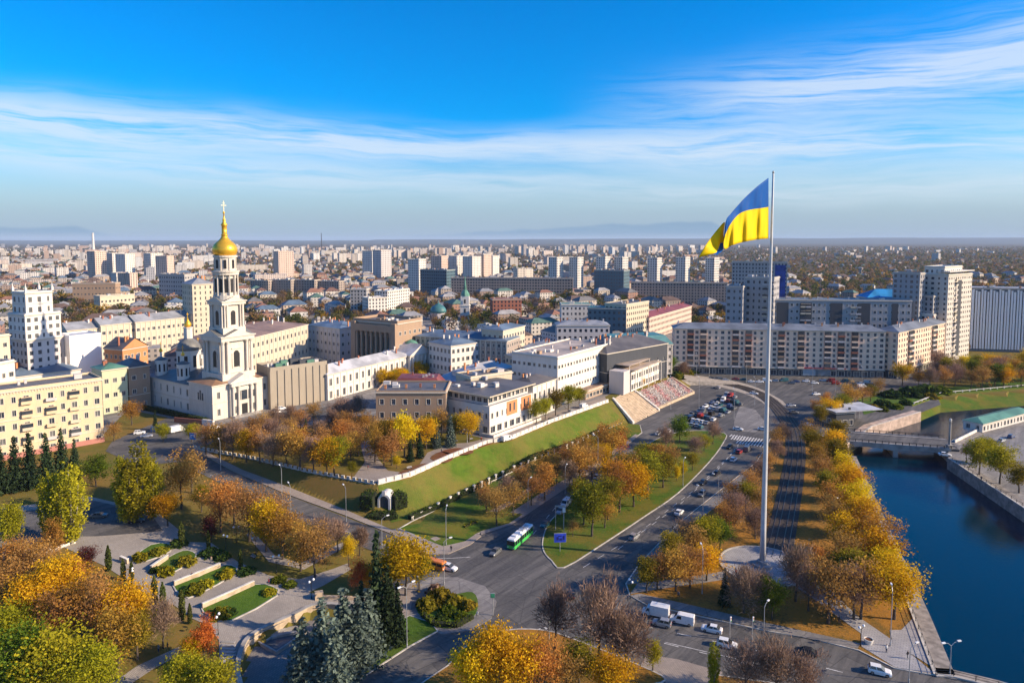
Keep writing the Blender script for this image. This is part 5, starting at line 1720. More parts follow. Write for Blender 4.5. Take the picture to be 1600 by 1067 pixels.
rows = [
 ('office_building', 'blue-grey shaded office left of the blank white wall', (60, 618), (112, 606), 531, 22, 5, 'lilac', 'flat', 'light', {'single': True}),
 ('blank_building', 'building with a large blank white sunlit wall left of centre-left', (112, 610), (161, 602), 526, 14, 0, wallmat('bright_white_wall', (0.86, 0.84, 0.8), 0.05), 'flat', 'light', {'clutter': False, 'cornice': False}),
 ('hall', 'low hall with a blue metal roof behind the yellow block', (14, 640), (128, 622), 590, 22, 2, 'white', 'hip', 'blue', {'rise': 4}),
 ('brick_house', 'orange brick gabled house left of the cathedral', (194, 612), (233, 603), 546, 13, 4, 'orange', 'gabley', 'tar', {'rise': 5, 'single': True}),
 ('green_house', 'pale green plaster house behind the big spruce', (162, 648), (201, 641), 578, 12, 3, 'green', 'hip', 'green', {'single': True, 'rise': 2}),
 ('brown_house', 'brownish house with dark hip roof between green house and cathedral', (203, 640), (236, 634), 574, 14, 3, 'brown', 'hip', 'tar', {'rise': 3, 'single': True}),
 ('long_block', 'long cream block in three parts with grey roof, left one', (108, 580), (160, 573), 516, 13, 4, 'cream', 'gable', 'grey', {'pil': True, 'rise': 4, 'single': True}),
 ('long_block', 'long cream block in three parts with grey roof, middle one', (160, 574), (214, 566), 508, 13, 4, 'cream', 'gable', 'grey', {'pil': True, 'rise': 4, 'single': True}),
 ('long_block', 'long cream block in three parts with grey roof, right one', (214, 567), (306, 553), 503, 13, 4, 'cream', 'gable', 'grey', {'pil': True, 'rise': 4, 'single': True}),
 ('apartment_tower', 'cream ornate apartment tower right behind the cathedral bell tower', (304, 556), (336, 552), 444, 16, 13, 'cream', 'hip', 'grey', {'rise': 4, 'ww': 1.0}),
 ('classical_building', 'big cream classical building with two window rows right of the cathedral', (372, 606), (482, 567), 533, 34, 4, 'cream', 'hip', 'brown', {'pil': True, 'rise': 4, 'single': True, 'bay': 4.2, 'ww': 1.7, 'wh': 2.4}),
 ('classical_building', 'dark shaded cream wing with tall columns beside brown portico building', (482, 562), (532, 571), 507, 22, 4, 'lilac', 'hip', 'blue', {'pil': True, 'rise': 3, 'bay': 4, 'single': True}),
 ('beige_hall', 'blank beige panel hall with dark roof plant right of the cathedral', (424, 640), (512, 625), 578, 16, 0, 'beige', 'flat', 'tar', {'parapet': 1.0, 'cornice': False}),
 ('white_palace', 'long white palace wing with tall windows and pale metal roof', (512, 626), (641, 590), 585, 13, 2, 'white', 'hip', 'light', {'pil': True, 'single': True, 'bay': 4.4, 'ww': 1.7, 'wh': 3.4, 'rise': 3.5}),
 ('lilac_house', 'low white house with lilac grey roof, left of its pair', (678, 622), (742, 630), 592, 16, 2, 'lilac', 'hip', 'light', {'rise': 4, 'single': True}),
 ('lilac_house', 'low white house with lilac grey roof beside the white office', (744, 630), (804, 614), 586, 16, 3, 'white', 'hip', 'light', {'rise': 3.5, 'single': True}),
 ('red_roof_house', 'small house with dark red mansard roof above the brick wing', (612, 640), (690, 640), 606, 16, 2, 'brick', 'mansard', 'red', {'rise': 4}),
 ('roof_pavilion', 'cream flat-roofed pavilion rising behind the brick-and-white corner building', (736, 652), (800, 640), 590, 12, 2, 'cream', 'flat', 'tar', {}),
 ('brick_wing', 'two-tone brick and white shaded wing behind the hill trees', (588, 676), (697, 676), 612, 20, 3, 'brown', 'flat', 'tar', {'single': True, 'bay': 4.0, 'wh': 2.2}),
 ('white_wing', 'white colonnaded low wing between corner building and white office', (832, 655), (868, 640), 603, 13, 2, 'white', 'hip', 'tar', {'pil': True, 'single': True, 'bay': 3.6, 'wh': 3.2, 'rise': 2.5}),
 ('white_office', 'long white four-storey office on the hill edge', (871, 634), (956, 602), 559, 26, 4, 'white', 'flat', 'beige', {'single': True, 'bay': 2.7, 'ww': 1.5, 'wh': 1.5, 'parapet': 0.6}),
 ('canopy_hall', 'low brown canopy hall below the white office', (915, 625), (966, 607), 611, 8, 1, 'brown', 'flat', 'brown', {'clutter': False, 'ww': 2.4, 'single': True}),
 ('dark_theatre', 'dark clad building with curved dark roof behind the cafe', (948, 612), (1042, 590), 552, 24, 2, 'dark', 'hip', 'tar', {'rise': 5, 'bay': 6}),
 ('teal_roof_building', 'grey arcaded building under a teal mansard roof', (952, 590), (1050, 584), 542, 20, 4, 'lilac', 'mansard', 'teal', {'pil': True, 'rise': 5, 'single': True}),
 ('white_corner_block', 'bluish white columned block left of the long dark terrace', (705, 596), (749, 588), 540, 20, 4, 'white', 'hip', 'blue', {'rise': 3, 'single': True, 'wh': 2.2}),
 ('red_roof_house', 'house with purple-brown hip roof beside the green dome', (664, 583), (708, 579), 553, 16, 3, 'brown', 'hip', 'red', {'rise': 6}),
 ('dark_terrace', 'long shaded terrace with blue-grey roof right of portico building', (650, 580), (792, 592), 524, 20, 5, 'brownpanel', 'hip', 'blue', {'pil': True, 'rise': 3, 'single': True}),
 ('white_house', 'white house half hidden at the left edge', (-20, 678), (28, 664), 572, 14, 4, 'white', 'flat', 'tar', {'single': True}),
 ('cream_house', 'cream greenish house above the white one at the left edge', (-25, 650), (21, 640), 528, 14, 6, 'cream', 'flat', 'light', {'single': True}),
 ('white_new_block', 'grey new apartment block left of the white stepped blocks', (548, 494), (573, 494), 452, 14, 8, 'grey', 'flat', 'light', {}),
 ('white_new_block', 'white stepped new block, middle of the group', (576, 498), (606, 496), 466, 16, 6, 'white', 'flat', 'light', {}),
 ('white_new_block', 'white stepped new block, right of the group', (606, 494), (640, 488), 455, 16, 8, 'white', 'flat', 'light', {}),
 ('red_office', 'red-brown office block right of the green spire', (770, 505), (815, 504), 468, 18, 6, 'brick', 'flat', 'brown', {}),
 ('cream_corner_house', 'cream sunlit house end at the right of the long terrace', (786, 590), (820, 578), 516, 14, 5, 'cream', 'hip', 'blue', {'rise': 2, 'single': True}),
 ('pale_green_block', 'white and pale green block left of teal terrace', (877, 527), (928, 527), 476, 18, 6, 'white', 'flat', 'green', {}),
 ('teal_terrace', 'teal grey shaded terrace before the lit cream block', (918, 538), (978, 540), 481, 18, 6, 'teal', 'flat', 'teal', {}),
 ('cream_block', 'tall cream sunlit block right of teal terrace', (978, 540), (1013, 531), 476, 18, 7, 'cream', 'flat', 'tar', {}),
 ('pink_terrace', 'pinkish terrace under a stepped dark red roof', (1014, 532), (1080, 508), 496, 14, 4, 'pink', 'hip', 'red', {'rise': 3}),
 ('grey_terrace', 'low grey terrace in front of teal terrace', (870, 566), (952, 566), 508, 16, 5, 'lilac', 'hip', 'grey', {'rise': 2.5}),
 ('white_villa', 'white villa with green roof below the long terrace end', (752, 560), (800, 556), 530, 16, 3, 'cream', 'hip', 'green', {'rise': 2.5}),
 ('beige_villa', 'beige house with pale hip roof above the white office', (822, 600), (868, 592), 560, 18, 3, 'cream', 'hip', 'blue', {'rise': 3, 'single': True}),
 ('beige_villa', 'beige house with balconies left of the grey terrace', (862, 590), (880, 580), 545, 18, 4, 'cream', 'hip', 'grey', {'rise': 3, 'single': True}),
]
for (nm, lab, a, b, top, dp, fl, wl_, rk, rm, kw) in rows:
    o_ = bld(nm, lab, a, b, top, dp, fl, wl_, rk, rm, **kw)
    if nm == 'beige_hall':
        t, L, h = o_
        for i in range(9):
            m = MB(); x = L * i / 8; m.box(x - 0.35, -0.4, 0, x + 0.35, -0.003, h - 0.6); m.build('fin', W['beige'], t)
        for i in range(10):
            m = MB(); x, y = rnd.uniform(4, L - 8), rnd.uniform(3, 12); m.box(x, y, h, x + rnd.uniform(2, 5), y + 2, h + rnd.uniform(1.5, 3)); m.build('roof_plant', W['dark'] if i % 3 else RF['green'], t)

# --- brown portico building: shaded colonnade, sunlit side
t, L, h = bld('portico_building', 'brown building with a tall shaded colonnade and sunlit orange side', (553, 577), (622, 586), 500, 22, 4, 'brown', 'flat', 'tar', single=True, faces='RL', parapet=1.5, bay=4)
for i in range(8):
    x = L * (0.12 + 0.76 * i / 7)
    m = MB(); m.lathe([(1.15, 0), (1.15, 0.6), (0.9, 0.7), (0.78, h * 0.78), (1.1, h * 0.8), (1.1, h * 0.82)], 10, x, -1.2); m.build('column', W['brown'], t)
m = MB(); m.box(L * 0.06, -2.4, h * 0.82, L * 0.94, -0.003, h * 0.95); m.build('entablature', W['brown'], t)
for i in range(7):
    x = L * (0.12 + 0.76 * (i + 0.5) / 7)
    for zz in (0.1, 0.45):
        m = MB(); m.box(x - 0.9, -0.1, h * zz, x + 0.9, -0.004, h * (zz + 0.26)); m.build('window', GLASS, t)
for x0, x1 in ((0, L * 0.1), (L * 0.9, L)):
    m = MB(); m.box(x0, -2.2, 0, x1, -0.003, h); m.build('corner_tower', W['brown'], t)

# --- white portico with pediment and green dome at the palace end
t, L, h = bld('palace_portico', 'white columned pediment end of the palace under a green dome', (641, 592), (677, 584), 556, 22, 0, 'white', 'gabley', 'light', rise=5.5, clutter=False)
for i in range(6):
    m = MB(); m.lathe([(0.55, 0), (0.45, 0.4), (0.4, h - 1.2), (0.6, h - 0.8)], 8, L * (0.08 + 0.84 * i / 5), -1.0); m.build('column', W['white'], t)
for i in range(5):
    m = MB(); x = L * (0.08 + 0.84 * (i + .5) / 5); m.box(x - 0.6, -0.06, 1, x + 0.6, -0.004, h * 0.7); m.build('window', GLASS, t)
D0 = at_z(636, 592, HILL_Z)
dm = thing('domed_rotunda', 'small rotunda with a dark green dome behind the palace pediment', 'dome', (D0.x, D0.y + 16, HILL_Z), 0)
m = MB(); m.lathe([(4.4, 0), (4.4, 14.5), (4.8, 14.6), (4.8, 15.2)], 20); m.build('drum', W['white'], dm)
m = MB(); m.lathe([(4.7, 15.2)] + [(4.7 * math.cos(a), 15.2 + 4.4 * math.sin(a)) for a in [k * math.pi / 16 for k in range(1, 8)]] + [(0.1, 20.0)], 20); m.smooth = True
m.build('dome', RF['green'], dm)

# --- brick-and-white corner building on the hill edge
A, B = at_z(765, 681, HILL_Z), at_z(832, 656, HILL_Z)
t, L = place('corner_building', 'white and orange corner building with overhanging flat roof on the hill', 'building', A, B, HILL_Z)
h = top_h(765, 619, A, HILL_Z)
block(t, 0, 0, L, 27, 0, h * 0.36, 1, 'white', bay=4.2, ww=2.8, wh=2.6, clutter=False, single=True, cornice=False, parapet=0.001, rmat='tar')
block(t, 0.01, 0.01, L - 0.01, 26.99, h * 0.36 + 0.01, h * 0.74, 1, 'white', bay=3.0, ww=1.2, wh=2.2, clutter=False, single=True, cornice=False, parapet=0.001)
block(t, 1.2, 1.6, L - 1.2, 26, h * 0.74 + 0.01, h - 0.4, 1, 'lilac', bay=3.0, ww=2.4, wh=1.9, clutter=False, single=True, cornice=False, parapet=0.001)
m = MB(); m.box(-1.0, -1.0, h - 0.4, L + 1.0, 28, h); m.build('roof_slab', W['cream'], t)
ro = MB(); ro.box(-0.6, -0.6, h, L + 0.6, 27.6, h + 0.12); ro = ro.build('roof', RF['tar'], t)
for x0, x1 in ((L * 0.38, L * 0.62), (L * 0.72, L * 0.96)):
    m = MB(); m.box(x0, -0.14, h * 0.36, x1, -0.004, h * 0.72); m.build('brick_panel', W['orange'], t)
    for k in range(2):
        xx = x0 + (x1 - x0) * (0.3 + 0.4 * k)
        m = MB(); m.box(xx - 0.5, -0.22, h * 0.45, xx + 0.5, -0.144, h * 0.66); m.build('window', GLASS, t)
for k in range(9):
    m = MB(); x, y = rnd.uniform(2, L - 3), rnd.uniform(4, 24); m.box(x, y, h + 0.12, x + rnd.uniform(0.8, 2.5), y + rnd.uniform(.8, 2), h + rnd.uniform(0.7, 1.9)); m.build('roof_vent', rnd.choice([W['lilac'], W['white'], RF['light']]), ro)
v = (B - A).normalized(); nn = Vector((-v.y, v.x))
BUILT.append([A, B, B + nn * 30, A + nn * 30])
# white balustrade terrace at its foot
m = MB(); m.box(-1.5, -3.2, 0, L + 2, -2.9, 1.1); m.box(-1.5, -2.9, 0, -1.2, 4, 1.1)
m.build('terrace_wall', WHITESTONE, t)

# --- cafe on the flower terrace
A, B = at_z(986, 612, HILL_Z), at_z(1036, 590, HILL_Z)
t, L = place('cafe', 'white cafe with stepped beige roofs above the flower terrace', 'cafe', A, B, HILL_Z)
h = top_h(986, 580, A, HILL_Z)
block(t, 0, 0, L, 10, 0, h, 2, 'white', bay=3, ww=2.2, wh=2.6, rmat='beige', clutter=False, single=True)
m = MB(); m.box(-1, -2.5, h + 0.5, L * 0.75, 9, h + 0.8); m.build('roof_deck', RF['beige'], t)
m = MB(); m.box(-1, 0.5, h + 2.6, L * 0.6, 8, h + 2.9); m.build('roof_deck', RF['beige'], t)
for x in (0, L * 0.3, L * 0.6):
    m = MB(); m.box(x, 1, h + 0.8, x + 0.3, 1.3, h + 2.6); m.build('post', W['white'], t)
m = MB(); m.box(-9, 0, 0, -1.5, 8, h + 1); m.build('annex', W['lilac'], t)
for i in range(6):
    m = MB(); m.box(L * i / 5 - .15, -2.4, 0, L * i / 5 + .15, -2.1, h + 0.49); m.build('column', W['white'], t)

# --- long apartment block behind the square
def long_block(label, a, b, top, depth, groups, extra=None):
    A, B = at_z(a[0], a[1], 0), at_z(b[0], b[1], 0)
    t, L = place('apartment_block', label, 'apartment block', A, B, 0.0)
    h = top_h(a[0], top, A, 0)
    nb_ = int(L / 3.9)
    skip = set()
    for g in groups:
        skip.add(('F', int(nb_ * g)))
    block(t, 0, 0, L, depth, 4.8, h, 7, 'paleyellow', bay=3.9, ww=1.45, wh=1.9, roof='hip', rmat=roofmat('slate_blue_roof', (0.17, 0.19, 0.22)), rise=3.2, single=True, skip=skip, rs=3, eave=0.8)
    block(t, 0.05, 0.05, L - 0.05, depth - 0.05, 0, 4.78, 1, 'dark', bay=4.5, ww=3.4, wh=3.2, sill=0.4, clutter=False, cornice=False, single=True, parapet=0.001)
    bw = L / nb_
    fh = (h - 4.8 - 0.6) / 7
    for g in groups:
        i = int(nb_ * g)
        xc = (i + 0.5) * bw
        m = MB(); m.box(xc - bw * 0.48, -0.25, 6.0, xc + bw * 0.48, -0.004, h - 0.8); m.build('balcony_stack', W['brick'] if i % 2 else W['brown'], t)
        for fl in range(7):
            z_ = 4.8 + fl * fh
            m = MB(); m.box(xc - bw * 0.5, -1.2, z_, xc + bw * 0.5, -0.254, z_ + 1.0); m.box(xc - bw * 0.46, -0.6, z_ + 1.0, xc + bw * 0.46, -0.254, z_ + fh - 0.15, 1)
            m.build('balcony', [rnd.choice([W['brick'], W['brown'], W['lilac'], W['paleyellow']]), GLASS], t)
    m = MB(); m.box(-0.2, -0.9, 4.55, L + 0.2, -0.004, 4.95); m.build('string_course', TRIM, t)
    v = (B - A).normalized(); nn = Vector((-v.y, v.x))
    BUILT.append([A - v * 3 - nn * 3, B + v * 3 - nn * 3, B + v * 3 + nn * (depth + 3), A - v * 3 + nn * (depth + 3)])
    return t, L, h
t, L, h = long_block('very long cream apartment block with shops facing the square', (1053, 583), (1381, 590.5), 513, 14, (0.07, 0.14, 0.3, 0.355, 0.5, 0.62, 0.72, 0.80, 0.86))
for k, x in enumerate((0.62, 0.68)):
    m = MB(); m.box(L * x, -0.6, 0.6, L * x + 9, -0.05, 4.4); m.build('shop_window', glassmat('pale_shop_glass', (0.3, 0.36, 0.4)), t)
m = MB(); m.box(L * 0.6, -1.1, 4.96, L * 0.82, -0.05, 5.5); m.build('red_fascia', plain('red_fascia', (0.35, 0.02, 0.025), 0.5), t)
t, L, h = long_block('shorter sunlit cream apartment wing right of the very long block', (1401, 592), (1474, 569), 519, 13, (0.2, 0.27, 0.7, 0.76))

# --- grey complex behind
def hbld(*a, **k):
    return bld(*a, z=0.0, **k)
t_slab, L_, h_ = hbld('apartment_slab', 'wide grey apartment slab behind the long cream block', (1205, 562), (1421, 566), 468, 16, 9, 'slate', 'flat', 'blue', single=True, bay=3.6, balcony=(5, 6, 14, 15, 26, 27))
for g in (0.03, 0.2, 0.42, 0.62, 0.86):
    m = MB(); m.box(L_ * g, -0.25, 3, L_ * g + (8 if g < 0.8 else 4), -0.004, h_ - 2); m.build('dark_bay', W['dark'], t_slab)
t, L, h = hbld('blue_roof_block', 'grey block with a bright blue hipped roof left of the tall tower', (1352, 548), (1432, 549), 465, 20, 8, 'slate', 'hip', 'bright', rise=6, clutter=False)
hbld('apartment_tower', 'grey stepped apartment tower left of the flagpole, lower half', (1132, 562), (1158, 564), 447, 24, 11, 'slate', 'flat', 'tar', bay=3)
hbld('apartment_tower', 'grey apartment tower just left of the flagpole with white edge', (1162, 560), (1206, 564), 433, 18, 13, 'slate', 'flat', 'tar', bay=3.4, balcony=(3, 4))
t, L, h = hbld('mural_tower', 'far grey tower slab with a blue mural and white end', (1142, 500), (1228, 503), 409, 14, 16, 'grey', 'flat', 'tar', bay=3.2, skip={('F', i) for i in range(20, 40)})
m = MB(); m.box(L * 0.78, -0.3, 4, L * 0.97, -0.01, h - 3); m.build('mural', plain('blue_mural', (0.02, 0.06, 0.28), 0.6, var=0.4, scale=0.15), t)
m = MB(); m.lathe([(3.4, 0), (3.4, 0.12)], 12); o = m.build('emblem', plain('mural_emblem', (0.25, 0.32, 0.45), 0.6), t, (L * 0.87, -0.36, h * 0.32)); o.rotation_euler = (R(90), 0, 0)
# tall tower with stepped front
A, B = at_z(1476, 566, 0), at_z(1513, 557, 0)
t, L = place('apartment_tower', 'tallest white tower block with stepped side at the right', 'tower', A, B, 0)
h = top_h(1476, 430, A, 0)
block(t, 0, 0, L, 24, 0, h, 17, wallmat('tower_render', (0.60, 0.55, 0.48), 0.15), bay=3.6, single=True, balcony=(3,), rmat='tar', wh=1.6, ww=1.6)
m = MB(); m.box(L * 0.40, -0.35, 3, L * 0.54, -0.004, h - 4); m.build('glass_strip', W['dark'], t)
block(t, 1.0, 3, L * 0.75, 16, h + 0.51, h + 5.5, 1, 'white', bay=3, clutter=False)
m = MB(); m.box(-0.8, -1.0, h + 2.0, L + 0.8, 8, h + 2.6); m.build('roof_canopy', W['white'], t)
block(t, -7.5, 6, -0.01, 24, 0, h * 0.76, 13, 'slate', bay=3, clutter=False)
block(t, -15, 12, -7.51, 30, 0, h * 1.02, 17, 'slate', bay=3.2, clutter=False)
block(t, -11, 4, -7.51, 11.99, 0, h * 0.55, 9, 'white', bay=2.4, clutter=False)
BUILT.append([A + Vector((-40, -5)), A + Vector((40, -5)), A + Vector((40, 80)), A + Vector((-40, 80))])
# white ribbed hall
t, L, h = hbld('ribbed_building', 'wide white building with vertical ribs at the right edge', (1514, 548), (1640, 552), 450, 22, 0, wallmat('ribbed_wall', (0.17, 0.19, 0.21), 0.15), 'flat', 'light')
for i in range(27):
    m = MB(); x = L * (i + 0.5) / 27; m.box(x - 0.8 + (i % 2) * 0.25, -0.9, 2, x + 0.55, -0.004, h - 1 - (i % 3) * 0.8); m.build('rib', W['bright'], t)
for i in range(14):
    m = MB(); x = L * (i + 0.5) / 14 + 0.9; m.box(x - 1.6, -0.1, 3, x + 1.2, -0.004, h - 2); m.build('glass_strip', GLASS, t)

# --- slabs and towers of the middle distance
for lab, a, b, top, dp, fl, wl_ in (
    ('long brown panel slab left of the dark glass block', (705, 474), (895, 476), 434, 13, 9, 'brownpanel'),
    ('long brown panel slab right of the dark glass block', (986, 482), (1136, 484), 441, 13, 9, 'brownpanel'),
    ('dark glass office block between two brown panel slabs', (928, 474), (974, 476), 422, 26, 10, 'teal'),
    ('dark teal office slab with white end above the green spire', (657, 470), (698, 472), 421, 22, 10, 'teal'),
    ('slim white tower left of the dark teal slab', (638, 462), (655, 463), 405, 16, 15, 'white'),
    ('brick panel slab in a row right of the bell tower, first', (392, 474), (420, 475), 438, 14, 9, 'brownpanel'),
    ('brick panel slab in a row right of the bell tower, second', (424, 474), (455, 475), 437, 14, 9, 'brownpanel'),
    ('brick panel slab in a row right of the bell tower, third', (459, 474), (492, 475), 437, 14, 9, 'brownpanel'),
    ('brick panel slab in a row right of the bell tower, fourth', (496, 474), (530, 475), 439, 14, 9, 'brownpanel'),
    ('grey office slab left behind the cathedral dome', (250, 482), (290, 484), 428, 16, 8, 'grey'),
    ('brownish panel slab left of the cathedral in the middle distance', (115, 490), (182, 489), 443, 14, 5, 'brown'),
    ('pale yellow slab above the blank white wall', (158, 505), (212, 500), 463, 14, 4, 'cream')):
    hbld('panel_slab', lab, a, b, top, dp, fl, wl_, cat='building', bay=3.6, ww=2.0, wh=1.9, faces='FRL')
for i, (x0, x1, top) in enumerate(((857, 870, 402), (889, 902, 402), (931, 945, 401), (959, 972, 402), (1011, 1026, 403), (1055, 1070, 402), (1101, 1115, 403))):
    hbld('apartment_tower', 'blue-grey tower with white lit edge in the far row, %s from the left' % ORD[i], (x0, 462), (x1, 462.9), top, 15, 16, 'white', group='row of far twin towers', bay=3.4, ww=2.0)
PALE = sorted([(690, 700, 400, 'pink'), (714, 732, 400, 'white'), (738, 752, 401, 'white'), (756, 768, 398, 'pink'), (770, 780, 400, 'white'), (436, 460, 393, 'pink'), (150, 168, 393, 'pink'), (177, 196, 396, 'white'), (197, 212, 397, 'white'), (237, 256, 396, 'white'), (262, 273, 400, 'pink'), (183, 202, 427, 'white'), (204, 216, 427, 'pink'), (582, 594, 392, 'white'), (596, 612, 391, 'lilac')])
for i, (x0, x1, top, wl_) in enumerate(PALE):
    hbld('apartment_tower', '%s far tower block left of centre, %s from the left edge' % ({'pink': 'pinkish', 'white': 'white', 'lilac': 'grey'}[wl_], ORD[i]), (x0, 441 - (i % 3) * 2 + (22 if top > 420 else 0)), (x1, 440 - (i % 3) * 2 + (22 if top > 420 else 0)), top, 26, 15, wl_, group='pale far tower blocks', bay=4.2, ww=1.8)

# ------------------------------------------------------------------ cathedral with bell tower
A, B = at_z(333, 658, HILL_Z), at_z(423, 637, HILL_Z)
ch, CL = place('cathedral', 'pale cathedral with tall tiered bell tower and golden dome', 'cathedral', A, B, HILL_Z)
CW = W['church']
GOLD = plain('gilding', (0.86, 0.50, 0.05), 0.34, 0.55, 0.1)
LEAD = roofmat('lead_roof', (0.17, 0.17, 0.16))
RUST = roofmat('rusty_roof', (0.30, 0.17, 0.09))
block(ch, 0, 0, CL, 18, 0, 15.2, 2, CW, bay=5.0, ww=1.3, wh=2.8, sill=1.8, roof='hip', rmat=RUST, rise=2.2, single=True, clutter=False, skip={('F', 1), ('F', 2), ('F', 3)} | {('L', i) for i in range(4)}, eave=0.3)
block(ch, 0.8, 18.01, CL - 0.8, 57, 0, 13.2, 2, W['white'], bay=5.2, ww=1.1, wh=3.0, sill=1.6, roof='hip', rmat=LEAD, rise=3.5, single=True, clutter=False)
# shaded gable wall with triple window
for k, (yy, hh) in enumerate(((7.4, 3.2), (9.0, 4.2), (10.6, 3.2))):
    m = MB(); m.box(-0.12, yy - 0.5, 8, -0.004, yy + 0.5, 8 + hh); m.build('window', GLASS, ch)
m = MB(); m.box(-0.2, 0.2, 7.2, -0.004, 17.8, 7.6); m.build('string_course', TRIM, ch)
# front: projecting centre with pilasters and pediment
m = MB(); m.box(7.6, -1.4, 0, 21, -0.004, 15.0); m.build('portal_block', CW, ch)
m = MB()
m.poly([(7.0, -1.9, 15.0), (21.6, -1.9, 15.0), (14.3, -1.9, 18.6)]); m.poly([(21.6, 2.5, 15.0), (7.0, 2.5, 15.0), (14.3, 2.5, 18.6)])
m.quad((21.6, -1.9, 15.0), (21.6, 2.5, 15.0), (14.3, 2.5, 18.6), (14.3, -1.9, 18.6)); m.quad((7.0, 2.5, 15.0), (7.0, -1.9, 15.0), (14.3, -1.9, 18.6), (14.3, 2.5, 18.6)); m.quad((7.0, -1.9, 15.0), (7.0, 2.5, 15.0), (21.6, 2.5, 15.0), (21.6, -1.9, 15.0))
m.build('pediment', CW, ch)
for x in (8.6, 11.2, 17.4, 20.0):
    m = MB(); m.lathe([(0.75, 0), (0.75, 0.8), (0.55, 0.9), (0.5, 12.6), (0.75, 13.2), (0.75, 13.6)], 10, x, -2.0); m.build('column', CW, ch)
m = MB(); m.box(7.4, -2.8, 13.6, 21.2, -1.41, 14.98); m.build('entablature', CW, ch)
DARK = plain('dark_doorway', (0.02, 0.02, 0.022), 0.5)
m = MB(); m.box(12.9, -1.5, 0.3, 15.7, -1.404, 5.2); m.build('door', DARK, ch)
for x, z, w_, h_ in ((12.9, 7, 2.8, 4.2), (9.4, 1.6, 1.2, 3), (9.4, 7.6, 1.2, 3), (18.2, 1.6, 1.2, 3), (18.2, 7.6, 1.2, 3), (16.2, 7, 0.9, 4.2), (11.9, 7, 0.7, 4.2)):
    m = MB(); m.box(x, -1.5, z, x + w_, -1.404, z + h_); m.build('window', GLASS, ch)
m = MB(); m.box(7.5, -4.5, 0, 21.1, -1.41, 0.35); m.box(8, -3.8, 0.35, 20.6, -1.42, 0.7); m.build('front_steps', CONCRETE, ch)
# bell tower
TX, TY = CL / 2, 10.0
def sq(mb, hw, z0, z1, m_=0):
    mb.box(TX - hw, TY - hw, z0, TX + hw, TY + hw, z1, m_)
m = MB(); sq(m, 8.0, 15.2, 18.6); m.build('tower_plinth', CW, ch)
m = MB(); sq(m, 6.3, 18.6, 33.0); t1 = m.build('tower_stage', CW, ch)
for fx, fy in ((0, -1), (1, 0), (0, 1), (-1, 0)):
    tx, ty = -fy, fx
    for s in (-6.9, -4.7, 4.7, 6.9):
        c = MB(); c.lathe([(0.75, 18.6), (0.75, 19.3), (0.58, 19.4), (0.52, 31.6), (0.8, 32.3), (0.8, 32.8)], 10, TX + fx * 7.1 + tx * s, TY + fy * 7.1 + ty * s)
        c.smooth = False
        c.build('column', CW, t1)
    a = math.atan2(fx, -fy)
    w_ = MB(); w_.box(-1.3, -0.12, 0, 1.3, -0.004, 6.5); w_.lathe([(1.3, 0), (1.3, 0.12)], 12)
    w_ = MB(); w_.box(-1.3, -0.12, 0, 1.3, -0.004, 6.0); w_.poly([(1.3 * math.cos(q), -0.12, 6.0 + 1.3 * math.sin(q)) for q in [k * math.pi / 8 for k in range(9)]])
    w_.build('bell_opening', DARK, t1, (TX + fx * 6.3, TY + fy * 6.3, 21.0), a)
    c = MB(); c.box(-2.2, -0.3, 0, -1.5, -0.003, 6.5); c.box(1.5, -0.3, 0, 2.2, -0.003, 6.5); c.box(-2.4, -0.4, 8.4, 2.4, -0.003, 9.0); c.build('surround', CW, t1, (TX + fx * 6.3, TY + fy * 6.3, 20.6), a)
m = MB(); sq(m, 8.1, 32.81, 34.6); sq(m, 8.6, 34.6, 35.1); m.build('entablature', CW, ch)
def gables(hw, half, z, rise, depth, parent):
    for fx, fy in ((0, -1), (1, 0), (0, 1), (-1, 0)):
        a = math.atan2(fx, -fy)
        g = MB()
        g.poly([(-half, 0, 0), (half, 0, 0), (0, 0, rise)])
        g.quad((half, 0, 0), (half, depth, 0), (0, depth, rise), (0, 0, rise), 1)
        g.quad((-half, depth, 0), (-half, 0, 0), (0, 0, rise), (0, depth, rise), 1)
        g.build('pediment', [CW, LEAD], parent, (TX + fx * hw, TY + fy * hw, z), a)
gables(8.4, 6.6, 35.1, 2.6, 6.0, ch)
m = MB(); sq(m, 5.5, 35.1, 38.5); m.build('tower_plinth', CW, ch)
m = MB(); sq(m, 4.7, 38.5, 49.0); t2 = m.build('tower_stage', CW, ch)
for fx, fy in ((0, -1), (1, 0), (0, 1), (-1, 0)):
    tx, ty = -fy, fx
    a = math.atan2(fx, -fy)
    for s in (-4.4, -3.2, 3.2, 4.4):
        c = MB(); c.lathe([(0.5, 38.5), (0.42, 39), (0.38, 47.6), (0.55, 48.2), (0.55, 48.5)], 8, TX + fx * 5.2 + tx * s, TY + fy * 5.2 + ty * s); c.build('column', CW, t2)
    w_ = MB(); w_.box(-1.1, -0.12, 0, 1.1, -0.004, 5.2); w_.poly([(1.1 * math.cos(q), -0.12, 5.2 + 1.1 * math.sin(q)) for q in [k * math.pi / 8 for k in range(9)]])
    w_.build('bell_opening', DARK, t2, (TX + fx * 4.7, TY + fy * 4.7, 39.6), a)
m = MB(); sq(m, 5.8, 48.51, 49.8); sq(m, 6.2, 49.8, 50.3); m.build('entablature', CW, ch)
gables(6.0, 4.6, 50.3, 2.0, 4.4, ch)
m = MB(); m.lathe([(5.5, 50.3), (5.5, 52.6), (4.3, 52.7), (4.3, 61.8)], 24, TX, TY); t3 = m.build('tower_stage', CW, ch)
for k in range(12):
    a = 2 * math.pi * (k + 0.5) / 12
    c = MB(); c.lathe([(0.42, 52.6), (0.34, 53), (0.31, 61), (0.45, 61.5)], 8, TX + 5.0 * math.cos(a), TY + 5.0 * math.sin(a)); c.build('column', CW, t3)
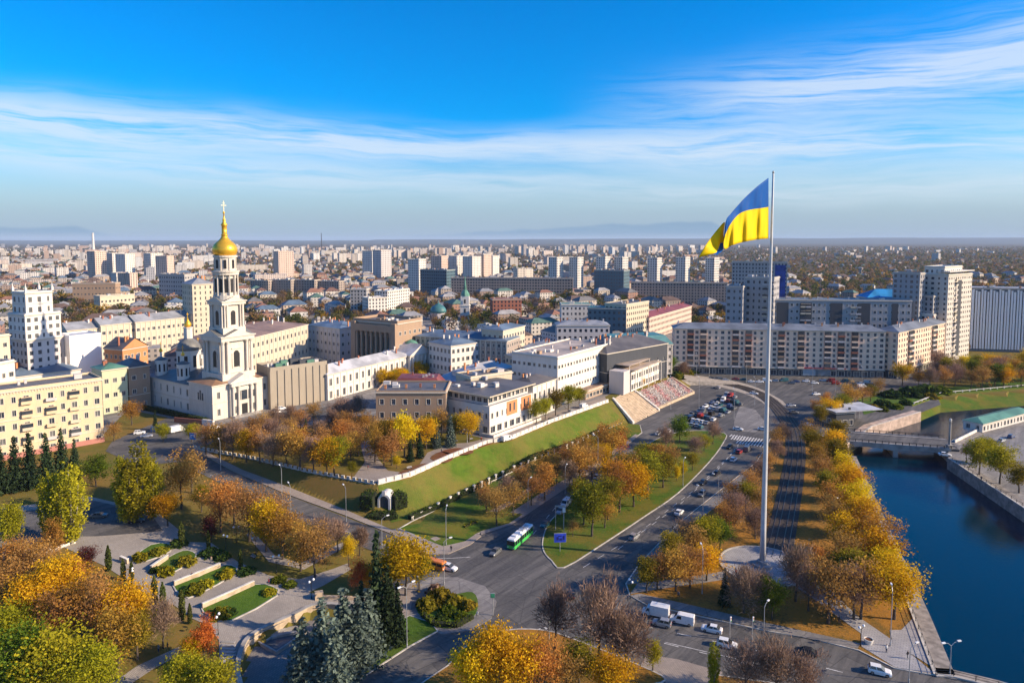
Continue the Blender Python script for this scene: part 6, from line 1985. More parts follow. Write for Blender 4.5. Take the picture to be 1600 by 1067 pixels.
for k in range(12):
    a = 2 * math.pi * k / 12
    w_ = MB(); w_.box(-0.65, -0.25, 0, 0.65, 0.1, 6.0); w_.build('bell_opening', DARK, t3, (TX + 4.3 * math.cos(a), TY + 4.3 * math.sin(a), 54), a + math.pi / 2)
m = MB(); m.lathe([(5.5, 61.6), (5.5, 62.6), (5.9, 62.8), (5.9, 63.3), (4.6, 63.5), (4.6, 69.2), (5.1, 69.4), (5.1, 70.2)], 24, TX, TY); t4 = m.build('drum', CW, ch)
for k in range(8):
    a = 2 * math.pi * (k + 0.25) / 8
    w_ = MB(); w_.box(-0.55, -0.2, 0, 0.55, 0.1, 3.8); w_.build('window', DARK, t4, (TX + 4.6 * math.cos(a), TY + 4.6 * math.sin(a), 64.5), a + math.pi / 2)
    c = MB(); c.box(-0.22, -0.3, 0, 0.22, 0.1, 5.4); c.build('pilaster', CW, t4, (TX + 4.6 * math.cos(a + .39), TY + 4.6 * math.sin(a + .39), 63.6), a + .39 + math.pi / 2)
m = MB(); m.smooth = True
m.lathe([(4.4, 70.2), (4.9, 71.0), (5.25, 72.2), (5.2, 73.4), (4.7, 74.6), (3.7, 75.8), (2.6, 76.7), (1.8, 77.6), (1.35, 78.4), (1.25, 79.0)], 32, TX, TY)
m.build('golden_dome', GOLD, ch)
m = MB(); m.smooth = True
m.lathe([(1.5, 79.0), (1.5, 79.4), (1.1, 79.5), (1.1, 83.2), (1.5, 83.5), (1.0, 84.3), (0.6, 85.0), (0.75, 85.6), (0.4, 86.5), (0.22, 88.4), (0.45, 88.8), (0.4, 89.3), (0.1, 89.6)], 16, TX, TY)
sp = m.build('golden_lantern', GOLD, ch)
m = MB(); m.box(TX - 0.12, TY - 0.12, 89.5, TX + 0.12, TY + 0.12, 94.2); m.box(TX - 1.3, TY - 0.11, 92.1, TX + 1.3, TY + 0.11, 92.35); m.box(TX - 0.6, TY - 0.11, 93.1, TX + 0.6, TY + 0.11, 93.3)
m.build('cross', plain('pale_gilding', (0.85, 0.75, 0.5), 0.3, 0.8), ch)
# cupolas of the nave
def cupola(cx, cy, r, z0, z1, dome_r, gold_s, name='cupola', faceted=True):
    m = MB(); m.lathe([(r, z0), (r, z1), (r * 1.08, z1 + 0.05), (r * 1.08, z1 + 0.6)], 8, cx, cy, rot=math.pi / 8)
    d_ = m.build(name, W['white'], ch)
    for k in range(8):
        a = 2 * math.pi * k / 8
        ap = r * math.cos(math.pi / 8)
        w_ = MB(); w_.box(-r * 0.14, -0.1, 0, r * 0.14, -0.004, (z1 - z0) * 0.5); w_.build('window', DARK, d_, (cx + ap * math.cos(a), cy + ap * math.sin(a), z0 + (z1 - z0) * 0.33), a + math.pi / 2)
    m = MB()
    if dome_r > 3:
        pr = [(r * 1.05, z1 + 0.6)] + [(r * 1.02 * math.cos(q), z1 + 0.6 + dome_r * math.sin(q)) for q in (0.3, 0.6, 0.9, 1.2)] + [(1.9, z1 + dome_r + 0.4)]
        m.smooth = True
        m.lathe(pr, 16, cx, cy)
        m.build('dome', LEAD, d_)
        zt = z1 + dome_r + 0.4
        m = MB(); m.lathe([(2.0, zt), (2.0, zt + 4.6), (2.3, zt + 4.8), (2.3, zt + 5.2)], 8, cx, cy); m.build('lantern', W['white'], d_)
        zt += 5.2
    else:
        m.lathe([(r * 1.1, z1 + 0.6), (r * 0.75, z1 + 1.3), (0.5, z1 + 2.0)], 8, cx, cy, rot=math.pi / 8)
        m.build('dome', LEAD, d_)
        zt = z1 + 2.0
        m = MB(); m.lathe([(0.5, zt), (0.45, zt + 2.2)], 8, cx, cy); m.build('lantern', W['white'], d_)
        zt += 2.2
    g = gold_s
    m = MB(); m.smooth = True
    m.lathe([(0.5 * g, zt), (1.0 * g, zt + 0.5 * g), (1.05 * g, zt + 1.0 * g), (0.7 * g, zt + 1.7 * g), (0.25 * g, zt + 2.3 * g), (0.12 * g, zt + 3.2 * g)], 12, cx, cy); m.build('golden_onion', GOLD, d_)
    m = MB(); m.box(cx - 0.07, cy - 0.07, zt + 3.1 * g, cx + 0.07, cy + 0.07, zt + 3.1 * g + 2.4); m.box(cx - 0.6, cy - 0.06, zt + 3.1 * g + 1.4, cx + 0.6, cy + 0.06, zt + 3.1 * g + 1.6); m.build('cross', GOLD, d_)
cupola(13, 40, 5.3, 14, 24.8, 5.6, 1.5)
for cx, cy in ((4.5, 30), (4.5, 49), (23, 30), (23, 49)):
    cupola(cx, cy, 2.7, 13.3, 20.3, 1, 0.8)
v = (B - A).normalized(); nn = Vector((-v.y, v.x))
BUILT.append([A - v * 3 - nn * 6, B + v * 3 - nn * 6, B + v * 3 + nn * 60, A - v * 3 + nn * 60])
# low red-brown boundary wall and its white end beside the church
a_, b_ = gp(272, 660), gp(316, 664)
w_ = thing('boundary_wall', 'low red-brown boundary wall with a white end beside the cathedral', 'wall', (a_.x, a_.y, a_.z), math.atan2(b_.y - a_.y, b_.x - a_.x))
ln = (b_ - a_).length
m = MB(); m.box(0, 0, 0, ln, 0.5, 2.2); m.build('wall', W['brick'], w_)
m = MB(); m.box(ln + 0.01, -0.2, 0, ln + 5.5, 0.8, 2.4); m.build('end_wall', WHITESTONE, w_)

# green-spired church far in the middle
sp_ = at_z(727, 512, 0)
sc_ = thing('spire_church', 'small white church tower with green spire in the middle distance', 'church', (sp_.x, sp_.y, 0))
m = MB(); m.box(-4.5, -4.5, 0, 4.5, 4.5, 22); m.box(-4, -4, 22, 4, 4, 31); m.box(-5, -5, 21.5, 5, 5, 22.2); m.build('tower', W['white'], sc_)
for dx_, dz in ((-1.6, 8), (1.6, 8), (0, 15), (0, 24)):
    m = MB(); m.box(dx_ - 0.8, -4.62, dz, dx_ + 0.8, -4.51, dz + 4); m.build('window', DARK, sc_)
m = MB(); m.lathe([(4.6, 31), (4.2, 33), (2.4, 36), (1.4, 37), (1.4, 40), (0.9, 42), (0.1, 52)], 8); m.build('spire', RF['green'], sc_)
sd_ = at_z(685, 512, 0)
s2 = thing('domed_church', 'small church with dark dome left of the green spire', 'church', (sd_.x, sd_.y, 0))
m = MB(); m.lathe([(8, 0), (8, 15)], 12); m.build('drum', W['lilac'], s2)
m = MB(); m.lathe([(8.4, 15)] + [(8.4 * math.cos(q), 15 + 8 * math.sin(q)) for q in (0.3, 0.6, 0.9, 1.2)] + [(0.5, 24), (0.2, 27)], 16); m.smooth = True; m.build('dome', RF['teal'], s2)

# ------------------------------------------------------------------ flagpole and flag
FX, FY = FLAG_C.x - 0.3, FLAG_C.y
fp = thing('flagpole', 'very tall white flagpole on the round plaza', 'flagpole', (FX, FY, 0.3))
POLE = plain('pole_paint', (0.56, 0.57, 0.58), 0.4, 0.15, 0.06)
m = MB(); m.smooth = True
m.lathe([(0.78, 0.5), (0.7, 10), (0.52, 40), (0.34, 80), (0.24, 101.0), (0.18, 101.3)], 20); m.build('mast', POLE, fp)
m = MB(); m.lathe([(2.6, 0.0), (2.6, 0.5), (1.6, 0.55), (1.5, 1.0)], 24); m.build('base', PAVSTONE, fp)
m = MB(); m.smooth = True; m.lathe([(0.18, 101.3), (0.3, 101.5), (0.2, 101.8), (0.05, 102.0)], 12); m.build('finial', GREYMETAL, fp)
m = MB(); m.lathe([(1.25, 0.55), (1.25, 1.3), (1.0, 1.4)], 16); m.build('collar', GREYMETAL, fp)
def F(zx, zy, dy):
    p = at_y(1060 + zx / 5.333, 250 + zy / 5.333, FY + dy)
    return Vector((p.x, p.y, p.z))
cols = [  # top edge, border, bottom edge, depth: the fly end swings toward the camera
    ((750, 150), (750, 392), (750, 655), 0.0), ((700, 188), (690, 402), (690, 660), -1.9), ((640, 236), (630, 410), (630, 667), -3.9), ((560, 310), (560, 425), (565, 680), -6.0),
    ((490, 385), (500, 455), (500, 695), -7.9), ((435, 450), (440, 525), (440, 715), -9.6), ((397, 505), (395, 610), (380, 738), -11.0),
    ((380, 640), (372, 690), (378, 590), -9.6), ((372, 745), (352, 690), (384, 518), -9.0), ((350, 772), (330, 748), (300, 610), -10.4), ((338, 776), (315, 772), (225, 715), -11.6), ((326, 792), (285, 782), (165, 815), -13.0)]
NU, NV = 66, 24
def cr(p0, p1, p2, p3, t):
    return tuple(0.5 * ((2 * b) + (c - a) * t + (2 * a - 5 * b + 4 * c - d_) * t * t + (3 * b - a - 3 * c + d_) * t ** 3) for a, b, c, d_ in zip(p0, p1, p2, p3))
rowsF = []
for i in range(NU + 1):
    s = i / NU * (len(cols) - 1)
    k = min(int(s), len(cols) - 2)
    t = s - k
    g = [cols[max(0, min(len(cols) - 1, k + q))] for q in (-1, 0, 1, 2)]
    T = cr(*[c[0] for c in g], t); M_ = cr(*[c[1] for c in g], t); Bt = cr(*[c[2] for c in g], t)
    dp = cr(*[(c[3],) for c in g], t)[0]
    colv = []
    for j in range(NV + 1):
        v_ = j / NV
        if v_ < 0.5:
            q = v_ * 2; p = (T[0] + (M_[0] - T[0]) * q, T[1] + (M_[1] - T[1]) * q)
        else:
            q = v_ * 2 - 1; p = (M_[0] + (Bt[0] - M_[0]) * q, M_[1] + (Bt[1] - M_[1]) * q)
        wav = 0.5 * math.sin(i * 0.55 + v_ * 2.6) * min(1, i / 6) * (0.15 + v_) + 0.2 * math.sin(i * 1.21 - v_ * 5) * min(1, i / 6) * (0.3 + v_)
        colv.append(F(p[0], p[1], dp + wav))
    rowsF.append(colv)
m = MB(); m.smooth = True
for c in rowsF:
    for p in c:
        m.v.append((p.x - FX, p.y - FY, p.z))
for i in range(NU):
    for j in range(NV):
        a = i * (NV + 1) + j
        m.f.append((a, a + 1, a + NV + 2, a + NV + 1)); m.m.append(0 if j < NV // 2 else 1)
def cloth(name, col):
    def f(n, bs, out):
        bs.inputs['Base Color'].default_value = c4(col)
        tr = n.new('ShaderNodeBsdfTranslucent'); tr.inputs[0].default_value = c4(col)
        mx = n.new('ShaderNodeMixShader'); mx.inputs[0].default_value = 0.4
        n.t.links.new(bs.outputs[0], mx.inputs[1]); n.t.links.new(tr.outputs[0], mx.inputs[2]); n.t.links.new(mx.outputs[0], out.inputs[0])
    return principled(name, f, 0.6, 0.2)
fl = tag(m.build('flag', [cloth('flag_blue', (0.0, 0.12, 0.47)), cloth('flag_yellow', (0.98, 0.74, 0.0))], None, (FX, FY, 0)), 'huge blue over yellow flag flying to the left', 'flag')
mo = fl.modifiers.new('thickness', 'SOLIDIFY'); mo.thickness = 0.03

# ------------------------------------------------------------------ parapets, doorway, terraces
def parapet(label, px, blk, gap, h_, w_, mat):
    line = [at_z(x, y, HILL_Z) for x, y in px]
    t = thing('parapet', label, 'parapet', (line[0].x, line[0].y, HILL_Z))
    m = MB(); m.box(-blk / 2, -w_ / 2, 0, blk / 2, w_ / 2, h_); m.box(-blk / 2 - 0.06, -w_ / 2 - 0.06, h_, blk / 2 + 0.06, w_ / 2 + 0.06, h_ + 0.14); me = m.mesh('stone_block', [mat])
    for i in range(len(line) - 1):
        v = line[i + 1] - line[i]
        n_ = max(1, round(v.length / (blk + gap)))
        for q in range(n_):
            p = line[i] + v * ((q + 0.5) / n_)
            link('stone_block', me, t, (p.x - line[0].x, p.y - line[0].y, 0), math.atan2(v.y, v.x))
    strip([p - line[0] for p in line], w_ * 1.4, -0.3, 0.12, conform=False).build('footing', mat, t)
parapet('white block parapet along the sunlit hill edge', [(590, 756), (640, 744), (700, 717), (760, 693), (800, 685), (860, 660), (950, 628)], 2.4, 0.35, 1.25, 0.6, WHITESTONE)
parapet('fine grey parapet along the hill edge above the uphill road', [(302, 700), (400, 718), (480, 737), (540, 748), (586, 756)], 1.2, 1.0, 0.9, 0.4, KERB)
p = gp(600, 796)
pt = thing('slope_doorway', 'white arched doorway set into the grassy slope among ivy', 'doorway', (p.x, p.y, p.z - 0.2), R(-6))
m = MB()
for k in range(12):
    a0, a1 = math.pi * k / 12, math.pi * (k + 1) / 12
    o0, i0, o1, i1 = [(2.0 * math.cos(a0), 3.0 + 2.0 * math.sin(a0)), (1.35 * math.cos(a0), 3.0 + 1.35 * math.sin(a0)), (2.0 * math.cos(a1), 3.0 + 2.0 * math.sin(a1)), (1.35 * math.cos(a1), 3.0 + 1.35 * math.sin(a1))]
    m.quad((o0[0], 0, o0[1]), (o1[0], 0, o1[1]), (i1[0], 0, i1[1]), (i0[0], 0, i0[1]))
    m.quad((o0[0], 0, o0[1]), (o0[0], 5, o0[1]), (o1[0], 5, o1[1]), (o1[0], 0, o1[1]))
    m.quad((i0[0], 0, i0[1]), (i1[0], 0, i1[1]), (i1[0], 1, i1[1]), (i0[0], 1, i0[1]))
m.box(-2.0, 0, 0, -1.35, 5, 3.0); m.box(1.35, 0, 0, 2.0, 5, 3.0); m.box(-0.5, -0.3, 4.6, 0.5, 0.0, 6.2)
m.build('arch', W['white'], pt)
m = MB(); m.box(-1.34, 0.6, 0, -0.06, 0.7, 3.0); m.build('door_leaf', W['dark'], pt)
m = MB(); m.box(0.06, 0.6, 0, 1.34, 0.7, 3.0); m.build('door_leaf', W['dark'], pt)
m = MB(); m.poly([(1.34 * math.cos(q), 0.65, 3.0 + 1.34 * math.sin(q)) for q in [k * math.pi / 12 for k in range(13)]]); m.build('fanlight', GLASS, pt)
# white posts standing in the foot hedge
hl = gl([(640, 810), (700, 785), (800, 735), (882, 699), (950, 668)])
hw = thing('hedge_wall', 'row of white posts along the hedge below the slope', 'wall', (hl[0].x, hl[0].y, 0))
m = MB(); m.box(-0.45, -0.2, 0, 0.45, 0.2, 2.1); m.box(-0.55, -0.3, 2.1, 0.55, 0.3, 2.3); me = m.mesh('post', [WHITESTONE])
for i in range(len(hl) - 1):
    v = hl[i + 1] - hl[i]
    for q in range(int(v.length / 4.2)):
        p_ = hl[i] + v * (q * 4.2 / v.length) + Vector((v.y, -v.x)).normalized() * 0.95
        link('post', me, hw, (p_.x - hl[0].x, p_.y - hl[0].y, 0.0), math.atan2(v.y, v.x))
lp = strip([p_ - hl[0] + Vector((0.6, -0.75)) for p_ in hl], 0.3, 0, 0.7, conform=False); lp.build('low_wall', WHITESTONE, hw)
# flower terrace above the square
q = [at_z(984, 618, 6.0), at_z(1050, 590, 6.0), at_z(1084, 613, 0.6), at_z(1018, 642, 0.6)]
zz = [6.0, 6.0, 0.6, 0.6]
ft = thing('flower_terrace', 'sloping terrace of pink and white flowers with a pale stone rim', 'terrace', (0, 0, 0))
m = MB(); m.poly([(p_.x, p_.y, z_) for p_, z_ in zip(q, zz)])
for i in range(4):
    j = (i + 1) % 4
    m.quad((q[i].x, q[i].y, zz[i]), (q[i].x, q[i].y, -0.5), (q[j].x, q[j].y, -0.5), (q[j].x, q[j].y, zz[j]))
m.build('earth', plain('pale_mulch', (0.42, 0.33, 0.29), 0.95), ft)
for i, j in ((3, 2), (0, 3), (1, 2)):
    m = MB(); a, b = q[i], q[j]; v = (b - a).normalized() * 1.0; n_ = Vector((-v.y, v.x)) * 0.55
    m.v += [(a.x + n_.x, a.y + n_.y, -0.5), (b.x + n_.x, b.y + n_.y, -0.5), (b.x - n_.x, b.y - n_.y, -0.5), (a.x - n_.x, a.y - n_.y, -0.5), (a.x + n_.x, a.y + n_.y, zz[i] + .7), (b.x + n_.x, b.y + n_.y, zz[j] + .7), (b.x - n_.x, b.y - n_.y, zz[j] + .7), (a.x - n_.x, a.y - n_.y, zz[i] + .7)]
    for f_ in ((4, 5, 6, 7), (0, 1, 5, 4), (1, 2, 6, 5), (2, 3, 7, 6), (3, 0, 4, 7)):
        m.f.append(f_); m.m.append(0)
    m.build('stone_rim', SANDSTONE, ft)
fr = random.Random(9)
for nm, mat_, cnt in (('pink_flowers', leafmat('pink_petals', (0.5, 0.2, 0.2), (0.85, 0.55, 0.52), trans=0.2), 3200), ('white_flowers', leafmat('white_petals', (0.55, 0.5, 0.45), (0.88, 0.83, 0.78), trans=0.2), 4600), ('dark_foliage', leafmat('rose_foliage', (0.05, 0.03, 0.02), (0.10, 0.08, 0.03)), 900)):
    Lv = Leaves(fr.randrange(999))
    for k in range(cnt):
        u_, v_ = fr.random(), fr.random()
        band_ = math.sin((u_ * 26 + v_ * 3) * 1.0) + 0.5 * math.sin(v_ * 40)
        if (nm == 'pink_flowers') == (band_ > 0.2) or nm == 'dark_foliage':
            top_ = q[0].lerp(q[1], u_); bot_ = q[3].lerp(q[2], u_); p_ = top_.lerp(bot_, v_)
            Lv.leaf(Vector((p_.x, p_.y, 6.0 - 5.4 * v_ + fr.uniform(0.1, 0.55 if nm != 'dark_foliage' else 0.3))), 0.34, fr.random(), 0.8)
    tag(link(nm, Lv.mesh(nm, mat_), ft), kind='stuff')
# sunken fountain court in the left park
sheet('court_floor', COURT, -1.62, m_paving('court_paving', (0.20, 0.19, 0.18), (0.26, 0.24, 0.22), 1.5), conform=False)
cw = thing('court_wall', 'curved sandstone retaining wall round the sunken court', 'wall', (0, 0, 0))
cl_ = smoothline(zp([(388, 1110), (372, 1060), (377, 1022), (397, 995), (458, 966), (500, 949), (570, 955)]), 4, False)
strip(cl_, 0.7, -2.2, 1.0, conform=False).build('wall', SANDSTONE, cw)
strip(cl_, 0.95, 1.0, 1.18, conform=False).build('coping', CONCRETE, cw)
fo = thing('fountain_basin', 'empty angular stone fountain basin on the court floor', 'fountain', (0, 0, 0))
bp_ = zp([(404, 1006), (437, 988), (462, 982), (478, 990), (432, 1022)], -1.6)
strip(bp_, 0.5, -1.62, -0.9, True, conform=False).build('rim', CONCRETE, fo)
m = MB(); m.poly([(p_.x, p_.y, -1.45) for p_ in bp_]); m.build('basin', plain('wet_stone', (0.08, 0.09, 0.10), 0.25), fo)
for k in range(3):
    strip(zp([(415 + k * 9, 1002 - k * 3), (448 + k * 8, 986 + k * 2)], -1.6), 0.6, -1.5, -1.1 + k * 0.1, conform=False).build('cascade_step', CONCRETE, fo)
# long steps of the left walk
stp = thing('walk_steps', 'shallow stone steps of the walk beside the sunken court', 'steps', (0, 0, 0))
for k in range(13):
    y_ = 1003 + k * 5.2
    strip(gl([(346, y_), (370 - max(0, 6 - k) * 0.5, y_ + 1.0)]), 0.7, 0.0, 0.22).build('step', CONCRETE, stp)
for b in (((272, 916), (310, 901), (344, 887)), ((316, 951), (355, 934), (397, 915)), ((236, 892), (262, 874)), ((188, 876), (200, 881))):
    l_ = gl(b)
    t_ = thing('bed_wall', {272: 'pale stone wall behind the third terraced bed', 316: 'pale stone wall behind the lowest terraced bed', 236: 'short pale stone wall behind the second terraced bed', 188: 'short pale stone wall near the lone thuja'}[b[0][0]], 'wall', (0, 0, 0))
    strip(l_, 0.5, 0, 1.25).build('wall', SANDSTONE, t_)
    strip(l_, 0.65, 1.25, 1.38).build('coping', WHITESTONE, t_)
l_ = gl([(40, 870), (75, 862), (118, 848)])
t_ = thing('kerb_wall', 'low white kerb wall beside the left car park', 'wall', (0, 0, 0)); strip(l_, 0.5, 0, 0.7).build('wall', WHITESTONE, t_)
t_ = thing('gate_block', 'sandstone end block of the court wall by the park lamp', 'wall', (0, 0, 0)); strip(gl([(492, 936), (505, 934)]), 1.4, 0, 1.7).build('block', SANDSTONE, t_); strip(gl([(506, 935), (560, 937)]), 0.6, 0, 0.8).build('wall', SANDSTONE, t_)

# quay pavilion and boathouse
t, L, h = hbld('quay_pavilion', 'small dark glazed pavilion with flat pale roof on the upstream quay', (1306, 668), (1334, 666), 645, 12, 1, 'dark', 'flat', 'light', bay=3, ww=2.4, wh=2.4, single=True, clutter=False)
m = MB(); m.box(-1.5, -1.5, h + 0.51, L + 14, 13, h + 0.8); m.build('roof_slab', RF['light'], t)
for k in range(7):
    m = MB(); m.box(L + 2 * k, 11, 0, L + 2 * k + 0.2, 11.2, h + 0.5); m.build('post', GREYMETAL, t)
for k in range(9):
    m = MB(); x = rnd.uniform(0, L + 10); y = rnd.uniform(0, 10); m.box(x, y, h + 0.8, x + 0.8, y + 0.8, h + 1.7); m.build('roof_vent', W['dark'], t)
t, L, h = hbld('boathouse', 'long white boathouse with a green roof moored on the right', (1535, 676), (1612, 655), 662, 8, 1, 'white', 'hip', 'green', rise=1.6, bay=3, single=True, clutter=False)
rl = zp([(1492, 692), (1540, 668), (1600, 646)])
t_ = thing('railing', 'white quay railing leading up to the boathouse', 'railing', (0, 0, 0)); strip(rl, 0.4, 0.2, 1.3, conform=False).build('rail', WHITESTONE, t_)

# ------------------------------------------------------------------ vehicles
def carpaint(name, col, metal=0.0):
    def f(n, b, out):
        geo = n.new('ShaderNodeNewGeometry')
        d_ = n.noise(geo.outputs['Position'], 2.0, 4)
        n.put(b.inputs['Base Color'], n.mix(n.math('MULTIPLY', n.smooth(d_, 0.45, 0.7), 0.35), c4(col), c4(tuple(x * 0.7 + 0.02 for x in col))))
        b.inputs['Metallic'].default_value = metal
        b.inputs['Coat Weight'].default_value = 0.4
    return principled(name, f, 0.32, 0.5)
PAINTS = {'white': carpaint('white_paint', (0.75, 0.75, 0.74)), 'silver': carpaint('silver_paint', (0.45, 0.46, 0.48), 0.5), 'grey': carpaint('grey_paint', (0.16, 0.165, 0.17), 0.3),
          'black': carpaint('black_paint', (0.012, 0.012, 0.014)), 'red': carpaint('red_paint', (0.28, 0.02, 0.02)), 'blue': carpaint('blue_paint', (0.03, 0.06, 0.16)),
          'orange': carpaint('orange_paint', (0.75, 0.22, 0.02)), 'green': carpaint('green_paint', (0.06, 0.50, 0.09)), 'teal': carpaint('teal_paint', (0.02, 0.10, 0.12)), 'beige': carpaint('beige_paint', (0.4, 0.35, 0.27))}
RUBBER = plain('rubber', (0.015, 0.015, 0.015), 0.8)
RIM = plain('wheel_rim', (0.35, 0.35, 0.36), 0.35, 0.7)
CARGLASS = glassmat('car_glass', (0.012, 0.016, 0.02), 0.06)
LAMPW = plain('headlamp', (0.8, 0.8, 0.78), 0.2)
LAMPR = plain('taillamp', (0.4, 0.01, 0.01), 0.3)
_cm = {}
def wheel_mesh(r):
    if ('w', r) not in _cm:
        m = MB(); n = 12
        pr = [(r * 0.6, -0.11), (r * 0.92, -0.11), (r, -0.06), (r, 0.06), (r * 0.92, 0.11), (r * 0.6, 0.11)]
        i = 0
        for rr_, y in pr:
            for k in range(n):
                a = 2 * math.pi * k / n
                m.v.append((rr_ * math.cos(a), y, rr_ * math.sin(a)))
        for q in range(len(pr) - 1):
            for k in range(n):
                j = (k + 1) % n
                m.f.append((q * n + k, q * n + j, (q + 1) * n + j, (q + 1) * n + k)); m.m.append(0)
        m.f.append(tuple(range(n))); m.m.append(1)
        m.f.append(tuple(reversed(range((len(pr) - 1) * n, len(pr) * n)))); m.m.append(1)
        _cm[('w', r)] = m.mesh('wheel', [RUBBER, RIM])
    return _cm[('w', r)]

def loft(sections, mats=None):
    """sections along x: (x, half width low, half width high, z low, z mid, z high)"""
    m = MB(); m.smooth = False
    rings = []
    for x, wl_, wh_, z0, zm, z1 in sections:
        rings.append([(x, -wl_, z0), (x, wl_, z0), (x, wl_ * 1.02, zm), (x, wh_, z1), (x, -wh_, z1), (x, -wl_ * 1.02, zm)])
    for r_ in rings:
        m.v += r_
    k = 6
    for i in range(len(rings) - 1):
        for q in range(k):
            j = (q + 1) % k
            m.f.append((i * k + q, i * k + j, (i + 1) * k + j, (i + 1) * k + q)); m.m.append(0)
    m.f.append(tuple(reversed(range(k)))); m.m.append(0)
    m.f.append(tuple(range((len(rings) - 1) * k, len(rings) * k))); m.m.append(0)
    return m

def cabin(m, xb0, xt0, xt1, xb1, wb, wt, zb, zt):
    """glazed greenhouse (0 glass) with painted roof (1) and pillars"""
    b = [(xb0, -wb, zb), (xb1, -wb, zb), (xb1, wb, zb), (xb0, wb, zb)]
    t = [(xt0, -wt, zt), (xt1, -wt, zt), (xt1, wt, zt), (xt0, wt, zt)]
    for i in range(4):
        j = (i + 1) % 4
        m.quad(b[i], b[j], t[j], t[i], 0)
    e = 0.05
    m.box(xt0 - e, -wt - 0.02, zt, xt1 + e, wt + 0.02, zt + 0.05, 1)
    xm = (xt0 + xt1) / 2
    for s in (-1, 1):
        for a0, a1 in (((xb0 + xb1) / 2 - 0.05, xm - 0.05),):
            m.quad((a0, s * (wb + 0.01), zb), (a0 + 0.12, s * (wb + 0.01), zb), (a1 + 0.12, s * (wt + 0.012), zt), (a1, s * (wt + 0.012), zt), 1)
        for (bx, tx_) in ((xb0, xt0), (xb1 - 0.09, xt1 - 0.09)):
            m.quad((bx, s * (wb + 0.012), zb), (bx + 0.1, s * (wb + 0.012), zb), (tx_ + 0.1, s * (wt + 0.014), zt), (tx_, s * (wt + 0.014), zt), 1)

def car_meshes(kind, col):
    if (kind, col) in _cm:
        return _cm[(kind, col)]
    P = PAINTS[col]
    g = MB()
    if kind == 'sedan':
        body = loft([(-2.25, 0.72, 0.66, 0.35, 0.6, 0.82), (-2.1, 0.84, 0.76, 0.24, 0.65, 0.97), (-1.2, 0.89, 0.80, 0.2, 0.7, 1.0), (0.9, 0.89, 0.80, 0.2, 0.7, 0.97), (1.9, 0.86, 0.74, 0.22, 0.62, 0.84), (2.2, 0.76, 0.66, 0.3, 0.55, 0.7)])
        cabin(g, -1.75, -1.05, 0.25, 1.05, 0.79, 0.60, 0.95, 1.43)
        wh, wx, wy = 0.32, 1.35, 0.8
        hl_, tl_ = (2.12, 0.6, 0.64), (-2.24, 0.58, 0.74)
    elif kind == 'hatch':
        body = loft([(-2.05, 0.8, 0.72, 0.35, 0.65, 0.95), (-1.9, 0.87, 0.8, 0.25, 0.7, 1.08), (-0.9, 0.9, 0.82, 0.22, 0.75, 1.08), (0.9, 0.9, 0.82, 0.22, 0.75, 1.02), (1.8, 0.86, 0.76, 0.24, 0.66, 0.9), (2.1, 0.76, 0.68, 0.3, 0.58, 0.74)])
        cabin(g, -1.95, -1.55, 0.2, 0.95, 0.81, 0.65, 1.03, 1.58)
        wh, wx, wy = 0.34, 1.28, 0.82
        hl_, tl_ = (2.0, 0.6, 0.7), (-2.04, 0.64, 0.9)
    elif kind == 'van':
        body = loft([(-2.6, 0.92, 0.86, 0.35, 1.0, 2.05), (-2.5, 0.97, 0.88, 0.3, 1.1, 2.18), (0.6, 0.97, 0.86, 0.3, 1.1, 2.18), (1.0, 0.97, 0.84, 0.3, 1.05, 2.1), (1.75, 0.96, 0.82, 0.3, 0.9, 1.3), (2.5, 0.9, 0.78, 0.32, 0.7, 1.02), (2.65, 0.8, 0.7, 0.36, 0.6, 0.85)])
        for s in (-1, 1):
            g.quad((0.1, s * 0.975, 1.25), (1.2, s * 0.965, 1.25), (0.9, s * 0.9, 1.95), (0.1, s * 0.92, 1.95), 0)
        g.quad((1.74, -0.78, 1.36), (1.74, 0.78, 1.36), (1.08, 0.76, 2.06), (1.08, -0.76, 2.06), 0)
        wh, wx, wy = 0.36, 1.65, 0.88
        hl_, tl_ = (2.5, 0.66, 0.8), (-2.58, 0.8, 1.1)
    else:  # box truck
        body = loft([(-3.2, 1.05, 1.05, 0.6, 1.4, 2.85), (0.9, 1.05, 1.05, 0.6, 1.4, 2.85)])
        k0 = len(body.v)
        c_ = loft([(1.0, 0.98, 0.9, 0.4, 1.1, 2.2), (1.6, 0.98, 0.86, 0.4, 1.1, 2.15), (2.2, 0.97, 0.84, 0.4, 1.0, 1.35), (2.8, 0.9, 0.8, 0.4, 0.75, 1.05)])
        body.v += c_.v; body.f += [tuple(i + k0 for i in f_) for f_ in c_.f]; body.m += c_.m
        for s in (-1, 1):
            g.quad((1.15, s * 0.985, 1.2), (1.9, s * 0.975, 1.2), (1.6, s * 0.9, 1.95), (1.15, s * 0.91, 1.95), 0)
        g.quad((2.21, -0.8, 1.4), (2.21, 0.8, 1.4), (1.63, 0.78, 2.1), (1.63, -0.78, 2.1), 0)
        wh, wx, wy = 0.4, 1.9, 0.9
        hl_, tl_ = (2.7, 0.66, 0.8), (-3.22, 0.85, 0.9)
    hm = MB(); hm.box(-0.05, -0.16, -0.07, 0.06, 0.16, 0.07)
    _cm[(kind, col)] = (body.mesh('body', [P]), g.mesh('cabin_glass', [CARGLASS, P]), wheel_mesh(wh), wx, wy, wh, hl_, tl_, hm.mesh('headlight', [LAMPW]), hm.mesh('taillight', [LAMPR]))
    return _cm[(kind, col)]

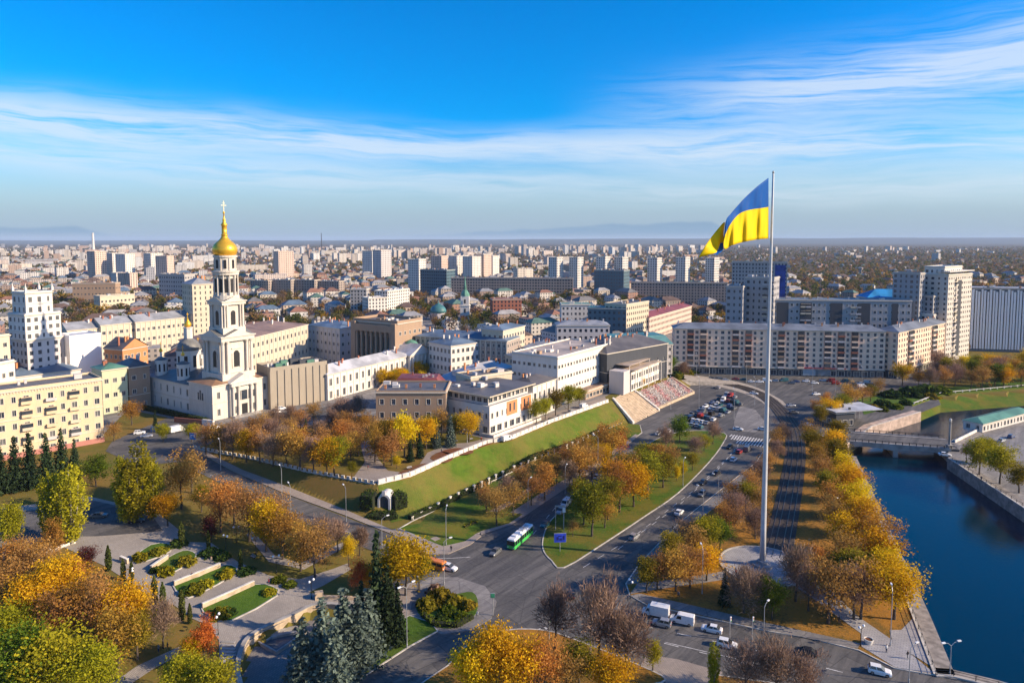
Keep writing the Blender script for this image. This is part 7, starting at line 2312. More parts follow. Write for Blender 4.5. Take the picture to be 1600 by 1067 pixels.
CARNAME = {'sedan': 'car', 'hatch': 'car', 'van': 'van', 'truck': 'box_truck'}
def car(p, ang, kind, col, label, group=None, small=False):
    bm_, gm, wm, wx, wy, wr, hl_, tl_, hm, tm = car_meshes(kind, col)
    o = thing(CARNAME[kind], label, {'car': 'car', 'van': 'van', 'box_truck': 'truck'}[CARNAME[kind]], (p[0], p[1], p[2] + 0.03), ang, group)
    link('body', bm_, o); link('cabin_glass', gm, o)
    for sx in (-1, 1):
        for sy in (-1, 1):
            link('wheel', wm, o, (sx * wx, sy * wy, wr))
    if not small:
        for s in (-1, 1):
            link('headlight', hm, o, (hl_[0], s * hl_[1], hl_[2]))
            link('taillight', tm, o, (tl_[0], s * tl_[1], tl_[2]))
    return o
def heading(a, b):
    v = gp(*b) - gp(*a)
    return math.atan2(v.y, v.x)
UP = heading((960, 862), (1120, 735))
DN = UP + math.pi
CROSSW = heading((1340, 1045), (1000, 968))
CROSSE = CROSSW + math.pi
ST1 = heading((850, 810), (960, 712))
for x, y, k, c, a, lab in (
    (1023, 962, 'truck', 'white', CROSSW, 'white delivery truck stopped at the bottom junction'),
    (1000, 976, 'sedan', 'black', CROSSW, 'black sedan waiting beside the white delivery truck'),
    (1034, 977, 'hatch', 'silver', CROSSW, 'silver hatchback behind the black sedan by the truck'),
    (1066, 973, 'van', 'white', CROSSW, 'small white van queuing behind the delivery truck'),
    (1112, 986, 'sedan', 'white', CROSSW, 'white sedan last in the queue below the flag park'),
    (1136, 1010, 'hatch', 'white', CROSSE, 'white hatchback driving right on the bottom road'),
    (1259, 1022, 'sedan', 'black', CROSSW, 'black sedan alone on the bottom right road'),
    (1374, 1052, 'hatch', 'white', CROSSE, 'white estate car at the far bottom right'),
    (893, 932, 'hatch', 'black', UP + 0.5, 'black car turning in the big junction'),
    (774, 865, 'sedan', 'grey', DN + 0.15, 'dark grey car crossing in front of the orange van'),
    (702, 890, 'hatch', 'white', heading((640, 866), (690, 880)), 'white car tucked behind the orange van'),
    (852, 822, 'sedan', 'teal', ST1 + math.pi, 'dark teal car right beside the green trolleybus'),
    (991, 841, 'hatch', 'silver', UP, 'silver car nearest on the right carriageway'),
    (1061, 803, 'sedan', 'white', UP, 'white sedan halfway up the right carriageway'),
    (1097, 774, 'hatch', 'grey', DN, 'grey car midway on the avenue, lower of two'),
    (1098, 756, 'sedan', 'black', DN, 'black car midway on the avenue, upper of two'),
    (1120, 741, 'sedan', 'black', UP, 'black car near the top of the avenue by kerb'),
    (1146, 720, 'hatch', 'white', UP, 'white car just below the zebra crossing'),
    (1155, 708, 'hatch', 'red', UP, 'dark red car near the zebra crossing'),
    (1168, 704, 'van', 'grey', UP, 'grey van near the zebra crossing'),
    (1140, 700, 'sedan', 'black', DN, 'black sedan stopped at the zebra crossing'),
    (1153, 672, 'sedan', 'white', heading((1130, 668), (1180, 674)), 'white car crossing the square past the median tip'),
    (1192, 672, 'sedan', 'white', heading((1130, 668), (1180, 674)), 'white car close to the flagpole line in the square'),
    (933, 747, 'hatch', 'white', ST1, 'white car on the left carriageway among orange trees'),
    (963, 737, 'sedan', 'silver', ST1 + math.pi, 'silver car on the shaded left carriageway'),
    (876, 801, 'hatch', 'silver', ST1 + math.pi, 'silver hatchback parked at the billboard island'),
    (884, 790, 'van', 'white', ST1 + math.pi, 'white van behind the billboard island'),
    (1012, 697, 'sedan', 'black', ST1, 'black car at the top of the left carriageway'),
    (1044, 676, 'hatch', 'white', ST1, 'white hatchback waiting by the park strip end'),
    (1028, 679, 'sedan', 'white', ST1, 'white sedan turning by the park strip end'),
    (155, 808, 'sedan', 'grey', 0.2, 'grey car between the two poplars'),
    (214, 816, 'hatch', 'black', 0.3, 'black car at the foot of the big poplar'),
    (792, 688, 'van', 'white', heading((760, 698), (800, 684)), 'white van parked by the white hill parapet'),
    (850, 663, 'sedan', 'grey', heading((830, 668), (880, 650)), 'grey car parked on the hill walk, nearest the van'),
    (862, 658, 'hatch', 'black', heading((830, 668), (880, 650)), 'black car parked on the hill walk, second from the van'),
    (875, 653, 'sedan', 'grey', heading((830, 668), (880, 650)), 'grey sedan parked on the hill walk, third from the van'),
    (893, 645, 'hatch', 'silver', heading((830, 668), (880, 650)), 'silver car parked on the hill walk under the lime tree'),
    (912, 637, 'van', 'white', heading((830, 668), (880, 650)), 'white van parked by the brown canopy hall'),
    (218, 678, 'hatch', 'white', 0.4, 'white car parked nearest the yellow block corner'),
    (229, 683, 'sedan', 'silver', 0.4, 'silver car in the church square, beside the white one'),
    (247, 675, 'van', 'blue', 0.1, 'dark blue minivan in the church square'),
    (262, 672, 'hatch', 'black', 0.2, 'black car in the church square beside the blue minivan'),
    (278, 675, 'truck', 'white', 0.9, 'small white truck leaving the church square'),
    (376, 672, 'sedan', 'black', 0.8, 'black car parked before the cathedral front'),
    (335, 670, 'hatch', 'white', 0.6, 'white car passing the cathedral corner'),
    (440, 640, 'hatch', 'white', 0.7, 'white car parked beside the beige hall'),
    (432, 646, 'sedan', 'silver', 0.7, 'silver car parked beside the beige hall'),
    (1178, 616, 'sedan', 'white', -0.5, 'white car on the inner lane of the tram curve'),
    (1120, 607, 'hatch', 'silver', 2.2, 'silver car entering the tram curve from behind'),
    (1262, 665, 'sedan', 'white', 0.2, 'white car among the square lanes left of the quay trees'),
    (1236, 635, 'sedan', 'silver', 0.1, 'silver car right of the pole in the square'),
    (1240, 646, 'hatch', 'grey', 0.1, 'grey car right of the pole in the square'),
    (1275, 617, 'sedan', 'white', 0.2, 'white car before the quay grove'),
    (1347, 606, 'van', 'white', 0.1, 'white van at the corner of the long block'),
    (1368, 604, 'sedan', 'silver', 0.1, 'silver car at the corner of the long block'),
    (1476, 712, 'sedan', 'white', heading((1330, 690), (1470, 700)), 'white car leaving the bridge on the right bank'),
    (1565, 690, 'sedan', 'silver', 0.6, 'silver car on the right bank by the boathouse'),
    (1580, 684, 'hatch', 'blue', 0.6, 'blue car on the right bank by the boathouse')):
    p = gp(x, y)
    if 1322 < x < 1475 and y < 712 and y > 680:
        p.z = 0.95
    car(p, a, k, c, lab)
# packed cars waiting before the tram curve
cr_ = random.Random(12)
cols_ = ['white', 'silver', 'grey', 'black', 'blue', 'white', 'silver', 'red', 'black', 'teal']
n_ = 0
for rI in range(8):
    for cI in range(6):
        x = 1060 + rI * 10.5 + cI * 7.0 + cr_.uniform(-1.5, 1.5)
        y = 664 - rI * 6.0 + cI * 1.6 - 3 + cr_.uniform(-0.6, 0.6)
        if y < 614 or x > 1158 or cr_.random() < 0.1:
            continue
        p = gp(x, y)
        k_, c_ = cr_.choice(['sedan', 'hatch', 'hatch', 'van']), cr_.choice(cols_)
        lab = '%s %s in the packed lanes, row %s from the front' % (c_, {'hatch': 'hatchback'}.get(k_, k_), ORD[rI])
        car(p, UP + cr_.gauss(0, 0.1) + (math.pi if cI < 2 else 0), k_, c_, lab, lab + ' of the tram curve', True)
for i in range(24):
    x = 1072 + i * 12.5 + cr_.uniform(-4, 4)
    y = 592 + i * 0.35 + cr_.uniform(-2.5, 3.5)
    p = gp(x, y)
    k_, c_ = cr_.choice(['sedan', 'hatch', 'van']), cr_.choice(cols_)
    car(p, cr_.choice([0, math.pi]) + cr_.gauss(0, 0.1) - 0.15, k_, c_, '%s %s below the long cream block, place %s from its left end' % (c_, {'hatch': 'hatchback'}.get(k_, k_), ORD[i] if i < 20 else 'near last, %s' % ORD[23 - i]), 'cars along the long cream block', True)

# trolleybus and orange minibus
def bus(p, ang, L, Wd, H, low, high, roofc, label, name, cat, poles=False):
    o = thing(name, label, cat, (p.x, p.y, p.z + 0.03), ang)
    hw_ = Wd / 2
    m = loft([(-L / 2, hw_ * .9, hw_ * .9, 0.4, 0.8, 1.2), (-L / 2 + 0.15, hw_, hw_, 0.35, 0.8, 1.25), (L / 2 - 0.3, hw_, hw_, 0.35, 0.8, 1.25), (L / 2, hw_ * .92, hw_ * .9, 0.4, 0.8, 1.2)]); m.build('lower_body', PAINTS[low], o)
    m = MB(); m.box(-L / 2 + 0.12, -hw_ * 0.97, 1.25, L / 2 - 0.1, hw_ * 0.97, H * 0.82); m.build('window_band', CARGLASS, o)
    m = loft([(-L / 2 + 0.02, hw_ * .95, hw_ * .7, H * 0.82, H * 0.9, H * 0.97), (-L / 2 + 0.3, hw_, hw_ * .78, H * 0.82, H * 0.92, H), (L / 2 - 0.4, hw_, hw_ * .78, H * 0.82, H * 0.92, H), (L / 2 - 0.05, hw_ * .95, hw_ * .7, H * 0.82, H * 0.88, H * 0.95)]); m.build('roof', PAINTS[roofc], o)
    n2 = int(L / 1.5)
    for s in (-1, 1):
        for k in range(n2 + 1):
            x = -L / 2 + 0.2 + (L - 0.4) * k / n2
            m = MB(); m.box(x - 0.07, s * hw_ * 0.97 - 0.03, 1.25, x + 0.07, s * hw_ * 0.97 + 0.03, H * 0.82); m.build('pillar', PAINTS[high], o)
    for sx in (-0.3, 0.3):
        for s in (-1, 1):
            link('wheel', wheel_mesh(0.48 if L > 8 else 0.34), o, (L * sx, s * (hw_ - 0.1), 0.48 if L > 8 else 0.34))
    for s in (-1, 1):
        m = MB(); m.box(L / 2 - 0.04, s * hw_ * 0.7 - 0.15, 0.7, L / 2 + 0.03, s * hw_ * 0.7 + 0.15, 0.9); m.build('headlight', LAMPW, o)
    if L > 8:
        for x, w_ in ((-3.2, 1.6), (-0.8, 1.2), (1.5, 1.8), (3.6, 1.2)):
            m = MB(); m.box(x - w_ / 2, -0.7, H, x + w_ / 2, 0.7, H + 0.35); m.build('roof_unit', PAINTS['white'] if x > 0 else PAINTS['silver'], o)
    if poles:
        for s in (-0.3, 0.3):
            m = MB(); m.tube([(-1.0, s, H + 0.35), (-L / 2 - 1.0, s * 1.6, H + 2.2)], 0.05, 5); m.build('trolley_pole', DARKMETAL, o)
    return o
bus(gp(813, 846), ST1 + math.pi, 12.0, 2.5, 3.1, 'green', 'green', 'white', 'bright green trolleybus with a white roof at the junction', 'trolleybus', 'bus', True)
bus(gp(681, 888), heading((640, 866), (690, 882)), 5.6, 2.0, 2.4, 'orange', 'orange', 'orange', 'orange minibus turning beside the golden tree', 'minibus', 'bus')

# ------------------------------------------------------------------ lamps and signs
def lamp_meshes(h_, arm, double):
    key = (h_, arm, double)
    if key not in _cm:
        m = MB(); m.lathe([(0.16, 0), (0.16, 0.8), (0.10, 0.9), (0.07, h_)], 8)
        a = MB(); h2 = MB()
        for s in ((1, -1) if double else (1,)):
            a.tube([(0, 0, h_ - 0.1), (s * arm * 0.4, 0, h_ + 0.5), (s * arm, 0, h_ + 0.7)], [0.06, 0.05, 0.04], 5)
            h2.box(s * arm - 0.4, -0.16, h_ + 0.62, s * arm + 0.4, 0.16, h_ + 0.82)
        _cm[key] = (m.mesh('pole', [GREYMETAL]), a.mesh('arm', [GREYMETAL]), h2.mesh('lamp_head', [LAMPW]))
    return _cm[key]
def street_lamp(px, py, h_, ang, label, double=False, arm=1.8):
    p = gp(px, py)
    o = thing('street_lamp', label, 'street lamp', (p.x, p.y, p.z + 0.05), ang, 'street lamps')
    a, b, c = lamp_meshes(h_, arm, double)
    link('pole', a, o); link('arm', b, o); link('lamp_head', c, o)
for x, y, h_, a, d_, lab in (
    (441, 792, 12, 2.2, 0, 'grey street lamp on the uphill road, upper one of three'), (455, 824, 12, 2.2, 0, 'grey street lamp on the uphill road left kerb'), (541, 815, 10, 2.2, 0, 'grey street lamp at the slope foot by the uphill road'),
    (597, 862, 9, 0.6, 0, 'curved street lamp beside the golden tree'), (697, 852, 10, 1.5, 0, 'grey street lamp at the tip of the park strip'), (694, 914, 11, 0.5, 0, 'pale street lamp beside the orange minibus'),
    (636, 1012, 13, 0.8, 1, 'tall double street lamp right of the conifers'), (934, 748, 15, UP + 1.57, 0, 'tall street lamp among the orange trees'), (883, 772, 9, 1.2, 0, 'street lamp at the foot strip beside parked cars'), (825, 795, 9, 1.0, 0, 'street lamp above the trolleybus'),
    (1067, 760, 9, 1.0, 0, 'street lamp on the median behind yellow trees'), (1098, 808, 9, UP + 1.57, 0, 'street lamp on the avenue pavement, nearer one'), (1122, 788, 9, UP + 1.57, 0, 'street lamp on the avenue pavement, further one'), (1097, 928, 11, 1.57, 0, 'street lamp on the lawn left of the flag plaza'),
    (1391, 1010, 12, 1.2, 0, 'pale street lamp under the last golden river tree'), (1484, 1054, 6, 0.2, 1, 'double lamp on the quay at the bottom right'), (1193, 1005, 8, 0.8, 0, 'street lamp on the bottom road below the flagpole'), (922, 1030, 12, 1.2, 0, 'street lamp hidden in the bare trees at the bottom'),
    (1048, 640, 16, 1.57, 0, 'slim mast at the lower edge of the flower terrace'), (1092, 637, 15, 1.57, 0, 'slim mast at the edge of the packed car lanes'), (1147, 655, 14, 1.57, 0, 'slim mast right of the packed car lanes'), (1179, 634, 14, 1.57, 0, 'slim mast inside the tram curve'),
    (1088, 592, 15, 1.57, 0, 'mast before the left part of the long block'), (1108, 590, 15, 1.57, 0, 'second mast before the left part of the long block'), (1142, 596, 15, 1.57, 0, 'mast before the long block left of the flagpole'), (1166, 598, 15, 1.57, 0, 'mast just left of the flagpole by the tram curve'),
    (1269, 612, 14, 1.57, 0, 'mast right of the flagpole before the shops'), (1305, 612, 14, 1.57, 0, 'mast before the red shop fascia'), (1347, 614, 14, 1.57, 0, 'mast before the right corner of the long block'), (1300, 830, 9, 0.5, 0, 'lamp standing among the golden river trees'),
    (730, 692, 5, 1.0, 1, 'small double lamp beside the hill walk'), (345, 735, 10, 2.2, 0, 'street lamp near the top of the uphill road'), (1036, 596, 12, 0, 0, 'slim mast at the top corner of the flower terrace'), (1420, 1067, 7, 0.4, 0, 'short lamp at the bottom road by the quay')):
    street_lamp(x, y, h_, a, lab, bool(d_))
def park_lamp(px, py, label):
    p = gp(px, py)
    o = thing('park_lamp', label, 'park lamp', (p.x, p.y, p.z + 0.05), rnd.random() * 3, 'white globe park lamps')
    if 'pl' not in _cm:
        m = MB(); m.lathe([(0.12, 0), (0.12, 0.5), (0.06, 0.6), (0.05, 4.0)], 8)
        a = MB(); a.tube([(-0.7, 0, 4.1), (-0.35, 0, 3.85), (0, 0, 3.95), (0.35, 0, 3.85), (0.7, 0, 4.1)], 0.04, 5)
        g = MB(); g.smooth = True; g.lathe([(0.05, -0.3)] + [(0.3 * math.cos(q_), 0.3 * math.sin(q_)) for q_ in (-1, -.5, 0, .5, 1)] + [(0.05, 0.3)], 10)
        _cm['pl'] = (m.mesh('pole', [DARKMETAL]), a.mesh('arm', [DARKMETAL]), g.mesh('globe', [plain('opal_globe', (0.85, 0.85, 0.83), 0.3)]))
    a, b, c = _cm['pl']
    link('pole', a, o); link('arm', b, o)
    for s in (-0.7, 0.7):
        link('globe', c, o, (s, 0, 4.35))
for x, y, lab in ((341, 992, 'globe lamp beside the fiery red tree'), (487, 935, 'globe lamp by the sandstone end block'), (432, 895, 'globe lamp on the path left of the court'), (468, 884, 'globe lamp under the orange-brown grove'), (208, 918, 'globe lamp beside the pair of thujas'), (353, 862, 'globe lamp near the dark red tree'), (400, 866, 'globe lamp in the middle of the grove'), (370, 848, 'globe lamp at the upper grove path'), (652, 925, 'globe lamp beside the corner shrub island'), (985, 935, 'globe lamp at the tip of the flag park'), (1345, 1010, 'globe lamp at the fork of the plaza path')):
    park_lamp(x, y, lab)
def signboard(px, py, w_, h_, pole, mat, label, name, cat, ang=0.0, twin=False, marks=None):
    p = gp(px, py)
    o = thing(name, label, cat, (p.x, p.y, p.z + 0.1), ang)
    for s in ((-w_ * 0.4, w_ * 0.4) if twin else (0,)):
        m = MB(); m.lathe([(0.1, 0), (0.1, pole)], 8, s, 0.1); m.build('pole', GREYMETAL, o)
    m = MB(); m.box(-w_ / 2, -0.1, pole, w_ / 2, 0.09, pole + h_); m.build('frame', GREYMETAL, o)
    m = MB(); m.box(-w_ / 2 + 0.1, -0.14, pole + 0.1, w_ / 2 - 0.1, -0.104, pole + h_ - 0.1); m.build('panel', mat, o)
    if marks:
        for x0, z0, x1, z1, mt in marks:
            m = MB(); m.box(x0, -0.17, pole + z0, x1, -0.144, pole + z1); m.build('marking', mt, o)
BLUEP = plain('blue_panel', (0.03, 0.07, 0.55), 0.4, var=0.2)
SIGNB = plain('sign_blue', (0.03, 0.22, 0.55), 0.4)
SIGNW = plain('sign_white', (0.75, 0.75, 0.75), 0.5)
DBLUE = plain('deep_blue_mark', (0.012, 0.02, 0.16), 0.5)
signboard(875, 862, 3.4, 2.6, 2.6, BLUEP, 'bright blue billboard on the grassy island tip', 'billboard', 'billboard', 0.1, False, [(-1.0, 0.7, -0.4, 1.6, DBLUE), (-0.2, 0.6, 0.5, 1.2, DBLUE), (0.7, 0.8, 1.2, 1.9, DBLUE), (-0.6, 1.7, 0.4, 2.0, DBLUE)])
signboard(302, 696, 2.8, 2.6, 2.2, SIGNB, 'square blue road sign at the top of the uphill road', 'road_sign', 'road sign', -0.2, False, [(-0.9, 0.6, -0.6, 1.8, SIGNW), (-0.6, 1.5, 0.4, 1.8, SIGNW), (0.4, 0.9, 0.7, 1.8, SIGNW)])
signboard(770, 962, 1.1, 1.1, 4.2, plain('sign_green', (0.05, 0.3, 0.16), 0.5), 'small green sign on a post at the junction corner', 'road_sign', 'road sign')
signboard(881, 838, 1.0, 1.6, 7.0, SIGNW, 'small white sign high on a pole behind the billboard', 'road_sign', 'road sign')
# traffic gantry behind the billboard
p = gp(868, 828)
o = thing('gantry', 'pale twin-post frame behind the blue billboard', 'gantry', (p.x, p.y, 0.1), 0.1)
for s in (0, 2.4):
    m = MB(); m.lathe([(0.13, 0), (0.1, 7.4)], 8, s, 0); m.build('post', GREYMETAL, o)
m = MB(); m.box(-0.2, -0.15, 6.9, 2.6, 0.15, 7.3); m.build('crossbar', GREYMETAL, o)
# traffic lights
for x, y, lab in ((1175, 1000, 'traffic light on a bent pole at the bottom road'), (858, 1000, 'traffic light among bare trees at the junction'), (1140, 1000, 'traffic light above the white hatchback')):
    p = gp(x, y)
    o = thing('traffic_light', lab, 'traffic light', (p.x, p.y, 0.1), 0.6)
    m = MB(); m.lathe([(0.09, 0), (0.07, 5.2)], 8); m.build('pole', GREYMETAL, o)
    m = MB(); m.box(-0.18, -0.25, 4.2, 0.18, -0.08, 5.2); m.build('signal_box', SIGNW, o)
    for k, cc in enumerate(((0.3, 0.02, 0.02), (0.35, 0.2, 0.02), (0.02, 0.25, 0.08))):
        m = MB(); m.lathe([(0.11, 0), (0.11, 0.05)], 10); q_ = m.build('lens', plain('lens_%d' % k, cc, 0.3), o, (0, -0.26, 4.95 - k * 0.32)); q_.rotation_euler = (R(90), 0, 0)
# park benches
for i, (x, y) in enumerate(((640, 733), (660, 716), (712, 690), (735, 712 - 24), (205, 1000), (395, 872), (470, 868))):
    p = gp(x, y)
    o = thing('park_bench', ['bench by the hill walk near the apex plaza', 'bench by the hill walk under the yellow tree', 'bench on the hill walk past the spruces', 'bench on the hill walk by the golden tree', 'bench in the dense left grove', 'bench in the grove by the path', 'bench near the globe lamp in the grove'][i], 'bench', (p.x, p.y, p.z + 0.1), 0.6 + i)
    m = MB()
    for k in range(3):
        m.box(-0.9, -0.25 + k * 0.17, 0.42, 0.9, -0.11 + k * 0.17, 0.46)
    m.build('seat', PAVSTONE, o)
    m = MB(); m.box(-0.9, 0.28, 0.55, 0.9, 0.32, 0.9); m.build('backrest', PAVSTONE, o)
    for s in (-0.75, 0.75):
        m = MB(); m.box(s - 0.04, -0.22, 0, s + 0.04, 0.3, 0.415); m.build('leg', DARKMETAL, o)
# white round planter at the fork
p = gp(1357, 1006)
o = thing('planter', 'white round planter at the fork of the plaza path', 'planter', (p.x, p.y, 0.2))
m = MB(); m.lathe([(0.7, 0), (0.95, 0.9), (0.95, 1.0), (0.8, 1.0), (0.75, 0.8)], 16); m.build('bowl', WHITESTONE, o)
m = MB(); m.lathe([(0.78, 0.7), (0.78, 0.82)], 16); m.build('soil', SOIL, o)

# ------------------------------------------------------------------ people: one continuous skinned body
def person_mesh(stride, arm):
    V = [(0, 0, 0.95), (0, 0.02, 1.2), (0, 0.02, 1.42), (0, 0.02, 1.54), (0, 0.0, 1.62), (0, 0.0, 1.74),
         (-0.1, 0, 0.9), (-0.11, -stride, 0.5), (-0.11, -stride * 0.4, 0.09), (-0.11, -stride * 0.4 - 0.17, 0.05),
         (0.1, 0, 0.9), (0.11, stride * 0.6, 0.5), (0.11, stride * 1.5, 0.1), (0.11, stride * 1.5 - 0.17, 0.05),
         (-0.19, 0.02, 1.42), (-0.25, arm * 0.6, 1.14), (-0.25, -arm * 0.2, 0.9), (-0.25, -arm * 0.4, 0.8),
         (0.19, 0.02, 1.42), (0.25, -arm * 0.6, 1.14), (0.25, -arm * 1.4, 0.92), (0.25, -arm * 1.6, 0.83)]
    E = [(0, 1), (1, 2), (2, 3), (3, 4), (4, 5), (0, 6), (6, 7), (7, 8), (8, 9), (0, 10), (10, 11), (11, 12), (12, 13), (2, 14), (14, 15), (15, 16), (16, 17), (2, 18), (18, 19), (19, 20), (20, 21)]
    RR = [0.15, 0.15, 0.16, 0.06, 0.095, 0.085, 0.1, 0.075, 0.05, 0.045, 0.1, 0.075, 0.05, 0.045, 0.07, 0.055, 0.042, 0.04, 0.07, 0.055, 0.042, 0.04]
    me = bpy.data.meshes.new('body')
    me.from_pydata(V, E, [])
    o = bpy.data.objects.new('body', me)
    COL.objects.link(o)
    o.modifiers.new('skin', 'SKIN')
    o.modifiers.new('sub', 'SUBSURF').levels = 1
    for i, r_ in enumerate(RR):
        sv = me.skin_vertices[0].data[i]
        sv.radius = (r_, r_)
        sv.use_root = (i == 0)
    dg = bpy.context.evaluated_depsgraph_get()
    res = bpy.data.meshes.new_from_object(o.evaluated_get(dg))
    bpy.data.objects.remove(o)
    return res
BODY = [person_mesh(0.16, 0.12), person_mesh(0.03, 0.02)]
CLOTH = {'black': plain('black_cloth', (0.02, 0.02, 0.022), 0.9), 'navy': plain('navy_cloth', (0.02, 0.03, 0.07), 0.9), 'red': plain('red_cloth', (0.3, 0.03, 0.03), 0.9), 'grey': plain('grey_cloth', (0.14, 0.14, 0.14), 0.9), 'beige': plain('beige_cloth', (0.35, 0.28, 0.2), 0.9), 'white': plain('white_cloth', (0.6, 0.6, 0.58), 0.9)}
SKIN = plain('skin', (0.45, 0.27, 0.19), 0.6)
HAIR = plain('hair', (0.03, 0.02, 0.015), 0.8)
for i, (x, y, top_, leg_, lab) in enumerate((
    (1311, 974, 'black', 'navy', 'person in black walking the plaza path below the brown trees'), (1227, 925, 'black', 'black', 'person in dark clothes near the green round tree'), (1533, 752, 'navy', 'black', 'person in dark blue on the right bank promenade'),
    (1012, 655, 'black', 'grey', 'person in black at the foot of the beige steps'), (690, 708, 'beige', 'navy', 'person in beige strolling on the hill walk'), (752, 690, 'red', 'black', 'person in red on the hill walk near the white van'),
    (746, 966, 'white', 'grey', 'person in white at the corner island kerb'), (981, 940, 'navy', 'black', 'person in navy crossing at the flag park tip'), (262, 1016, 'black', 'black', 'person in black under the leafless tree at lower left'), (248, 1020, 'grey', 'navy', 'person in grey walking in the left grove'), (420, 915, 'red', 'navy', 'person in red jacket on the terrace walk'), (300, 905, 'navy', 'black', 'person in navy between the second and third flower beds'), (330, 880, 'beige', 'grey', 'person in beige above the third flower bed'), (1385, 1020, 'white', 'navy', 'person in white on the quay plaza'), (1418, 1030, 'black', 'grey', 'person in black on the quay plaza'), (1150, 900, 'red', 'black', 'person in red at the rim of the flag plaza'), (1060, 935, 'grey', 'black', 'person in grey on the pavement below the flag park clump'), (705, 862, 'black', 'navy', 'person in black at the park strip crossing'), (640, 744, 'white', 'navy', 'person in white at the hill apex plaza'), (575, 735, 'red', 'grey', 'person in red on the hill path'), (1000, 640, 'beige', 'black', 'person in beige halfway up the steps'), (980, 628, 'black', 'black', 'person in black at the top of the steps'), (1130, 652, 'grey', 'navy', 'person in grey crossing near the packed lanes'))):
    p = gp(x, y)
    me = BODY[i % 2].copy()
    for mt in (CLOTH[leg_], CLOTH[top_], SKIN, HAIR):
        me.materials.append(mt)
    for f_ in me.polygons:
        c = f_.center
        f_.material_index = 2 if (c.z > 1.5 or (abs(c.x) > 0.2 and c.z < 0.86)) else (1 if c.z > 0.88 else 0)
        if c.z > 1.66 or (c.z > 1.56 and c.y > 0.03):
            f_.material_index = 3
        f_.use_smooth = True
    pe = thing('person', lab, 'person', (p.x, p.y, p.z + 0.2), rnd.random() * 6.28)
    link('body', me, pe)

# ------------------------------------------------------------------ the wider city
WG = windowgrid('far_walls')
TR = tinted('far_roofs')
cr_ = random.Random(31)
WALLT = [(0.60, 0.52, 0.42), (0.66, 0.60, 0.52), (0.46, 0.38, 0.31), (0.34, 0.25, 0.2), (0.50, 0.44, 0.38), (0.62, 0.48, 0.36), (0.42, 0.24, 0.17), (0.68, 0.65, 0.6)]
TALLT = [(0.66, 0.62, 0.57), (0.62, 0.52, 0.45), (0.58, 0.55, 0.52), (0.66, 0.58, 0.48), (0.45, 0.44, 0.45), (0.5, 0.36, 0.28)]
WALLT = [tuple(round(c * 0.88, 3) for c in w_) for w_ in WALLT]
TALLT = [tuple(round(c * 0.9, 3) for c in w_) for w_ in TALLT]
ROOFT = [(0.20, 0.19, 0.18), (0.28, 0.28, 0.29), (0.13, 0.19, 0.26), (0.22, 0.12, 0.09), (0.34, 0.33, 0.33), (0.15, 0.1, 0.08), (0.11, 0.2, 0.16), (0.40, 0.38, 0.36), (0.30, 0.15, 0.10)]

TINTN = dict(zip(WALLT, ('cream', 'pale', 'tan', 'brown', 'beige', 'ochre', 'brick', 'white')))
TINTN.update(zip(TALLT, ('pale', 'pinkish', 'light grey', 'cream', 'grey', 'brown')))
ROOFN = dict(zip(ROOFT, ('dark grey', 'grey', 'blue-grey', 'red-brown', 'light grey', 'brown', 'green', 'pale', 'rusty red')))
def LAND(px_):
    for lim, nm in ((120, 'behind the yellow block'), (240, 'behind the orange brick house'), (340, 'behind the cathedral'), (480, 'behind the classical building'), (560, 'left of the brown portico'), (650, 'behind the brown portico'), (760, 'behind the green spire'), (880, 'behind the long dark terrace'), (1010, 'behind the teal terrace'), (1140, 'left of the flagpole'), (1300, 'right of the flagpole'), (1440, 'behind the wide grey slab')):
        if px_ < lim:
            return nm
    return 'right of the tallest tower'
def far_block(mb, cx, cy, L, Dp, h, ang, wt, rt, z=0.0, gable=False):
    ca, sa = math.cos(ang), math.sin(ang)
    def T(x, y, zz):
        return (cx + x * ca - y * sa, cy + x * sa + y * ca, zz)
    c = [(-L / 2, -Dp / 2), (L / 2, -Dp / 2), (L / 2, Dp / 2), (-L / 2, Dp / 2)]
    s = 0.0
    for i in range(4):
        a, b = c[i], c[(i + 1) % 4]
        l_ = math.hypot(b[0] - a[0], b[1] - a[1])
        mb.quad(T(a[0], a[1], z - 1), T(b[0], b[1], z - 1), T(b[0], b[1], z + h), T(a[0], a[1], z + h), 0, [(s, -1), (s + l_, -1), (s + l_, h), (s, h)], wt)
        s += l_ + 1.7
    e = 0.5
    if gable:
        r_ = min(L, Dp) * 0.28
        k = min(L, Dp) * 0.42
        p = [T(-L / 2 - e, -Dp / 2 - e, z + h), T(L / 2 + e, -Dp / 2 - e, z + h), T(L / 2 + e, Dp / 2 + e, z + h), T(-L / 2 - e, Dp / 2 + e, z + h)]
        if L >= Dp:
            a, b = T(-L / 2 + k, 0, z + h + r_), T(L / 2 - k, 0, z + h + r_)
            fs = ([p[0], p[1], b, a], [p[2], p[3], a, b], [p[1], p[2], b], [p[3], p[0], a])
        else:
            a, b = T(0, -Dp / 2 + k, z + h + r_), T(0, Dp / 2 - k, z + h + r_)
            fs = ([p[1], p[2], b, a], [p[3], p[0], a, b], [p[0], p[1], a], [p[2], p[3], b])
        for f_ in fs:
            mb.poly(f_, 1, rt)
    else:
        mb.poly([T(x, y, z + h) for x, y in c], 1, rt)
        for _ in range(2 if L > 14 else 1):
            u, v = cr_.uniform(-L * .35, L * .35), cr_.uniform(-Dp * .2, Dp * .2)
            q = T(u, v, 0)
            mb.obox(q[0], q[1], z + h, z + h + cr_.uniform(1.2, 3), cr_.uniform(2, 5), cr_.uniform(2, 4), ang, 1, tuple(min(1, x * 0.8) for x in wt))

def blocked(x, y, pad=0):
    if inside((x, y), RIVER):
        return True
    for fp_ in BUILT:
        if inside((x, y), fp_):
            return True
    return False

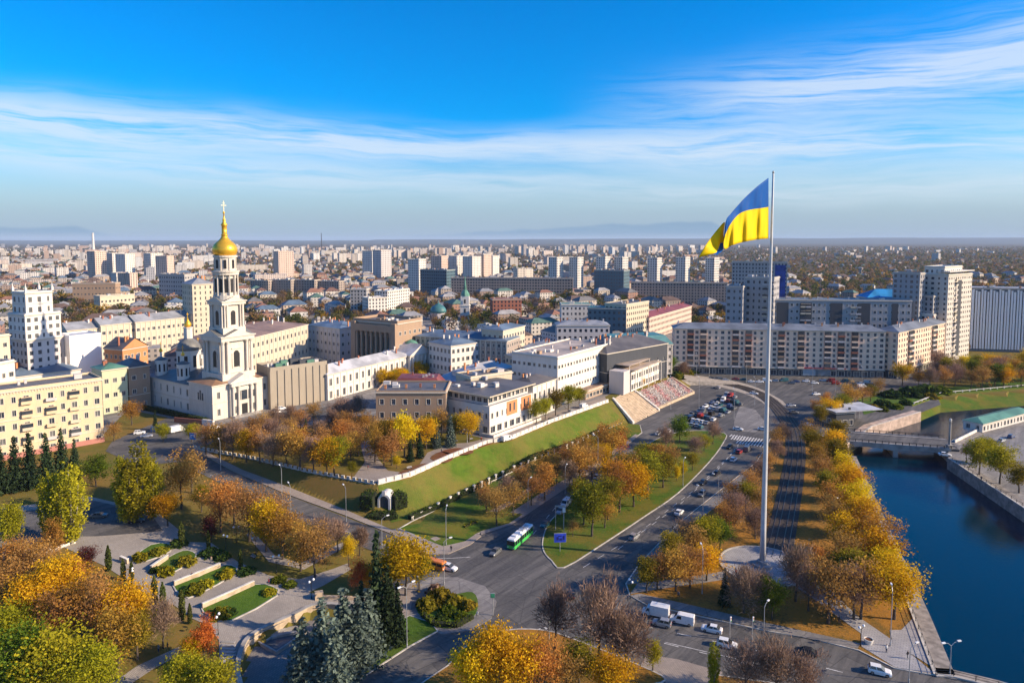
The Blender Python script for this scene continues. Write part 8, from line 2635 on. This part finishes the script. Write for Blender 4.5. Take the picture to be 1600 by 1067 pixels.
# keep the squares, parks and named buildings free
PARKS = [zp([(1060, 640), (1400, 640), (1520, 600), (1700, 585), (1700, 560), (1480, 548), (1400, 560), (1060, 565)]), zp([(1480, 700), (1700, 560), (1900, 560), (1900, 1000)])]
def vis(x, y):
    return abs(x) < y * 0.80 + 20
def too_tall(x, y, h, z):
    """no filler house may stand in front of what the photograph shows"""
    return False
things_low, things_tall, rest = [], [], []
# street blocks of the old town, 300 m to 1.1 km
ang0 = R(28)
def rotp(u, v):
    return (u * math.cos(ang0) - v * math.sin(ang0), u * math.sin(ang0) + v * math.cos(ang0) + 300)
cand = []
u = -1500
while u < 1700:
    v = -900
    while v < 2300:
        x, y = rotp(u + cr_.uniform(-5, 5), v + cr_.uniform(-5, 5))
        d_ = math.hypot(x, y)
        if 395 < y < 1500 and vis(x, y):
            street = (u // 26) % 4 == 0 or (v // 24) % 5 == 0
            cand.append((x, y, street))
        v += 24
    u += 26
lowmb = 0
for x, y, street in cand:
    if street or blocked(x, y) or any(inside((x, y), pk) for pk in PARKS):
        continue
    px_ = 800 + x / y * FPX
    green_zone = px_ > 1240 and y > 560
    if green_zone and cr_.random() < 0.78:
        continue
    if cr_.random() < (0.22 if y < 900 else 0.4):
        continue
    if blocked(x - 11, y - 9) or blocked(x + 11, y - 9) or blocked(x + 11, y + 9) or blocked(x - 11, y + 9):
        continue
    z = HILL_Z if inside((x, y), HILL) else 0.0
    cap = 8 + (y - 395) * 0.012
    h = cr_.uniform(6, 13 if y < 800 else 16)
    L, Dp = cr_.uniform(14, 26), cr_.uniform(10, 16)
    if px_ > 1030 and y < 560:
        continue
    things_low.append((y, x, L, Dp, h, ang0 + cr_.choice([0, math.pi / 2]) + cr_.gauss(0, 0.05), cr_.choice(WALLT), cr_.choice(ROOFT), z, cr_.random() < 0.8))
things_low.sort()
for i, (y, x, L, Dp, h, a, wt, rt, z, gb_) in enumerate(things_low):
    if i < 290:
        m = MB()
        far_block(m, 0, 0, L, Dp, h, a, wt, rt, 0, gb_)
        o = m.build('town_house', [WG, TR], None, (x, y, z))
        lab = '%s house with %s roof %s %s' % (TINTN[wt], ROOFN[rt], 'close' if y < 620 else 'further back', LAND(800 + x / y * FPX))
        tag(o, lab, 'house', lab)
    else:
        rest.append((x, y, L, Dp, h, a, wt, rt, z, gb_))
# slabs and towers further out
for i in range(900):
    y = 1150 * (8000 / 1150) ** (cr_.random() ** 0.75)
    x = cr_.uniform(-0.8, 0.82) * y
    px_ = 800 + x / y * FPX
    if blocked(x, y):
        continue
    if px_ > 1130 and cr_.random() < 0.9:
        continue
    if px_ > 1000 and cr_.random() < 0.35:
        continue
    n1 = noise.noise(Vector((x * 0.0009, y * 0.0006, 4)))
    if n1 < -0.12 and cr_.random() < 0.7:
        continue
    tall = cr_.random() < (0.16 if y < 2500 else 0.42)
    if tall:
        h, L, Dp = cr_.uniform(28, 44), cr_.uniform(18, 30), cr_.uniform(14, 20)
    else:
        h, L, Dp = cr_.choice([15, 15, 16, 27, 10]), cr_.uniform(35, 90), cr_.uniform(12, 16)
    if y < 2200:
        h *= 0.8
    things_tall.append((-(h * (L + Dp)) / y ** 2, x, y, L, Dp, h, ang0 + cr_.choice([0, math.pi / 2, 0.3]) + cr_.gauss(0, 0.06), cr_.choice(TALLT), cr_.choice(ROOFT)))
# white skyline clusters
for px0, px1, cnt, y0, y1, hh in ((190, 330, 24, 4200, 5200, 44), (380, 480, 14, 3600, 4600, 40), (880, 1110, 34, 3800, 5600, 48), (555, 640, 10, 3000, 4200, 36), (640, 800, 16, 3600, 5200, 40), (0, 120, 14, 3600, 5000, 24), (1370, 1420, 5, 5200, 6000, 34), (800, 830, 3, 3600, 3900, 60), (430, 560, 12, 2400, 3000, 32), (690, 800, 10, 2300, 3000, 36), (100, 330, 18, 1700, 2600, 30), (1240, 1560, 16, 3000, 6500, 16)):
    for k in range(cnt):
        y = cr_.uniform(y0, y1)
        x = (cr_.uniform(px0, px1) - 800) / FPX * y
        things_tall.append((-(hh * 30) / y ** 2 * 1.5, x, y, cr_.uniform(18, 45), cr_.uniform(14, 20), hh * cr_.uniform(0.7, 1.15), ang0 + cr_.choice([0, math.pi / 2]) + cr_.gauss(0, 0.1), cr_.choice(((0.66, 0.6, 0.52), (0.62, 0.52, 0.44), (0.58, 0.5, 0.42), (0.7, 0.68, 0.64), (0.5, 0.44, 0.4))), cr_.choice(ROOFT)))
things_tall.sort()
for i, (_, x, y, L, Dp, h, a, wt, rt) in enumerate(things_tall):
    if i < 290:
        m = MB()
        far_block(m, 0, 0, L, Dp, h, a, wt, rt, 0)
        o = m.build('apartment_block', [WG, TR], None, (x, y, 0))
        lab = '%s %s, %s, %s' % (TINTN.get(wt, 'sandy'), 'far tower block' if h > L else 'long far slab', 'in the hazy distance' if y > 2600 else 'in the middle distance', LAND(800 + x / y * FPX))
        tag(o, lab, 'apartment block', lab)
    else:
        rest.append((x, y, L, Dp, h, a, wt, rt, 0, False))
for i in range(4600):
    y = 1000 * (7000 / 1000) ** (cr_.random() ** 0.8)
    x = cr_.uniform(-0.8, 0.82) * y
    if blocked(x, y) or (x / y > 0.31 and cr_.random() < 0.7):
        continue
    rest.append((x, y, cr_.uniform(9, 22), cr_.uniform(8, 12), cr_.uniform(4, 9), cr_.uniform(0, 3), cr_.choice(WALLT), cr_.choice(ROOFT), 0, True))
m = MB()
for b in rest:
    far_block(m, *b[:8], z=b[8], gable=b[9])
tag(m.build('distant_city', [WG, TR]), 'mass of small distant houses and blocks toward the skyline', 'city', kind='stuff')
# two masts of the skyline
for px_, yb, yt, r_, lab, nm in ((503, 386, 364, 3.0, 'thin dark chimney stack on the skyline left of centre', 'chimney_stack'), (147, 388, 364, 8.0, 'pale tower on the skyline at the left', 'skyline_tower')):
    y = 4600.0
    x = (px_ - 800) / FPX * y
    zt = at_y(px_, yt, y).z
    o = thing(nm, lab, 'tower', (x, y, 0))
    m = MB(); m.lathe([(r_ * 1.4, 0), (r_, zt * 0.4), (r_ * 0.75, zt)], 10); m.build('shaft', W['dark'] if r_ < 4 else W['white'], o)
    m = MB(); m.lathe([(r_ * 0.9, zt - 3), (r_ * 0.9, zt)], 10); m.build('rim', W['dark'] if r_ < 4 else W['white'], o)

# ------------------------------------------------------------------ trees of the city
FARLEAF = [leafmat('far_%s' % n_, a_, b_, 0.0, 0.0) for n_, a_, b_ in (('brown', (0.13, 0.085, 0.042), (0.30, 0.19, 0.09)), ('rust', (0.17, 0.085, 0.03), (0.38, 0.2, 0.06)), ('olive', (0.085, 0.078, 0.02), (0.2, 0.17, 0.04)), ('gold', (0.24, 0.14, 0.02), (0.48, 0.3, 0.04)), ('green', (0.04, 0.052, 0.015), (0.115, 0.13, 0.03)), ('bare', (0.12, 0.085, 0.065), (0.26, 0.18, 0.13)))]
def far_tree_mass(name, label, pts, seed):
    """one object: thousands of rough crowns, each a cloud of leaf-clump faces over a short stem"""
    r = random.Random(seed)
    V, Fc, S, M_ = [], [], [], []
    for x, y, h, kind in pts:
        nq = 260 if y < 640 else 120 if y < 900 else (40 if y < 1500 else 16)
        R_ = h * 0.42
        base = r.random()
        z0 = HILL_Z if (y < 900 and inside((x, y), HILL)) else 0.0
        for k in range(nq):
            dv = Vector((r.gauss(0, 1), r.gauss(0, 1), r.gauss(0, 0.9)))
            dv.normalize()
            rr_ = R_ * (r.random() ** 0.4)
            c = Vector((x + dv.x * rr_, y + dv.y * rr_, z0 + h * 0.58 + dv.z * rr_ * 0.95))
            s = R_ * (0.13 if nq > 200 else 0.19 if nq > 60 else 0.34 if nq > 30 else 0.5) * r.uniform(0.7, 1.3)
            n = Vector((r.gauss(0, 1), r.gauss(0, 1), r.gauss(0, 1) + 0.3)).normalized()
            u_ = n.cross(Vector((r.gauss(0, 1), r.gauss(0, 1), r.gauss(0, 1)))).normalized()
            w_ = n.cross(u_)
            i = len(V)
            V += [tuple(c + u_ * s), tuple(c + w_ * s * 0.7), tuple(c - u_ * s), tuple(c - w_ * s * 0.7)]
            Fc.append((i, i + 1, i + 2, i + 3)); S.append(min(1, max(0, 0.5 + 0.3 * (base - 0.5) + r.gauss(0, 0.2)))); M_.append(kind)
        i = len(V)
        V += [(x - 0.25, y, z0 - 0.2), (x + 0.25, y, z0 - 0.2), (x, y, z0 + h * 0.6)]
        Fc.append((i, i + 1, i + 2)); S.append(0.0); M_.append(6)
    me = bpy.data.meshes.new(name)
    me.from_pydata(V, [], Fc)
    for k in FARLEAF:
        me.materials.append(k)
    me.materials.append(BARK)
    me.polygons.foreach_set('material_index', M_)
    a = me.attributes.new('shade', 'FLOAT', 'FACE')
    a.data.foreach_set('value', S)
    tag(link(name, me), label, 'trees', kind='stuff')
tr_ = random.Random(77)
def pickkind():
    return tr_.choices(range(6), (5, 1.6, 5, 1.2, 4, 4))[0]
# named tree patches
for px0, px1, py0, py1, cnt, hh, ks in ((500, 580, 548, 566, 14, 12, ('brown', 'orange', 'bare')), (598, 665, 588, 606, 12, 9, ('gold', 'lime', 'yellow')), (672, 720, 566, 590, 6, 9, ('lime', 'yellow'))):
    for k in range(cnt):
        p = at_z(tr_.uniform(px0, px1), tr_.uniform(py0, py1), HILL_Z)
        kk = tr_.choice(ks)
        plant(kk, (p.x, p.y, HILL_Z), hh * tr_.uniform(0.8, 1.2), 1.0, '%s tree in the courts around the white palace' % WORDS[kk], '%s trees around the white palace' % WORDS[kk])
mass = []
tries = 0
while len(mass) < 520 and tries < 9000:
    tries += 1
    y = tr_.uniform(395, 800)
    x = tr_.uniform(-0.78, 0.8) * y
    px_ = 800 + x / y * FPX
    if blocked(x, y) or (px_ > 1030 and px_ < 1450 and y < 470) or inside((x, y), PARKS[0]):
        continue
    mass.append((x, y, tr_.uniform(6, 11), pickkind()))
for i in range(2600):
    y = tr_.uniform(760, 1500)
    x = tr_.uniform(-0.8, 0.34) * y
    if noise.noise(Vector((x * 0.012, y * 0.008, 2))) > -0.05 and not blocked(x, y):
        mass.append((x, y, tr_.uniform(8, 13), pickkind()))
for i in range(21000):
    y = 560 * (8000 / 560) ** (tr_.random() ** 0.85)
    x = tr_.uniform(-0.8, 0.82) * y
    px_ = 800 + x / y * FPX
    dens = 0.5 if px_ < 1130 else 0.95
    n1 = noise.noise(Vector((x * 0.004, y * 0.0025, 1)))
    if tr_.random() > dens + n1 * 0.5:
        continue
    if y < 1400 and blocked(x, y):
        continue
    mass.append((x, y, tr_.uniform(8, 14) * (1.0 if y < 3000 else 1.25), pickkind()))
far_tree_mass('distant_trees', 'autumn woods and street trees spread through the distant city', mass, 4)

# ------------------------------------------------------------------ air
hz = MB()
hz.box(xs[0] - 60, ys[0] - 60, -8.0, xs[-1] + 60, ys[-1] + 60, 206.0)
hm = bpy.data.materials.new('haze')
hm.use_nodes = True
n = NT(hm.node_tree)
out = n.new('ShaderNodeOutputMaterial')
pv = n.new('ShaderNodeVolumePrincipled')
pv.inputs['Color'].default_value = (0.62, 0.78, 1.0, 1)
pv.inputs['Density'].default_value = 0.000036
pv.inputs['Anisotropy'].default_value = 0.0
n.t.links.new(pv.outputs[0], out.inputs['Volume'])
o = hz.build('haze', hm)
tag(o, kind='stuff')
o['label'] = 'thin blue air over the whole city'

# ------------------------------------------------------------------ every root stands at the foot of its own thing
for o in list(COL.objects):
    if o.type == 'EMPTY' and o.parent is None and o.location.length < 1e-6:
        kids = [c for c in COL.objects if c.parent == o]
        lo = Vector((1e9, 1e9, 1e9))
        hi = -lo
        for c in kids:
            for q in c.bound_box:
                p_ = Vector(q) + c.location
                for k in range(3):
                    lo[k] = min(lo[k], p_[k])
                    hi[k] = max(hi[k], p_[k])
        b_ = Vector(((lo.x + hi.x) / 2, (lo.y + hi.y) / 2, lo.z))
        o.location = b_
        for c in kids:
            c.location = c.location - b_
